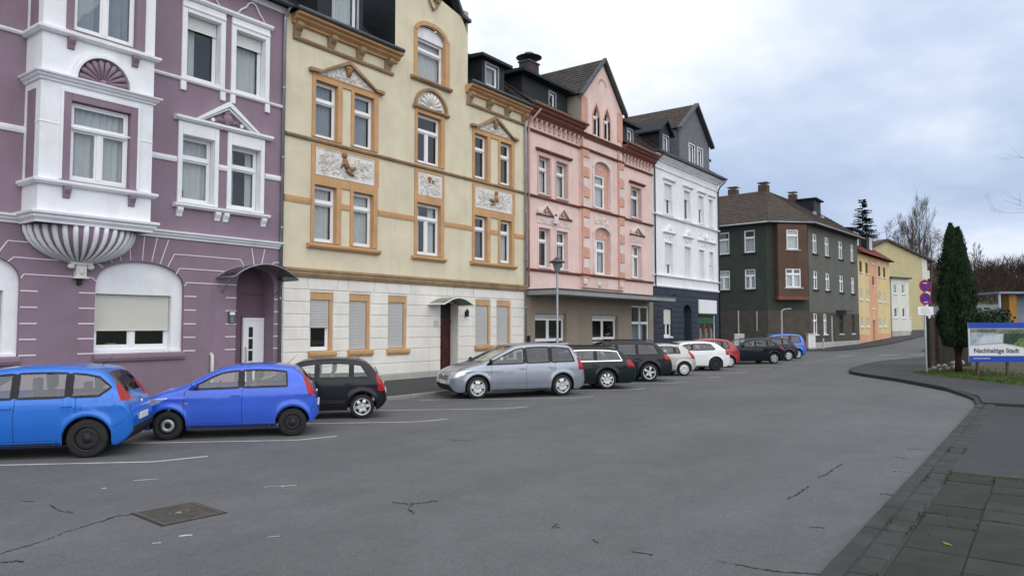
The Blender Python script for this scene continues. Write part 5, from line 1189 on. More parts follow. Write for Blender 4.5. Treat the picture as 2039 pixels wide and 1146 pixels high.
# ================================================================== ground, road, pavements
def g(X): return 0.0 if X < 60 else (0.00055*(X-60)**2 if X < 125 else 0.00055*65**2+0.0715*(min(X, 260)-125))
def gp(px, py, z=0.0):
    """the point of the level ground seen at a photo pixel"""
    up = RT.cross(fw); d = fw+RT*((px-1019.5)/1450.0)-up*((py-573.0)/1450.0); t = (z-CAM.z)/d.z; return CAM+d*t
def asphalt(name, c, patch=0.25, spk=0.5):
    m = bpy.data.materials.new(name); m.use_nodes = True; M[name] = m
    t = m.node_tree; p = t.nodes['Principled BSDF']; nn = t.nodes.new; l = t.links.new
    p.inputs['Roughness'].default_value = 0.82; p.inputs['Specular IOR Level'].default_value = 0.28
    pos = nn('ShaderNodeNewGeometry').outputs['Position']
    def noise(sc, det, rg, scl=None):
        v = pos
        if scl: mp = nn('ShaderNodeMapping'); mp.inputs['Scale'].default_value = scl; l(pos, mp.inputs[0]); v = mp.outputs[0]
        n = nn('ShaderNodeTexNoise'); n.inputs['Scale'].default_value = sc; n.inputs['Detail'].default_value = det; n.inputs['Roughness'].default_value = rg; l(v, n.inputs['Vector']); return n.outputs['Fac']
    def rng(f, a, b, lo, hi):
        r = nn('ShaderNodeMapRange'); l(f, r.inputs[0])
        for i, v in enumerate((a, b, lo, hi)): r.inputs[1+i].default_value = v
        return r.outputs[0]
    def mul(a, b):
        x = nn('ShaderNodeMath'); x.operation = 'MULTIPLY'; l(a, x.inputs[0]); l(b, x.inputs[1]); return x.outputs[0]
    vo = nn('ShaderNodeTexVoronoi'); vo.inputs['Scale'].default_value = 55.0; l(pos, vo.inputs['Vector'])
    f = mul(rng(noise(0.22, 5, 0.6), 0.3, 0.7, 1-patch, 1+patch*0.6), rng(noise(1.6, 6, 0.65), 0.3, 0.7, 0.90, 1.08))
    f = mul(f, rng(noise(0.9, 4, 0.6, (0.12, 1.0, 1.0)), 0.35, 0.65, 0.93, 1.05))
    f = mul(f, rng(noise(95, 2, 0.7), 0.25, 0.75, 1-spk*0.55, 1+spk*0.5))
    f = mul(f, rng(noise(34, 3, 0.7), 0.28, 0.72, 0.80, 1.18)); f = mul(f, rng(noise(11, 4, 0.65), 0.3, 0.7, 0.90, 1.08))
    f = mul(f, rng(noise(0.55, 8, 0.75), 0.60, 0.68, 1.0, 0.84)); f = mul(f, rng(noise(0.35, 6, 0.6, (1.0, 1.0, 1.0)), 0.36, 0.30, 1.0, 1.12))
    f = mul(f, rng(noise(5.0, 7, 0.7), 0.60, 0.72, 1.0, 0.80))
    hs = nn('ShaderNodeMix'); hs.data_type = 'RGBA'; hs.blend_type = 'MULTIPLY'; hs.inputs[0].default_value = 1.0
    hs.inputs[6].default_value = (*c, 1); cb = nn('ShaderNodeCombineColor'); l(f, cb.inputs[0]); l(f, cb.inputs[1]); l(f, cb.inputs[2]); l(cb.outputs[0], hs.inputs[7]); l(hs.outputs[2], p.inputs['Base Color'])
    b = nn('ShaderNodeBump'); b.inputs['Strength'].default_value = 0.5; b.inputs['Distance'].default_value = 0.008; l(vo.outputs['Distance'], b.inputs['Height']); l(b.outputs[0], p.inputs['Normal'])
    return m
asphalt('asphalt', (0.129, 0.130, 0.133), 0.14, 0.9); asphalt('path', (0.052, 0.056, 0.058), 0.25, 0.7); asphalt('road_far', (0.16, 0.165, 0.175), 0.2)
M['kerb'] = mat('kerb_concrete', (0.047, 0.052, 0.050), 0.85, var=0.3, vs=2.5, bump=0.4, bs=50, dirt=(0.030, 0.038, 0.020), dirtamt=0.7)
M['kerb_l'] = mat('pale_kerb_concrete', (0.24, 0.24, 0.23), 0.85, var=0.2, vs=2.5, bump=0.3, bs=50)
for k_, c_ in (('slab0', (0.038, 0.042, 0.036)), ('slab1', (0.046, 0.049, 0.044)), ('slab2', (0.031, 0.036, 0.030))): M[k_] = mat(k_+'_concrete', c_, 0.85, var=0.28, vs=3, bump=0.5, bs=60, dirt=(0.022, 0.030, 0.015), dirtamt=0.8, grain=0.35)
M['moss'] = mat('mossy_joint', (0.030, 0.036, 0.018), 0.95, var=0.5, vs=12, bump=0.6, bs=80)
M['soil'] = mat('soil_and_grass', (0.070, 0.070, 0.038), 0.95, var=0.4, vs=1.2, bump=0.6, bs=30, dirt=(0.115, 0.085, 0.058), dirtamt=0.9)
M['meadow'] = mat('winter_meadow', (0.075, 0.078, 0.045), 0.95, var=0.3, vs=0.1)
M['crackm'] = mat('dark_crack', (0.035, 0.036, 0.036), 0.95, var=0.3, vs=20)  # dark grey for road cracks and the ring round the manhole cover
def sheet(name, m, poly, z, parent=None):
    o = MB().add([(p[0], p[1], z) for p in poly], [tuple(range(len(poly)))]); o = o.build(name, m, parent); return o
xs_ = [-1600, -400, -120, -40, 0, 30, 58]+[60+4*i for i in range(60)]+[340, 600, 1600]; ys_ = [-1600, -500, -150, -60, -20, 0, 20, 60, 150, 500, 1600]
mb = MB(); mb.v = [(x, y, g(x)-0.06) for x in xs_ for y in ys_]; ny = len(ys_)
mb.f = [(i*ny+j, (i+1)*ny+j, (i+1)*ny+j+1, i*ny+j+1) for i in range(len(xs_)-1) for j in range(ny-1)]
tag(mb.build('ground', 'meadow'), kind='structure')
mb = MB(); xr_ = [-40, -20, 0, 20, 40, 58]+[60+3*i for i in range(42)]; yr_ = [-32, -24, -17.6, -12, -4.0, 0.4]
mb.v = [(x, y, g(x)) for x in xr_ for y in yr_]; ny = len(yr_); mb.f = [(i*ny+j, (i+1)*ny+j, (i+1)*ny+j+1, i*ny+j+1) for i in range(len(xr_)-1) for j in range(ny-1)]
mb.quad((50.8, 0.4, 0.0), (62.5, 0.4, 0.0), (62.5, 90, 0.0), (50.8, 90, 0.0))
ROAD = tag(mb.build('road', 'asphalt'), kind='structure')
def kerbline(pts, parent, m, zt, w=0.15, ln=1.0, h=0.25):
    """kerb stones laid along a line; zt gives the top height"""
    me = MB().box(-ln/2+0.006, ln/2-0.006, 0, w, -h, 0).mesh('kerb_stone', m); d = 0.0
    P_ = [Vector((p[0], p[1], 0)) for p in pts]; seg = []
    for a, b in zip(P_[:-1], P_[1:]): seg.append((a, b, (b-a).length))
    tot = sum(s[2] for s in seg); n = int(tot/ln)
    def pos(t):
        for a, b, L_ in seg:
            if t <= L_: return a.lerp(b, t/L_)
            t -= L_
        return seg[-1][1]
    for i in range(n):
        a, b = pos(i*ln), pos((i+1)*ln); c = (a+b)/2; o = inst(me, 'kerb_stone', parent, (c.x, c.y, zt((i+0.5)*ln)+random.uniform(-0.004, 0.004)), math.atan2(b.y-a.y, b.x-a.x))
        bv = o.modifiers.new('bevel', 'BEVEL'); bv.width = 0.018; bv.segments = 2
# left pavement along the houses
LP = MB(); LP.box(-12, 51.6, -4.40, 0.05, -0.3, 0.095); LP = tag(LP.build('house_side_pavement', 'path'), kind='structure')
kerbline([(0.0, -4.55), (51.6, -4.55)], LP, 'kerb_l', lambda t: 0.10)
mb = MB(); le = [(59.0, 60), (59.0, -0.9), (62.8, -5.1), (66, -5.7), (78, -6.4), (94, -6.9), (112, -8.2), (150, -9)]; ri = [(61.2, 60), (61.2, -0.2), (63.9, -2.9), (66, -3.1), (78, -3.6), (94, -4.0), (112, -3), (150, -3)]
for (a, b, c, d) in zip(le[:-1], le[1:], ri[1:], ri[:-1]): mb.quad(*[(p[0], p[1], g(p[0])+0.11) for p in (a, b, c, d)]); mb.quad(*[(a[0], a[1], g(a[0])-0.1), (b[0], b[1], g(b[0])-0.1), (b[0], b[1], g(b[0])+0.11), (a[0], a[1], g(a[0])+0.11)])
tag(mb.build('corner_pavement', 'path'), kind='structure')
# near pavement with slabs, and the peninsula
zk = lambda X: 0.05 if X < 20 else min(0.12, 0.05+0.07*(X-20)/5)
NP = tag(MB().box(-12, 22.0, -30, -17.70, -0.2, 0.045).build('near_pavement', 'path'), kind='structure')
me_ = [MB().box(-0.245, 0.245, -0.245, 0.245, -0.045, 0.0).mesh('paving_slab', 'slab%d' % i) for i in range(3)]
MB().box(-2, 11.75, -22, -18.06, 0.043, 0.050).build('joint_moss', 'moss', NP)
for i in range(28):
    for j in range(7):
        x, y = -2.0+0.25+i*0.5, -18.06-0.25-j*0.5
        if x > 11.7: continue
        o = inst(random.choice(me_), 'paving_slab', NP, (x+random.uniform(-.003, .003), y+random.uniform(-.003, .003), 0.058+random.uniform(-0.004, 0.004))); o.rotation_euler = (random.uniform(-.008, .008), random.uniform(-.008, .008), random.uniform(-.008, .008))
        bv = o.modifiers.new('bevel', 'BEVEL'); bv.width = 0.010; bv.segments = 2
PEN = [(22.0, -17.66), (23.9, -17.45), (26.6, -16.55), (30.1, -14.65), (32.2, -13.1), (33.6, -12.3), (35.6, -11.85), (40, -11.6), (44.7, -11.7), (50.7, -12.7), (60, -14.6)]
pn = [(p[0]+0.02, p[1]-0.10) for p in PEN]
PP = MB(); PP.pxy(pn+[(60, -30), (22.0, -30)], -0.2, 0.112); PP = tag(PP.build('corner_island_pavement', 'path'), kind='structure')
kerbline([(-2, -17.80), (22.0, -17.80)], NP, 'kerb', lambda t: zk(-2+t)+0.01, 0.16)
kerbline([(-2, -18.03), (22.0, -18.03)], NP, 'kerb', lambda t: zk(-2+t)+0.004, 0.22, 0.5)
kerbline([(p[0]-0.0, p[1]-0.14) for p in PEN], PP, 'kerb', lambda t: min(0.125, 0.06+0.012*t), 0.17, 0.8)
LOT = [(34.3, -14.6), (32.6, -15.4), (30.9, -16.9), (28.6, -18.5), (26.5, -20), (25, -24), (24, -60), (120, -60), (75, -17), (58, -15.2), (45, -13.9), (38, -14.0)]
GL = tag(sheet('grass_lot', 'soil', LOT, 0.118), kind='structure')
for i in range(len(LOT)): pass
tag(MB().add([(60, -14.6, g(60)+0.10), (66, -10.9, g(66)+0.10), (80, -10.6, g(80)+0.10), (110, -12.5, g(110)+0.10), (150, -14, g(150)+0.1), (150, -60, g(150)+0.1), (60, -60, 0.10)], [(0, 6, 1), (1, 6, 2), (2, 6, 3), (3, 6, 5), (3, 5, 4)]).build('far_verge', 'soil'), kind='structure')
# worn white markings
def mark(pts, w=0.09, z=0.004, name='parking_line', m='paintline', jag=0.0):
    mb = MB(); n = len(pts); 
    for i in range(n):
        a, b = Vector((*pts[max(i-1, 0)][:2], 0)), Vector((*pts[min(i+1, n-1)][:2], 0)); d = (b-a).normalized(); k = Vector((-d.y, d.x, 0))*w/2
        j = 1+random.uniform(-jag, jag); p = Vector((pts[i][0], pts[i][1], z+g(pts[i][0]))); mb.v += [tuple(p-k*j), tuple(p+k*j)]
    mb.f = [(2*i, 2*i+2, 2*i+3, 2*i+1) for i in range(n-1)]; return mb.build(name, m, ROAD)
for xe in (5.72, 8.30, 11.40, 14.48, 17.75, 21.1, 24.5, 27.9, 31.3, 34.7, 38.1, 41.6, 45.0, 48.4): mark([(xe-3.0, -5.1), (xe-0.05, -8.2), (xe+0.05, -8.27), (xe+0.75, -8.48)], 0.075)
for a, b in (((55.8, -9.6), (57.4, -10.6)), ((58.4, -11.2), (59.8, -12.1)), ((52.4, -7.6), (53.8, -8.4))): mark([a, b], 0.25, name='give_way_dash')
for i, (px_, py_, l_, w_) in enumerate(((575, 967, 0.16, 0.03), (207, 972, 0.05, 0.04), (545, 968, 0.2, 0.025), (370, 1066, 0.10, 0.05), (312, 1081, 0.06, 0.03), (290, 955, 0.25, 0.03), (545, 1068, 0.10, 0.025))):
    p = gp(px_, py_); mark([(p.x-l_/2, p.y+l_/3), (p.x, p.y+0.01), (p.x+l_/2, p.y-l_/3)], w_, 0.004, 'paint_fleck', jag=0.5)
CR = [[(0, 1102), (30, 1093), (90, 1075), (130, 1060), (175, 1045)], [(100, 1004), (110, 1012), (125, 1018), (146, 1020)], [(780, 1000), (815, 1003), (845, 1000), (870, 996)], [(822, 1003), (812, 1012), (826, 1022)], [(1568, 993), (1585, 985), (1600, 975), (1612, 968)],
      [(1630, 950), (1650, 941), (1664, 930), (1680, 922)], [(1430, 1116), (1480, 1126), (1540, 1136), (1600, 1141), (1660, 1143)], [(1803, 893), (1822, 894), (1842, 895)], [(1782, 910), (1806, 912)], [(1780, 938), (1812, 940)], [(1752, 983), (1778, 984)], [(1610, 1048), (1640, 1050)], [(1715, 1058), (1745, 1059)],
      [(1180, 1074), (1192, 1080)], [(1260, 1098), (1300, 1104)], [(1110, 1042), (1100, 1050), (1115, 1050)], [(0, 1120), (30, 1116), (48, 1117)], [(48, 998), (66, 997)], [(900, 876), (950, 877)], [(175, 1045), (230, 1028), (268, 1022)]]
for c in CR:
    q = []
    for (a, b) in zip(c[:-1], c[1:]):
        for t in [k_/8 for k_ in range(8)]: q.append(gp(a[0]+(b[0]-a[0])*t+random.uniform(-1.5, 1.5), a[1]+(b[1]-a[1])*t+random.uniform(-1.3, 1.3)))
    q.append(gp(*c[-1])); mark([(p.x, p.y) for p in q], random.uniform(0.012, 0.024), 0.0035, 'asphalt_crack', 'crackm', 0.9)
# square manhole cover
mh = empty('manhole_cover', (4.34, -11.46, 0), R_(-4), 'square iron manhole cover with concrete inlay set in the road', 'manhole cover')
MB().ring(-0.29, 0.29, -0.33, 0.33, (0.04,)*4, 0, 0.012).build('cover_frame', 'iron', mh).rotation_euler = (R_(90), 0, 0)
MB().box(-0.285, 0.285, -0.325, 0.325, 0.0, 0.009).build('cover_plate', mat('iron_and_concrete', (0.080, 0.072, 0.060), 0.8, var=0.35, vs=7, bump=0.7, bs=60, dirt=(0.06, 0.05, 0.04), dirtamt=0.6), mh)
MB().ring(-0.33, 0.33, -0.37, 0.37, (0.025,)*4, -0.0, 0.005).build('cover_gap', 'crackm', mh).rotation_euler = (R_(90), 0, 0)
mb = MB(); mb.lathe([(0.085, 0.009), (0.085, 0.014), (0.11, 0.014), (0.11, 0.009)], (0, 0, 0), 20)
for i in range(6): mb.box(-0.12+0.045*i, -0.095+0.045*i, -0.055 if i in (0, 5) else -0.075, 0.055 if i in (0, 5) else 0.075, 0.009, 0.0135)
mb.build('cover_emblem', 'iron', mh); MB().lathe([(0.0, 0.016), (0.03, 0.015), (0.034, 0.009)], (0, 0, 0), 12).build('cover_boss', 'steel', mh)

# ================================================================== houses beyond the side street
def put(o, c, rz):
    o.location = c; o.rotation_euler = (0, 0, rz); return o
class Fac:
    """a facade built in its own frame and set on its line, as parts of a house"""
    def __init__(s, root, a, b, z=0.0):
        s.r = root; d = Vector((b[0]-a[0], b[1]-a[1], 0)); s.len = d.length; s.rz = math.atan2(d.y, d.x); s.o = Vector((a[0], a[1], z))-root.location
    def p(s, o): return put(o, s.o, s.rz)
    def wall(s, m, poly, ops=(), y=0.0, name='wall'): return s.p(wall(name, m, s.r, poly, ops, y))
    def win(s, *a, **k): w = s.p(window(s.r, *a, **k)); return w
    def mb(s, mb, name, m, **k): return s.p(mb.build(name, m, s.r, **k))
A_, B_, C_ = (60.98, -0.44), (63.67, -3.07), (77.86, -4.10)
Lf = (62.42, 11.5)
E_ = empty('dark_green_corner_house', (62.5, -2.0, 0), 0, 'dark green corner house with brown oriel and hipped tiled roof', 'house')
fr_ = Fac(E_, B_, C_); fl = Fac(E_, Lf, A_); fc = Fac(E_, A_, B_)
rw = [(1.05, 2.25), (4.28, 5.50), (8.20, 9.45), (11.95, 13.0)]
ops = [(a, b, 8.2, 9.9, 0.15) for a, b in rw]+[(a, b, 5.14, 6.72, 0.15) for a, b in rw]
gw_ = [(0.75, 1.95), (3.45, 4.40), (7.95, 9.0), (11.7, 12.6)]
fr_.wall('green_wall2', [(0, 3.2), (14.22, 3.2), (14.22, 10.6), (0, 10.6)], ops)
fr_.wall('clad', [(0, -0.3), (14.22, -0.3), (14.22, 3.2), (0, 3.2)], [(a, b, 1.3, 3.12, 0.12) for a, b in gw_]+[(5.55, 6.40, 0.1, 3.0, 0.2)], -0.02, 'ground_wall')
fr_.mb(MB().mold(0, 14.22, ledge(0.05, -0.3, 0.62)), 'plinth', 'plinth')
for a, b in rw:
    for z0, z1 in ((8.2, 9.9), (5.14, 6.72)):
        w = fr_.win(a, b, z0, z1, 'C', 0.06, cur='net', tr=0.36); MB().mold(a-0.12, b+0.12, ledge(0.14, z0-0.12, z0)).build('sill', 'clad', w)
for i, (a, b) in enumerate(gw_):
    w = fr_.win(a, b, 1.3, 3.12, 'C', 0.05, cur='low' if i < 2 else 'none', fm='pvc' if i < 2 else 'clad', tr=0.36); MB().mold(a-0.1, b+0.1, ledge(0.12, 1.18, 1.3)).build('sill', 'pvc', w)
fr_.mb(MB().box(5.56, 6.39, 0.08, 0.16, 0.1, 3.0).ring(5.7, 6.25, 0.4, 2.1, (0.04,)*4, 0.06, 0.09), 'door', mat('pale_grey_door', (0.36, 0.35, 0.34), 0.6))
fr_.mb(MB().box(7.0, 9.2, -0.9, -0.02, 3.35, 3.47).box(7.2, 7.3, -0.85, -0.02, 3.0, 3.35), 'porch_roof', 'zinc_dark')
LL = fl.len; lw = [(LL-1.95, LL-1.0), (LL-4.5, LL-3.3)]
fl.wall('green_wall', [(0, 3.3), (LL, 3.3), (LL, 10.6), (0, 10.6)], [(a, b, z0, z1, 0.15) for a, b in lw for z0, z1 in ((8.19, 10.1), (5.11, 6.8))])
fl.wall('clad', [(0, -0.3), (LL, -0.3), (LL, 3.3), (0, 3.3)], [], -0.02, 'ground_wall')
for i, (a, b) in enumerate(lw):
    for z0, z1 in ((8.19, 10.1), (5.11, 6.8)): w = fl.win(a, b, z0, z1, 'T' if z0 > 8 else 'X', 0.05, cur='low' if z0 > 8 else 'net', tr=0.34); MB().mold(a-0.12, b+0.12, ledge(0.14, z0-0.12, z0)).build('sill', 'clad', w)
fl.mb(MB().tube([(LL-2.55, -0.08, 0.1), (LL-2.55, -0.08, 3.25)], 0.05, 8).tube([(LL-0.9, -0.08, 1.6), (LL-0.9, -0.08, 3.25)], 0.05, 8), 'downpipe', 'plinth')
fc.wall('green_wall', [(0, 3.3), (fc.len, 3.3), (fc.len, 10.6), (0, 10.6)]); fc.wall('clad', [(0, -0.3), (fc.len, -0.3), (fc.len, 3.3), (0, 3.3)], [], -0.02, 'ground_wall')
ow = [(1.50, 2.56, 8.33, 10.0), (1.36, 2.72, 5.18, 6.76)]
OD = -0.55
fc.wall('brown_wall', [(0.72, 4.2), (3.35, 4.2), (3.35, 10.45), (0.72, 10.45)], [(*o, 0.12) for o in ow], OD, 'oriel')
mb = MB(); mb.quad((0.72, OD, 4.2), (0.72, OD, 10.45), (0.72, 0, 10.45), (0.72, 0, 4.2)); mb.quad((3.35, OD, 4.2), (3.35, 0, 4.2), (3.35, 0, 10.45), (3.35, OD, 10.45)); mb.quad((0.72, OD, 4.2), (0.72, 0, 4.2), (3.35, 0, 4.2), (3.35, OD, 4.2)); fc.mb(mb, 'oriel_side', 'brown_wall')
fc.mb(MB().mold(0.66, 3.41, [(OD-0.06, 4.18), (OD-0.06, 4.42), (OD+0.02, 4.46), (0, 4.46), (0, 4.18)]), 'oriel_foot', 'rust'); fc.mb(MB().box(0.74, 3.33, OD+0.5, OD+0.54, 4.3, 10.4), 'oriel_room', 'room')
for i, (a, b, z0, z1) in enumerate(ow):
    w = fc.win(a, b, z0, z1, 'T' if i == 0 else 'C', 0.04, OD, cur='net' if i == 0 else 'low', tr=0.30); MB().mold(a-0.15, b+0.15, ledge(0.10, z0-0.12, z0)).build('sill', 'plinth', w).location.y = OD
def abs_part(mb, name, m, root, **k):
    o = mb.build(name, m, root, **k); o.location = -root.location; return o
# hipped roof
def ofs(p, q, r, d):  # p moved outwards from the house centre
    v = Vector((p[0]-70, p[1]-7)).normalized(); return (p[0]+v.x*d, p[1]+v.y*d)
ze, zr = 10.62, 14.3
eL, eA, eB, eC = (61.9, 11.5), (60.45, -0.75), (63.4, -3.75), (78.1, -4.75); rA = (66.5, 1.2); rC = (78.1, 0.6); rL = (67.6, 11.5); bI = (72.6, 6.4)
def slope(nm, a, b, c, d, n=16):
    o = course_roof(nm, 'tile', E_, (*a, ze), (*b, ze), (*c, zr), (*d, zr), n, 0.05); o.location = -E_.location
slope('roof', eL, eA, rA, rL); slope('roof', eB, eC, rC, rA); slope('roof_hip', eA, eB, (rA[0]+0.02, rA[1]-0.02), (rA[0]-0.02, rA[1]+0.02), 16)
mb = MB(); mb.add([(*rA, zr), (*rC, zr), (78.1, 6.2, ze), (72.6, 6.4, ze), (*rL, zr), (72.8, 11.5, ze)], [(0, 1, 2, 3), (0, 3, 5, 4)]); mb.add([(78.1, -4.75, ze), (78.1, 6.2, ze), (78.1, 0.6, zr)], [(0, 1, 2)])
mb.quad((77.86, -4.1, -0.3), (77.86, 6.0, -0.3), (77.86, 6.0, ze), (77.86, -4.1, ze)); mb.quad((72.6, 6.2, -0.3), (77.86, 6.2, -0.3), (77.86, 6.2, ze), (72.6, 6.2, ze)); mb.quad((72.6, 11.5, -0.3), (72.6, 6.2, -0.3), (72.6, 6.2, ze), (72.6, 11.5, ze)); mb.quad((62.4, 11.5, -0.3), (72.6, 11.5, -0.3), (72.6, 11.5, ze), (62.4, 11.5, ze)); abs_part(mb, 'rear_walls', 'green_wall2', E_)
mb = MB()
for a, b in ((eL, eA), (eA, eB), (eB, eC)): mb.tube([(*a, ze-0.02), (*b, ze-0.02)], 0.07, 8)
abs_part(mb, 'gutter', 'zinc', E_, smooth=True)
mb = MB(); mb.add([(*eL, ze-0.05), (*eA, ze-0.05), (*eB, ze-0.05), (*eC, ze-0.05), (77.8, -4.0, ze-0.06), (63.7, -3.0, ze-0.06), (61.0, -0.4, ze-0.06), (62.4, 11.5, ze-0.06)], [(0, 1, 6, 7), (1, 2, 5, 6), (2, 3, 4, 5)]); abs_part(mb, 'soffit', 'slate', E_)
mb = MB(); 
for (x, y) in ((64, 8), (66, 3), (70, 0)): pass
abs_part(MB().pxy([(62.2, 0.2), (64.2, -2.2), (77, -3.3), (77, 5), (72, 5.5), (72, 11), (63.6, 11)], 0, 10.4), 'inner_core', 'room', E_) if False else None
M['brick'] = mat('red_brown_brick', (0.095, 0.058, 0.045), 0.85, var=0.3, vs=6)
for px_, d_, zt_, w_, h_ in ((1464, 68.5, 14.9, 0.8, 1.4), (1525, 66, 14.85, 0.8, 1.2), (1583, 71, 14.9, 0.7, 1.3)):
    p = at(px_, d_); ch = abs_part(MB().box(p.x-w_/2, p.x+w_/2, p.y-w_/2, p.y+w_/2, zt_-h_, zt_), 'chimney', 'brick', E_)
    MB().box(p.x-w_*0.6, p.x+w_*0.6, p.y-w_*0.6, p.y+w_*0.6, zt_+0.18, zt_+0.24).box(p.x-0.05, p.x+0.05, p.y-0.05, p.y+0.05, zt_, zt_+0.2).build('chimney_cap', 'zinc', ch)
abs_part(MB().box(73.4, 76.0, -1.2, 1.0, 12.6, 14.25).pxy([(73.2, -1.5), (76.2, -1.5), (76.2, 1), (73.2, 1)], 14.25, 14.37), 'roof_dormer', 'slate', E_)
for x_ in (68.2, 71.0): abs_part(MB().box(x_, x_+0.8, -2.5, -2.35, 12.0, 12.3), 'roof_light', 'zinc', E_)
# yellow house with red roof
Y0, Y1 = (78.20, -3.95), (92.9, -4.5)
YY = empty('yellow_far_house', (Y0[0], Y0[1], 0.3), 0, 'yellow house with peach centre strip and red tiled mansard roof', 'house'); fy = Fac(YY, Y0, Y1)
cols_ = [(1.0, 2.0), (3.5, 4.5), (9.1, 10.2), (11.6, 12.6)]
ops = [(a, b, z0, z1, 0.12) for a, b in cols_ for z0, z1 in ((7.42, 8.55), (4.68, 5.8), (1.96, 2.9))]+[(6.25, 7.1, 6.3, 7.25, 0.12), (6.15, 6.9, 3.85, 4.85, 0.12), (6.3, 7.1, 8.65, 9.0, 0.12), (6.05, 7.3, 0.5, 2.65, 0.25)]
fy.wall('yellow', [(0, 0.0), (14.7, 0.0), (14.7, 9.35), (0, 9.35)], ops)
for i, o in enumerate(ops[:-1]):
    w = fy.win(*o[:4], 'M' if i < 12 else 'O', 0.03, fm='farw' if i % 3 else 'brown_wall', cur='net'); MB().mold(o[0]-0.15, o[1]+0.15, ledge(0.10, o[2]-0.12, o[2])).build('sill', 'white', w)
fy.mb(MB().box(4.9, 6.03, -0.02, 0.0, 1.2, 9.3).box(7.32, 8.6, -0.02, 0.0, 1.2, 9.3).box(6.03, 6.24, -0.02, 0, 2.7, 9.3).box(7.12, 7.32, -0.02, 0, 2.7, 9.3).box(6.24, 7.12, -0.02, 0, 4.9, 6.28).box(6.24, 7.12, -0.02, 0, 7.3, 8.6), 'centre_strip', 'peach')
fy.mb(MB().box(0, 6.0, -0.03, 0, 0, 1.2).box(7.35, 14.7, -0.03, 0, 0, 1.2), 'plinth', 'peach'); fy.mb(MB().box(6.06, 7.29, 0.15, 0.22, 0.2, 2.65), 'door', mat('terracotta_door', (0.36, 0.14, 0.08)))
fy.mb(MB().quad((0, 0, 0), (0, 10, 0), (0, 10, 9.35), (0, 0, 9.35)).quad((14.7, 0, 0), (14.7, 0, 9.35), (14.7, 10, 9.35), (14.7, 10, 0)).quad((0, 10, 0), (14.7, 10, 0), (14.7, 10, 9.35), (0, 10, 9.35)).box(0.1, 14.6, 1.2, 1.3, 0, 9.3), 'side_wall', 'yellow')
o = course_roof('roof', 'tile_red', YY, (-0.2, -0.6, 9.3), (14.9, -0.6, 9.3), (14.9, 1.6, 10.9), (-0.2, 1.6, 10.9), 8, 0.05); fy.p(o)
fy.mb(MB().add([(-0.2, 1.6, 10.9), (14.9, 1.6, 10.9), (14.9, 5, 12.6), (-0.2, 5, 12.6), (14.9, 10.3, 9.3), (-0.2, 10.3, 9.3), (14.9, -0.6, 9.3), (-0.2, -0.6, 9.3)], [(0, 1, 2, 3), (3, 2, 4, 5), (7, 0, 3, 5), (6, 4, 2, 1)]), 'upper_roof', 'tile')
for a, b in ((0.3, 4.0), (6.5, 9.2)):
    fy.mb(MB().box(a, b, 0.5, 4, 10.0, 11.7).mold(a-0.3, b+0.3, [(0.2, 11.7), (0.2, 11.85), (4, 12.2), (4, 11.7)]), 'dormer', 'slate')
    for k in ((a+0.7, a+1.4), (a+1.8, a+2.5)) if b-a > 3 else ((a+1.1, a+2.2),): fy.win(k[0], k[1], 10.25, 11.55, 'M' if b-a < 3 else 'O', -0.06, 0.5, cur='none')
# small white annex
W0, W1 = (94.9, -4.35), (98.4, -5.75)
WA = empty('white_annex', (W0[0], W0[1], 0.7), 0, 'narrow flat-roofed white house between the yellow and the beige house', 'house'); fa = Fac(WA, W0, W1)
ops = [(a, b, z0, z1, 0.12) for a, b in ((0.45, 1.15), (2.15, 2.75)) for z0, z1 in ((5.8, 6.95), (3.0, 4.15))]
fa.wall('farw', [(0, 0.5), (3.6, 0.5), (3.6, 7.6), (0, 7.6)], ops); fa.mb(MB().quad((0, 0, 0.5), (0, 6, 0.5), (0, 6, 7.6), (0, 0, 7.6)).quad((3.6, 0, 0.5), (3.6, 0, 7.6), (3.6, 6, 7.6), (3.6, 6, 0.5)).box(0.05, 3.55, 1, 1.1, 0.5, 7.5), 'side_wall', 'farw')
fa.mb(MB().box(-0.25, 3.9, -0.3, 6.2, 7.6, 7.78), 'flat_roof', 'zinc_dark'); fa.mb(MB().box(-0.1, 3.7, -0.06, 0, 0.3, 1.45), 'plinth', 'plinth')
for o in ops: w = fa.win(*o[:4], 'O', 0.04, cur='net'); MB().mold(o[0]-0.1, o[1]+0.1, ledge(0.1, o[2]-0.1, o[2])).build('sill', 'white', w)
# beige gable house with balconies
G0, G1 = (103.2, 1.7), (110.95, -6.18)
BG = empty('beige_gable_house', (G1[0], G1[1], 1.0), 0, 'large beige house with windowless gable end and white balconies', 'house'); fb = Fac(BG, G0, G1); GLn = fb.len
fb.wall('beige', [(0, 0.5), (GLn, 0.5), (GLn, 10.9), (GLn*0.47, 13.3), (0, 10.9)])
fb.mb(MB().box(GLn-0.75, GLn+0.01, -0.03, 0.0, 0.5, 11.1), 'corner_strip', 'farw')
mb = MB(); xm = GLn*0.47
mb.pxz([(-0.4, 10.75), (xm, 13.28), (GLn+0.9, 10.45), (GLn+0.9, 10.7), (xm, 13.55), (-0.4, 11.0)], -0.4, 16); fb.mb(mb, 'roof', 'tile')
mb = MB(); mb.quad((GLn, 0, 0.5), (GLn, 0, 10.9), (GLn, 16, 10.9), (GLn, 16, 0.5)); fb.mb(mb, 'front_wall', 'farw')
for k in range(3):
    z = 2.6+k*2.9
    for yb in (1.2, 7.0):
        fb.mb(MB().box(GLn+0.002, GLn+1.3, yb, yb+3.2, z, z+0.15).box(GLn+1.2, GLn+1.3, yb, yb+3.2, z+0.15, z+1.1).box(GLn+0.002, GLn+1.2, yb, yb+0.08, z+0.15, z+1.1), 'balcony', 'farw')
        fb.mb(MB().box(GLn+0.004, GLn+0.05, yb+0.5, yb+2.7, z+0.2, z+2.3), 'balcony_door', 'curtain_b')
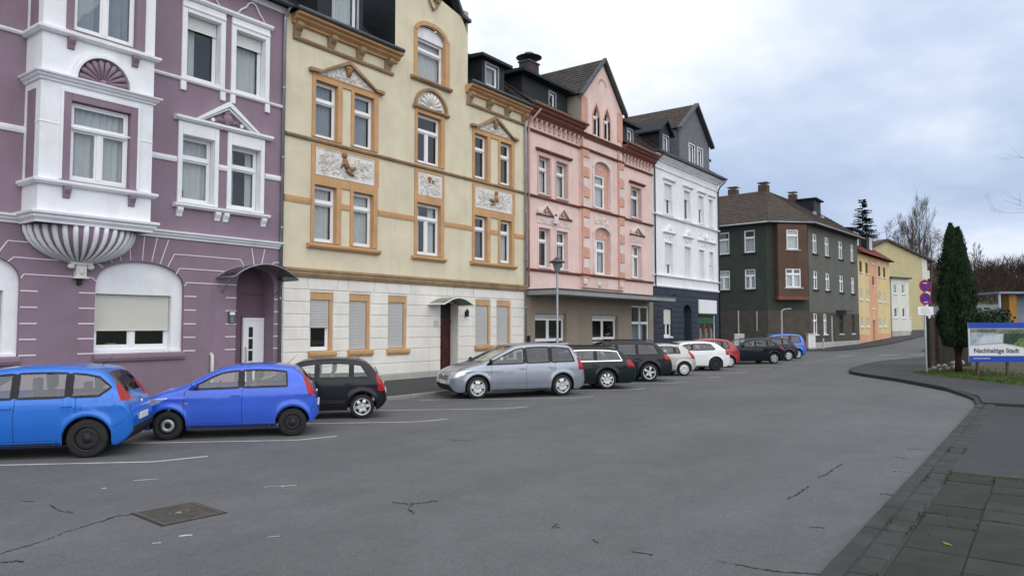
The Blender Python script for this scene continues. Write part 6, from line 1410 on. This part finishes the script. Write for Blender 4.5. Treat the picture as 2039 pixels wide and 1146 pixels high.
fb.mb(MB().box(3.2, 6.3, -3.0, -0.02, 0.3, 3.0).box(3.1, 6.4, -3.1, -0.02, 3.0, 3.15), 'garage', 'farw'); fb.mb(MB().box(4.6, 5.8, -3.06, -3.0, 0.5, 2.5), 'garage_door', 'pvc')

# ================================================================== street furniture
def lathe_part(prof, name, m, root, n=20, c=(0, 0, 0)): return MB().lathe(prof, c, n).build(name, m, root, smooth=True)
lp = empty('street_lamp', (23.75, -3.85, 0.09), 0, 'tall grey lamp post with mushroom lantern in front of the pink house', 'lamp post')
lathe_part([(0.075, 0), (0.075, 0.9), (0.048, 0.98), (0.040, 3.9), (0.038, 4.02)], 'post', 'steel', lp)
lathe_part([(0.05, 4.0), (0.08, 4.02), (0.10, 4.08), (0.19, 4.38), (0.20, 4.40)], 'lantern_bowl', mat('lamp_bowl', (0.20, 0.22, 0.21), 0.3), lp)
lathe_part([(0.20, 4.385), (0.31, 4.40), (0.32, 4.43), (0.15, 4.52), (0.10, 4.54), (0.09, 4.60), (0.0, 4.62)], 'lantern_hood', 'zinc_dark', lp)
p = at(1749, 80); sl_ = empty('far_street_lamp', (p.x, p.y, g(p.x)), 0, 'slim dark lamp post with flat head in front of the yellow house', 'lamp post')
lathe_part([(0.09, 0), (0.075, 2), (0.06, 5.6)], 'post', 'brown_wall', sl_, 10); MB().box(-0.5, 0.5, -0.18, 0.18, 5.58, 5.72).build('lamp_head', 'zinc_dark', sl_, bevel=0.03)
p = at(1556, 57.5); o = empty('lamp_with_arm', (p.x, p.y, 0.1), R_(-53), 'pale thin lamp post with short arm in front of the dark green house', 'lamp post')
lathe_part([(0.07, 0), (0.06, 3.1)], 'post', 'plinth', o, 10); MB().tube([(0, 0, 3.08), (0.15, 0, 3.22), (0.55, 0, 3.28)], 0.05, 8).box(0.35, 0.75, -0.08, 0.08, 3.24, 3.32).build('arm', 'plinth', o)
p = at(1471, 55); o = empty('advert_board', (p.x, p.y, 0.1), R_(-60), 'pale grey notice cabinet with red scribbles on a thin pole', 'notice board')
MB().box(-0.36, 0.36, -0.12, 0.12, 0.35, 1.35).build('cabinet', 'shutter', o, bevel=0.02); MB().tube([(0, 0.15, 0), (0, 0.15, 3.1)], 0.04, 8).build('pole', 'plinth', o); MB().box(-0.3, -0.2, -0.08, 0.08, 0, 0.36).box(0.2, 0.3, -0.08, 0.08, 0, 0.36).build('feet', 'zinc_dark', o)
mb = MB()
for k in range(6): mb.tube([(-0.26+0.09*k, -0.125, 0.55+0.06*(k % 3)), (-0.18+0.08*k, -0.125, 0.8-0.08*(k % 2)), (-0.2+0.09*k, -0.125, 0.62)], 0.014, 5)
mb.build('graffiti', mat('red_spray', (0.35, 0.06, 0.10)), o)
p = at(1613, 60.0); o = empty('utility_box', (p.x, p.y, 0.1), R_(-45), 'pale grey utility box by the corner of the dark green house', 'utility box')
MB().box(-0.32, 0.32, -0.18, 0.18, 0.12, 1.25).build('cabinet', 'shutter_w', o, bevel=0.015); MB().box(-0.36, 0.36, -0.22, 0.22, 1.25, 1.32).build('lid', 'shutter', o, bevel=0.01); MB().box(-0.30, 0.30, -0.16, 0.16, 0, 0.12).build('base', 'concrete', o); MB().box(-0.005, 0.005, -0.186, -0.18, 0.15, 1.22).build('door_gap', 'seam', o)
p = at(1638, 60.5); o = empty('marker_post', (p.x, p.y, 0.1), 0, 'short pale marker post beside the utility box', 'post'); lathe_part([(0.06, 0), (0.06, 0.85), (0.03, 0.9), (0, 0.9)], 'post', 'plinth', o, 10)
# no-stopping signs
p = gp(1845, 742, 0.115); sg = empty('traffic_sign', (p.x, p.y, 0.115), PSI-R_(90)+R_(6), 'two round blue and red no-stopping signs with white plate on a grey pole', 'traffic sign')
lathe_part([(0.045, 0), (0.045, 3.85), (0, 3.86)], 'pole', 'steel', sg, 12)
M['signblue'] = mat('sign_blue', (0.045, 0.02, 0.28), 0.5, var=0.05); M['signred'] = mat('sign_red', (0.30, 0.012, 0.07), 0.5, var=0.05)
for i, z in enumerate((3.58, 3.04)):
    d = MB().lathe([(0, -0.062), (0.245, -0.062), (0.245, -0.05), (0, -0.05)], (0, 0, z), 32, 'y').build('sign_disc', 'signblue', sg)
    MB().lathe([(0.19, -0.066), (0.248, -0.066), (0.25, -0.05), (0.19, -0.06)], (0, 0, z), 32, 'y').build('sign_rim', 'signred', d)
    mb = MB()
    for s in ((1,) if i else (1, -1)):
        for q in ((-1, 1),): mb.add([(-0.15*s-0.02, -0.065, z+0.12), (-0.12*s-0.02*s*0, -0.065, z+0.155), (0.15*s+0.02, -0.065, z-0.12), (0.12*s, -0.065, z-0.155)], [(0, 1, 2, 3)])
    mb.build('sign_bar', 'signred', d)
    ar = MB(); zz_ = z+0.11 if i == 0 else z-0.14
    ar.pxz([(-0.08, zz_-0.012), (0.04, zz_-0.012), (0.04, zz_-0.035), (0.09, zz_), (0.04, zz_+0.035), (0.04, zz_+0.012), (-0.08, zz_+0.012)], -0.070, -0.066); ar.build('sign_arrow', 'pvc', d)
pl_ = MB().box(-0.34, 0.34, -0.06, -0.05, 2.38, 2.72).build('sign_plate', 'pvc', sg)
def text(s, size, m, parent, name, loc, rot=(R_(90), 0, 0), bold=0.0):
    cu = bpy.data.curves.new(name, 'FONT'); cu.body = s; cu.size = size; cu.extrude = 0.002; cu.offset = bold
    t = bpy.data.objects.new(name, cu); col.objects.link(t); dg = bpy.context.evaluated_depsgraph_get(); me = bpy.data.meshes.new_from_object(t.evaluated_get(dg)); bpy.data.objects.remove(t)
    me.materials.clear(); me.materials.append(M[m]); o = bpy.data.objects.new(name, me); link(o, parent); o.location = loc; o.rotation_euler = rot; return o
mb = MB()
for z in (2.46, 2.55, 2.64): mb.box(-0.22, 0.20-0.08*(z > 2.6), -0.063, -0.06, z-0.012, z+0.012)
mb.build('plate_lettering', 'zinc', pl_)
# billboard on the grass
bc = at(2040, 28.0); BB = empty('billboard', (bc.x, bc.y, 0.12), PSI-R_(90), 'blue and white billboard with photo collage and lettering on the grass lot', 'billboard')
bx0, bx1 = -2.20, 2.6; zb0, zb1 = 0.54, 2.05
M['blue'] = mat('blue_print', (0.012, 0.060, 0.36), 0.5, var=0.08); M['whitep'] = mat('white_print', (0.66, 0.68, 0.70), 0.5, var=0.05)
b0 = MB().box(bx0, bx1, -0.02, 0.02, zb0, zb1).build('board', 'whitep', BB)
MB().box(bx0, bx1, -0.026, -0.02, zb1-0.22, zb1).build('top_bar', 'blue', b0); MB().box(bx0, bx1, -0.026, -0.02, zb0, zb0+0.24).build('bottom_bar', 'blue', b0)
ph = lambda n, c, v, s, d, pts, y=-0.0235: MB().pxz(pts, y, -0.02).build('photo_print', mat(n, c, 0.5, var=v, vs=s, dirt=d, dirtamt=0.9), b0)
zc_ = zb0+0.62
ph('print_sky', (0.30, 0.36, 0.42), 0.35, 4, (0.46, 0.50, 0.54), [(bx0+0.04, zc_+0.0), (bx0+0.04, zc_+0.66), (bx1-0.04, zc_+0.66), (bx1-0.04, zc_-0.16), (bx0+2.2, zc_-0.10), (bx0+1.3, zc_+0.08)], -0.0225)
ph('print_road', (0.50, 0.54, 0.58), 0.2, 6, (0.30, 0.33, 0.36), [(bx0+0.15, zc_+0.04), (bx0+0.60, zc_+0.40), (bx0+1.30, zc_+0.44), (bx0+1.30, zc_+0.12), (bx0+0.8, zc_+0.10)])
ph('print_wood', (0.02, 0.055, 0.035), 0.5, 9, (0.07, 0.11, 0.05), [(bx0+1.32, zc_+0.10), (bx0+1.36, zc_+0.47), (bx0+2.7, zc_+0.47), (bx0+2.7, zc_+0.20), (bx0+1.7, zc_+0.05)])
ph('print_field', (0.16, 0.20, 0.05), 0.6, 9, (0.42, 0.34, 0.18), [(bx0+1.70, zc_+0.03), (bx0+1.95, zc_+0.28), (bx0+2.6, zc_+0.34), (bx1-0.04, zc_+0.34), (bx1-0.04, zc_-0.14), (bx0+2.4, zc_-0.08)], -0.0245)
ph('print_hedge_strip', (0.10, 0.13, 0.06), 0.7, 14, (0.42, 0.33, 0.28), [(bx0+0.05, zc_+0.50), (bx0+0.08, zc_+0.64), (bx1-0.05, zc_+0.64), (bx1-0.05, zc_+0.50), (bx0+1.6, zc_+0.46), (bx0+0.4, zc_+0.52)], -0.0245)
text('Nachhaltige Stadt', 0.245, 'signtext' if 'signtext' in M else 'zinc_dark', b0, 'lettering', (bx0+0.18, -0.024, zb0+0.36), bold=0.006)
MB().box(bx0+0.15, bx0+0.8, -0.030, -0.026, zb0+0.13, zb0+0.15).build('small_line', 'whitep', b0)
for x in (bx0+0.35, -0.70, 1.4): MB().box(x-0.04, x+0.04, 0.021, 0.10, -0.1, zb1-0.1).build('leg', 'brown_wall', BB)
# wooden fence beside the cypress
M['oldwood'] = mat('old_dark_wood', (0.038, 0.032, 0.026), 0.85, var=0.4, vs=5, streak=0.4, bump=0.5, bs=30); M['oldwood2'] = mat('old_brown_wood', (0.075, 0.048, 0.034), 0.85, var=0.35, vs=5, streak=0.4)
fa_, fb_ = at(1848, 33.6), at(1930, 35.2); d_ = fb_-fa_; FE = empty('wooden_fence', (fa_.x, fa_.y, 0.1), math.atan2(d_.y, d_.x), 'dark weathered wooden plank fence behind the tall cypress', 'fence')
ln_ = d_.length; n_ = int(ln_/0.15)
for i in range(n_): MB().box(i*0.15+0.006, i*0.15+0.144, -0.012+random.uniform(-.01, .01), 0.014, 0.02, 2.32+random.uniform(-.05, .04)).build('plank', 'oldwood2' if i in (1, 2) else 'oldwood', FE, bevel=0.006)
for i in range(3): MB().box(i*ln_/2-0.05, i*ln_/2+0.05, 0.03, 0.13, 0, 2.4).build('post', 'oldwood', FE)
for z in (0.4, 1.9): MB().box(0, ln_, 0.014, 0.05, z, z+0.09).build('rail', 'oldwood', FE)
p = at(1864, 31.9); o = empty('timber_stake', (p.x, p.y, 0.1), 0.3, 'upright weathered timber stake in front of the plank fence', 'stake'); MB().box(-0.05, 0.05, -0.05, 0.05, 0, 2.3).build('stake', 'oldwood2', o, bevel=0.01); MB().pxz([(-0.05, 2.3), (0.05, 2.3), (0, 2.42)], -0.05, 0.05).build('stake_tip', 'oldwood2', o)
p = at(1884, 31.5); RB = empty('rubble_heap', (p.x, p.y, 0.12), 0, 'small heap of pale broken stones at the foot of the cypress', 'stones')
M['rubble'] = mat('pale_rubble', (0.42, 0.41, 0.40), 0.9, var=0.3, vs=5, bump=0.5, bs=20)
for k in range(16):
    r = random.uniform(0.08, 0.17); mb = MB().ball((0, 0, 0), r, r*0.8, r*0.7, 7, 5); mb.v = [(x*random.uniform(.75, 1.2), y*random.uniform(.75, 1.2), z*random.uniform(.75, 1.2)) for x, y, z in mb.v]
    o = mb.build('stone', 'rubble', RB); q = k/15; o.location = (RT.x*(q*1.1-0.55)+random.uniform(-.15, .15), RT.y*(q*1.1-0.55)+random.uniform(-.15, .15), r*0.5+(0.16 if k % 3 == 0 else 0)+0.1*(q > .4))
# place beyond the lot: shelter, orange advertising column, pale hut, hedge
M['amber'] = mat('amber_cladding', (0.34, 0.18, 0.04), 0.7, var=0.3, vs=4); M['greyblue'] = mat('grey_blue_metal', (0.22, 0.27, 0.34), 0.6, var=0.15, vs=2)
p = at(1996, 56); SH = empty('open_shelter', (p.x, p.y, 0.12), PSI-R_(90), 'flat-roofed open shelter with amber column and grey wall beyond the billboard', 'shelter')
MB().box(-0.9, 4.0, -1, 2, 4.35, 4.5).build('roof', 'greyblue', SH); MB().tube([(-0.75, -0.8, 0), (-0.75, -0.8, 4.36)], 0.09, 8).build('post', 'shutter', SH); MB().tube([(3.8, -0.8, 0), (3.8, -0.8, 4.36)], 0.09, 8).build('post', 'shutter', SH)
MB().box(0.12, 0.72, -0.6, 0.0, 0, 4.30).build('amber_column', 'amber', SH, bevel=0.05); MB().box(0.9, 3.6, 0.6, 1.6, 0, 4.2).build('hut_wall', 'greyblue', SH); MB().box(0.8, 1.1, 0.56, 0.6, 3.3, 3.8).build('hut_window', 'black', SH)

# ================================================================== trees
M['bark'] = mat('grey_brown_bark', (0.060, 0.048, 0.040), 0.9, var=0.3, vs=4)
M['bark_far'] = mat('far_bare_twigs', (0.115, 0.092, 0.082), 0.9, var=0.25, vs=1.5)
M['bark_red'] = mat('cypress_bark', (0.055, 0.028, 0.020), 0.9, var=0.3, vs=6)
M['needle'] = mat('fir_needles', (0.022, 0.036, 0.028), 0.8, var=0.5, vs=2.5)
M['cypress'] = mat('cypress_leaf', (0.026, 0.052, 0.018), 0.75, var=0.55, vs=3.0, dirt=(0.05, 0.085, 0.022), dirtamt=0.6)
M['cypress2'] = mat('cypress_leaf_dark', (0.014, 0.030, 0.012), 0.8, var=0.5, vs=3.0)
def bare_tree(loc, H, spread, label, seed, col_=False, m='bark_far', depth=4, trunk=0.013, base=0.22, lean=(0, 0), name='bare_tree', twig=0.014, nb=(11, 6, 5, 3)):
    rnd = random.Random(seed); T = empty(name, loc, 0, label, 'tree', 'bare winter trees'); tr = MB(); br = MB()
    top = Vector((lean[0]*H, lean[1]*H, H)); r0 = H*trunk
    path = [Vector((0, 0, 0)).lerp(top, i/6)+Vector((rnd.uniform(-.02, .02)*H if 0 < i < 6 else 0, rnd.uniform(-.02, .02)*H if 0 < i < 6 else 0, 0)) for i in range(7)]
    tr.tube(path, [r0*(1-0.88*i/6) for i in range(7)], 8)
    def grow(p, d, L, r, lv):
        q = [p]; dd = d.copy()
        for i in range(3):
            dd = (dd+Vector((rnd.uniform(-.22, .22), rnd.uniform(-.22, .22), rnd.uniform(-.05, .20)))).normalized(); q.append(q[-1]+dd*L/3)
        br.tube(q, [max(twig*0.6, r*(1-0.22*i)) for i in range(4)], 5 if lv < 2 else 3, cap=False)
        if lv >= depth: return
        for k in range(nb[min(lv, 3)]):
            t = rnd.uniform(0.3, 1.0); i = min(2, int(t*3)); pp = q[i].lerp(q[i+1], t*3-i)
            a = Vector((rnd.uniform(-1, 1), rnd.uniform(-1, 1), rnd.uniform(-.35, .7) if not col_ else rnd.uniform(.3, 1.2))).normalized()
            grow(pp, (dd*0.9+a*(0.95 if not col_ else 0.45)).normalized(), L*rnd.uniform(.45, .68), max(twig, r*0.5), lv+1)
    for k in range(nb[0]):
        t = base+(0.97-base)*(k+rnd.random()*0.6)/nb[0]; i = min(5, int(t*6)); pp = path[i].lerp(path[i+1], t*6-i)
        a = k*2.4+rnd.random(); up = rnd.uniform(.35, .8) if not col_ else rnd.uniform(1.6, 2.8)
        d = Vector((math.cos(a), math.sin(a), up)).normalized(); L = spread*(1.0-0.55*max(0, (t-0.4)/0.6))*rnd.uniform(.8, 1.15)
        grow(pp, d, L, r0*0.30*(1-0.6*t), 1)
    tr.build('trunk', m, T, smooth=True); br.build('crown', m, T); return T
def T3(px_, d, py_=None):
    p = at(px_, d); z = g(p.x)-0.1
    return (p.x, p.y, z) if py_ is None else ((p.x, p.y, z), (zat(py_, d)-z)*(0.88 if d < 180 else 0.80))
bare_tree(*T3(1768, 128, 430), 4.6, 'round-crowned bare tree behind the beige gable house', 3, base=0.3)
bare_tree(*T3(1790, 134, 440), 4.2, 'lower bare tree beside the round-crowned bare tree', 13, base=0.3)
bare_tree(*T3(1806, 128, 420), 4.2, 'slender bare poplar behind the beige house roof', 5, True, base=0.2, nb=(16, 7, 5, 2))
bare_tree(*T3(1822, 130, 425), 3.6, 'thin bare poplar beside the tallest poplar', 15, True, base=0.25, nb=(14, 7, 4, 2))
bare_tree(*T3(1837, 132, 392), 5.0, 'tallest bare poplar behind the beige house', 6, True, base=0.18, nb=(20, 8, 5, 2))
bare_tree(*T3(1856, 128, 438), 4.6, 'broad bare tree between the tallest poplar and the cypress', 8, base=0.25)
bare_tree(*T3(1872, 135, 458), 4.2, 'low bare tree half hidden by the cypress', 9, base=0.25)
bare_tree(*T3(1948, 215, 475), 3.4, 'lone distant bare poplar rising above the wooded hill', 10, True, base=0.15, nb=(13, 5, 4, 2), twig=0.03)
p = at(2335, 27); bare_tree((p.x, p.y, 0.1), 9.4, 4.3, 'bare tree beside the street whose twigs hang into the sky', 21, False, 'bark', depth=4, trunk=0.014, base=0.42, nb=(11, 7, 6, 3), twig=0.0045)
def leafball(mb, c, r, n, sz, rnd, flat=1.0):
    for k in range(n):
        d = Vector((rnd.gauss(0, 1), rnd.gauss(0, 1), rnd.gauss(0, 1))).normalized(); q = Vector(c)+Vector((d.x*r, d.y*r, d.z*r*flat))*rnd.uniform(.55, 1.05)
        a = Vector((rnd.gauss(0, 1), rnd.gauss(0, 1), rnd.gauss(0, 1))).normalized()*sz; b = d.cross(a); b = (b.normalized() if b.length > 1e-6 else Vector((0, 0, 1)))*sz*0.5
        mb.quad(q-a*0.5-b, q+a*0.5-b, q+a*0.5+b, q-a*0.5+b)
# the fir
def fir(loc, H, R0, label, seed):
    rnd = random.Random(seed); T = empty('fir_tree', loc, 0, label, 'tree'); MB().tube([(0, 0, 0), (0, 0, H*0.98)], [H*0.014, 0.03], 8).build('trunk', 'bark', T); mb = MB(); z = H*0.2
    while z < H*0.985:
        t = (z-H*0.2)/(H*0.8); R = R0*(1-t)**0.8*(0.75+0.5*rnd.random())+0.15; n = 8 if t < .8 else 5
        for k in range(n):
            a = rnd.random()*6.28; L = R*rnd.uniform(.7, 1.15); dz = -0.25*L+0.1*L*rnd.random()
            for i in range(7):
                s = (i+0.7)/7; c = Vector((math.cos(a)*L*s, math.sin(a)*L*s, z+dz*s+0.12*L*s*s))
                for q in range(5):
                    w = Vector((-math.sin(a), math.cos(a), rnd.uniform(-.5, .1)))*rnd.choice((-1, 1)); o = Vector((math.cos(a), math.sin(a), -.2)); h = 0.16+0.16*(1-s)+0.1*rnd.random()
                    mb.quad(c, c+o*h*0.7+w*h*0.2, c+o*h+w*h, c+w*h*0.7+o*0.1)
        z += H*0.016
    mb.build('crown', 'needle', T); return T
fir(*T3(1722, 104, 356), 4.3, 'dark fir tree rising behind the yellow house', 4)
# the columnar cypress
p = gp(1909, 741, 0.12); CY = empty('cypress_tree', (p.x, p.y, 0.1), 0, 'tall dense dark green columnar cypress beside the traffic sign', 'tree')
rnd = random.Random(12)
mb = MB(); mb.tube([(0, 0, 0), (0.03, 0, 0.7), (-0.02, 0.02, 1.4), (0.02, 0, 4.8)], [0.15, 0.12, 0.11, 0.03], 9)
for a in (0.4, 2.5, 4.4): mb.tube([(0, 0, 0.6), (math.cos(a)*0.25, math.sin(a)*0.25, 1.3), (math.cos(a)*0.4, math.sin(a)*0.4, 3.0)], [0.07, 0.06, 0.02], 6)
mb.build('trunk', 'bark_red', CY, smooth=True)
lv = MB(); lv2 = MB()
stems = [(-0.16, 0.0, 6.1, 0.58), (0.10, 0.05, 5.95, 0.54), (0.40, -0.10, 5.0, 0.42), (-0.38, 0.1, 4.5, 0.40), (0.05, -0.3, 5.3, 0.50), (0.0, 0.35, 5.2, 0.50)]
for (sx, sy, sh_, sr) in stems:
    ox, oy = RT.x*sx-FH.x*sy, RT.y*sx-FH.y*sy
    for k in range(3600):
        t = rnd.random()**0.8; z = 1.05+(sh_-1.05)*t; prof = 0.93*(min(1, (t+0.08)/0.24)**0.7)*(1-t**3.0)**0.85
        a = rnd.random()*6.28; rr = sr*prof*(0.72+0.40*rnd.random()+0.14*math.sin(a*3+z*2.1)+0.12*math.sin(z*5.3+a*2)); c = Vector((ox+math.cos(a)*rr, oy+math.sin(a)*rr, z))
        L = rnd.uniform(.09, .20); w = rnd.uniform(.022, .05); up = Vector((math.cos(a)*0.45, math.sin(a)*0.45, 0.9)).normalized()*L; sd = Vector((-math.sin(a+rnd.uniform(-.7, .7)), math.cos(a), rnd.uniform(-.3, .3)))*w
        (lv if rnd.random() < 0.6 else lv2).add([c-sd*0.6, c+up*0.45-sd*1.4, c+up, c+up*0.5+sd*1.4, c+sd*0.6], [(0, 1, 2, 3, 4)])
lv.build('crown', 'cypress', CY); lv2.build('crown', 'cypress2', CY)
# hedge by the shelter
M['hedge'] = mat('hedge_leaf', (0.03, 0.05, 0.025), 0.8, var=0.5, vs=4)
p = at(1966, 52); HG = empty('hedge', (p.x, p.y, 0.1), PSI-R_(90), 'rounded dark green hedge bush left of the open shelter', 'hedge'); mb = MB()
for k in range(10): leafball(mb, (-0.9+0.2*k, random.uniform(-.3, .3), 2.2+0.35*math.sin(k)), 0.75, 130, 0.16, rnd)
for k in range(8): leafball(mb, (-0.8+0.23*k, random.uniform(-.3, .3), 1.0), 0.8, 90, 0.18, rnd)
mb.build('foliage', 'hedge', HG); MB().tube([(0, 0, 0), (0, 0, 1.5)], 0.08, 6).build('stem', 'bark', HG)
# wooded hill
mb = MB(); nx, ny = 40, 12
hx = [at(1500+40*i, 1.0) for i in range(nx)]
def hillz(i, j): return 2.5+19.5*(math.sin(math.pi/2*min(1, j/8.0))**1.4)*(0.85+0.15*math.sin(i*0.35+1.0))
for i in range(nx):
    for j in range(ny): d = 150+14*j; p = at(1500+40*i, d); mb.v.append((p.x, p.y, g(p.x)*0.15+hillz(i, j)-(3.0 if j == 0 else 0)))
mb.f = [(i*ny+j, (i+1)*ny+j, (i+1)*ny+j+1, i*ny+j+1) for i in range(nx-1) for j in range(ny-1)]
M['hillsoil'] = mat('leaf_litter', (0.070, 0.052, 0.040), 0.95, var=0.3, vs=0.2)
tag(mb.build('hill', 'hillsoil', smooth=True), kind='structure')
M['hillwood'] = mat('bare_wood_brown', (0.088, 0.064, 0.050), 0.95, var=0.35, vs=0.15)
mb = MB(); rnd = random.Random(5)
for k in range(4200):
    i, j = rnd.uniform(5, nx-2), rnd.uniform(0.3, 9.5); d = 150+14*j; p = at(1500+40*i, d); z = g(p.x)*0.15+hillz(i, j)-0.5; h = rnd.uniform(4, 9.5); b = Vector((p.x, p.y, z))
    mb.add([b-RT*0.12, b+RT*0.12, b+Vector((0, 0, h*0.8))], [(0, 1, 2)])
    for q in range(30):
        a = rnd.random()*6.28; s = b+Vector((0, 0, h*rnd.uniform(.22, .75))); e = s+Vector((math.cos(a)*h*0.22, math.sin(a)*h*0.22, h*rnd.uniform(.12, .34))); w = Vector((-math.sin(a), math.cos(a), 0))*0.045+RT*0.03
        mb.add([s-w, s+w, e], [(0, 1, 2)])
tag(mb.build('wooded_hillside', 'hillwood'), 'dense brown leafless wood covering the hill', 'wood', kind='stuff')
# grass tufts at the edge of the lot
M['grass'] = mat('grass_blade', (0.075, 0.125, 0.028), 0.85, var=0.4, vs=1.5)
mb = MB(); rnd = random.Random(9)
edge = [Vector((*q, 0)) for q in LOT[:6]]
for k in range(9000):
    s = rnd.random()*4.999; i = int(s); q = edge[i].lerp(edge[i+1], s-i); q = q+Vector((1, -0.35, 0))*abs(rnd.gauss(0, 1.0))*2.0+Vector((rnd.uniform(-.1, .25), rnd.uniform(-.25, .1), 0))
    h = rnd.uniform(.03, .10); a = rnd.random()*6.28; w = Vector((math.cos(a), math.sin(a), 0))*0.02; q.z = 0.115
    mb.add([q-w, q+w, q+Vector((rnd.uniform(-.04, .04), rnd.uniform(-.04, .04), h))], [(0, 1, 2)])
tag(mb.build('grass_fringe', 'grass'), 'short green grass along the edge of the lot', 'grass', kind='stuff')
# fallen leaves and moss on the slabs
for px_, py_, c_, nme in ((1888, 1084, (0.20, 0.22, 0.03), 'yellow_green'), (2026, 950, (0.22, 0.09, 0.03), 'rust_brown')):
    p = gp(px_, py_, 0.06); LFm = mat(nme+'_leaf', c_, 0.8, var=0.3, vs=30); o = empty('fallen_leaf', (p.x, p.y, 0.062), random.random()*3, nme.replace('_', ' ')+' fallen leaf lying on the paving slabs', 'leaf')
    MB().add([(-0.07, 0, 0.002), (-0.03, 0.035, 0.012), (0.03, 0.03, 0.004), (0.08, 0.0, 0.018), (0.03, -0.035, 0.010), (-0.03, -0.03, 0.003)], [(0, 1, 2, 3), (0, 3, 4, 5)]).build('blade', LFm, o); o.scale = (0.7, 0.7, 0.7); MB().tube([(0.08, 0, 0.018), (0.12, 0.01, 0.004)], 0.003, 4).build('stalk', LFm, o)

M['weed'] = mat('weed_green', (0.050, 0.080, 0.020), 0.9, var=0.5, vs=6)
mb = MB(); rnd = random.Random(33)
for k in range(2600):
    if k % 3 == 0: q = Vector((rnd.uniform(0, 14), -17.83+rnd.choice((0, -0.21))+rnd.gauss(0, .012), 0.055))
    elif k % 3 == 1: q = Vector((rnd.uniform(0, 11.7), -18.06-0.5*rnd.randint(0, 4)+rnd.gauss(0, .008), 0.055))
    else: q = Vector((-2.0+0.5*rnd.randint(4, 27)+rnd.gauss(0, .008), rnd.uniform(-20.5, -18.06), 0.055))
    if math.sin(q.x*2.3+q.y*1.7)+rnd.random() < 0.7: continue
    for j in range(3):
        h = rnd.uniform(.008, .03); a = rnd.random()*6.28; w = Vector((math.cos(a), math.sin(a), 0))*0.006
        mb.add([q-w, q+w, q+Vector((rnd.uniform(-.015, .015), rnd.uniform(-.015, .015), h))], [(0, 1, 2)])
tag(mb.build('joint_weeds', 'weed'), 'tiny moss and weed tufts in the joints of the paving slabs', 'weeds', kind='stuff')
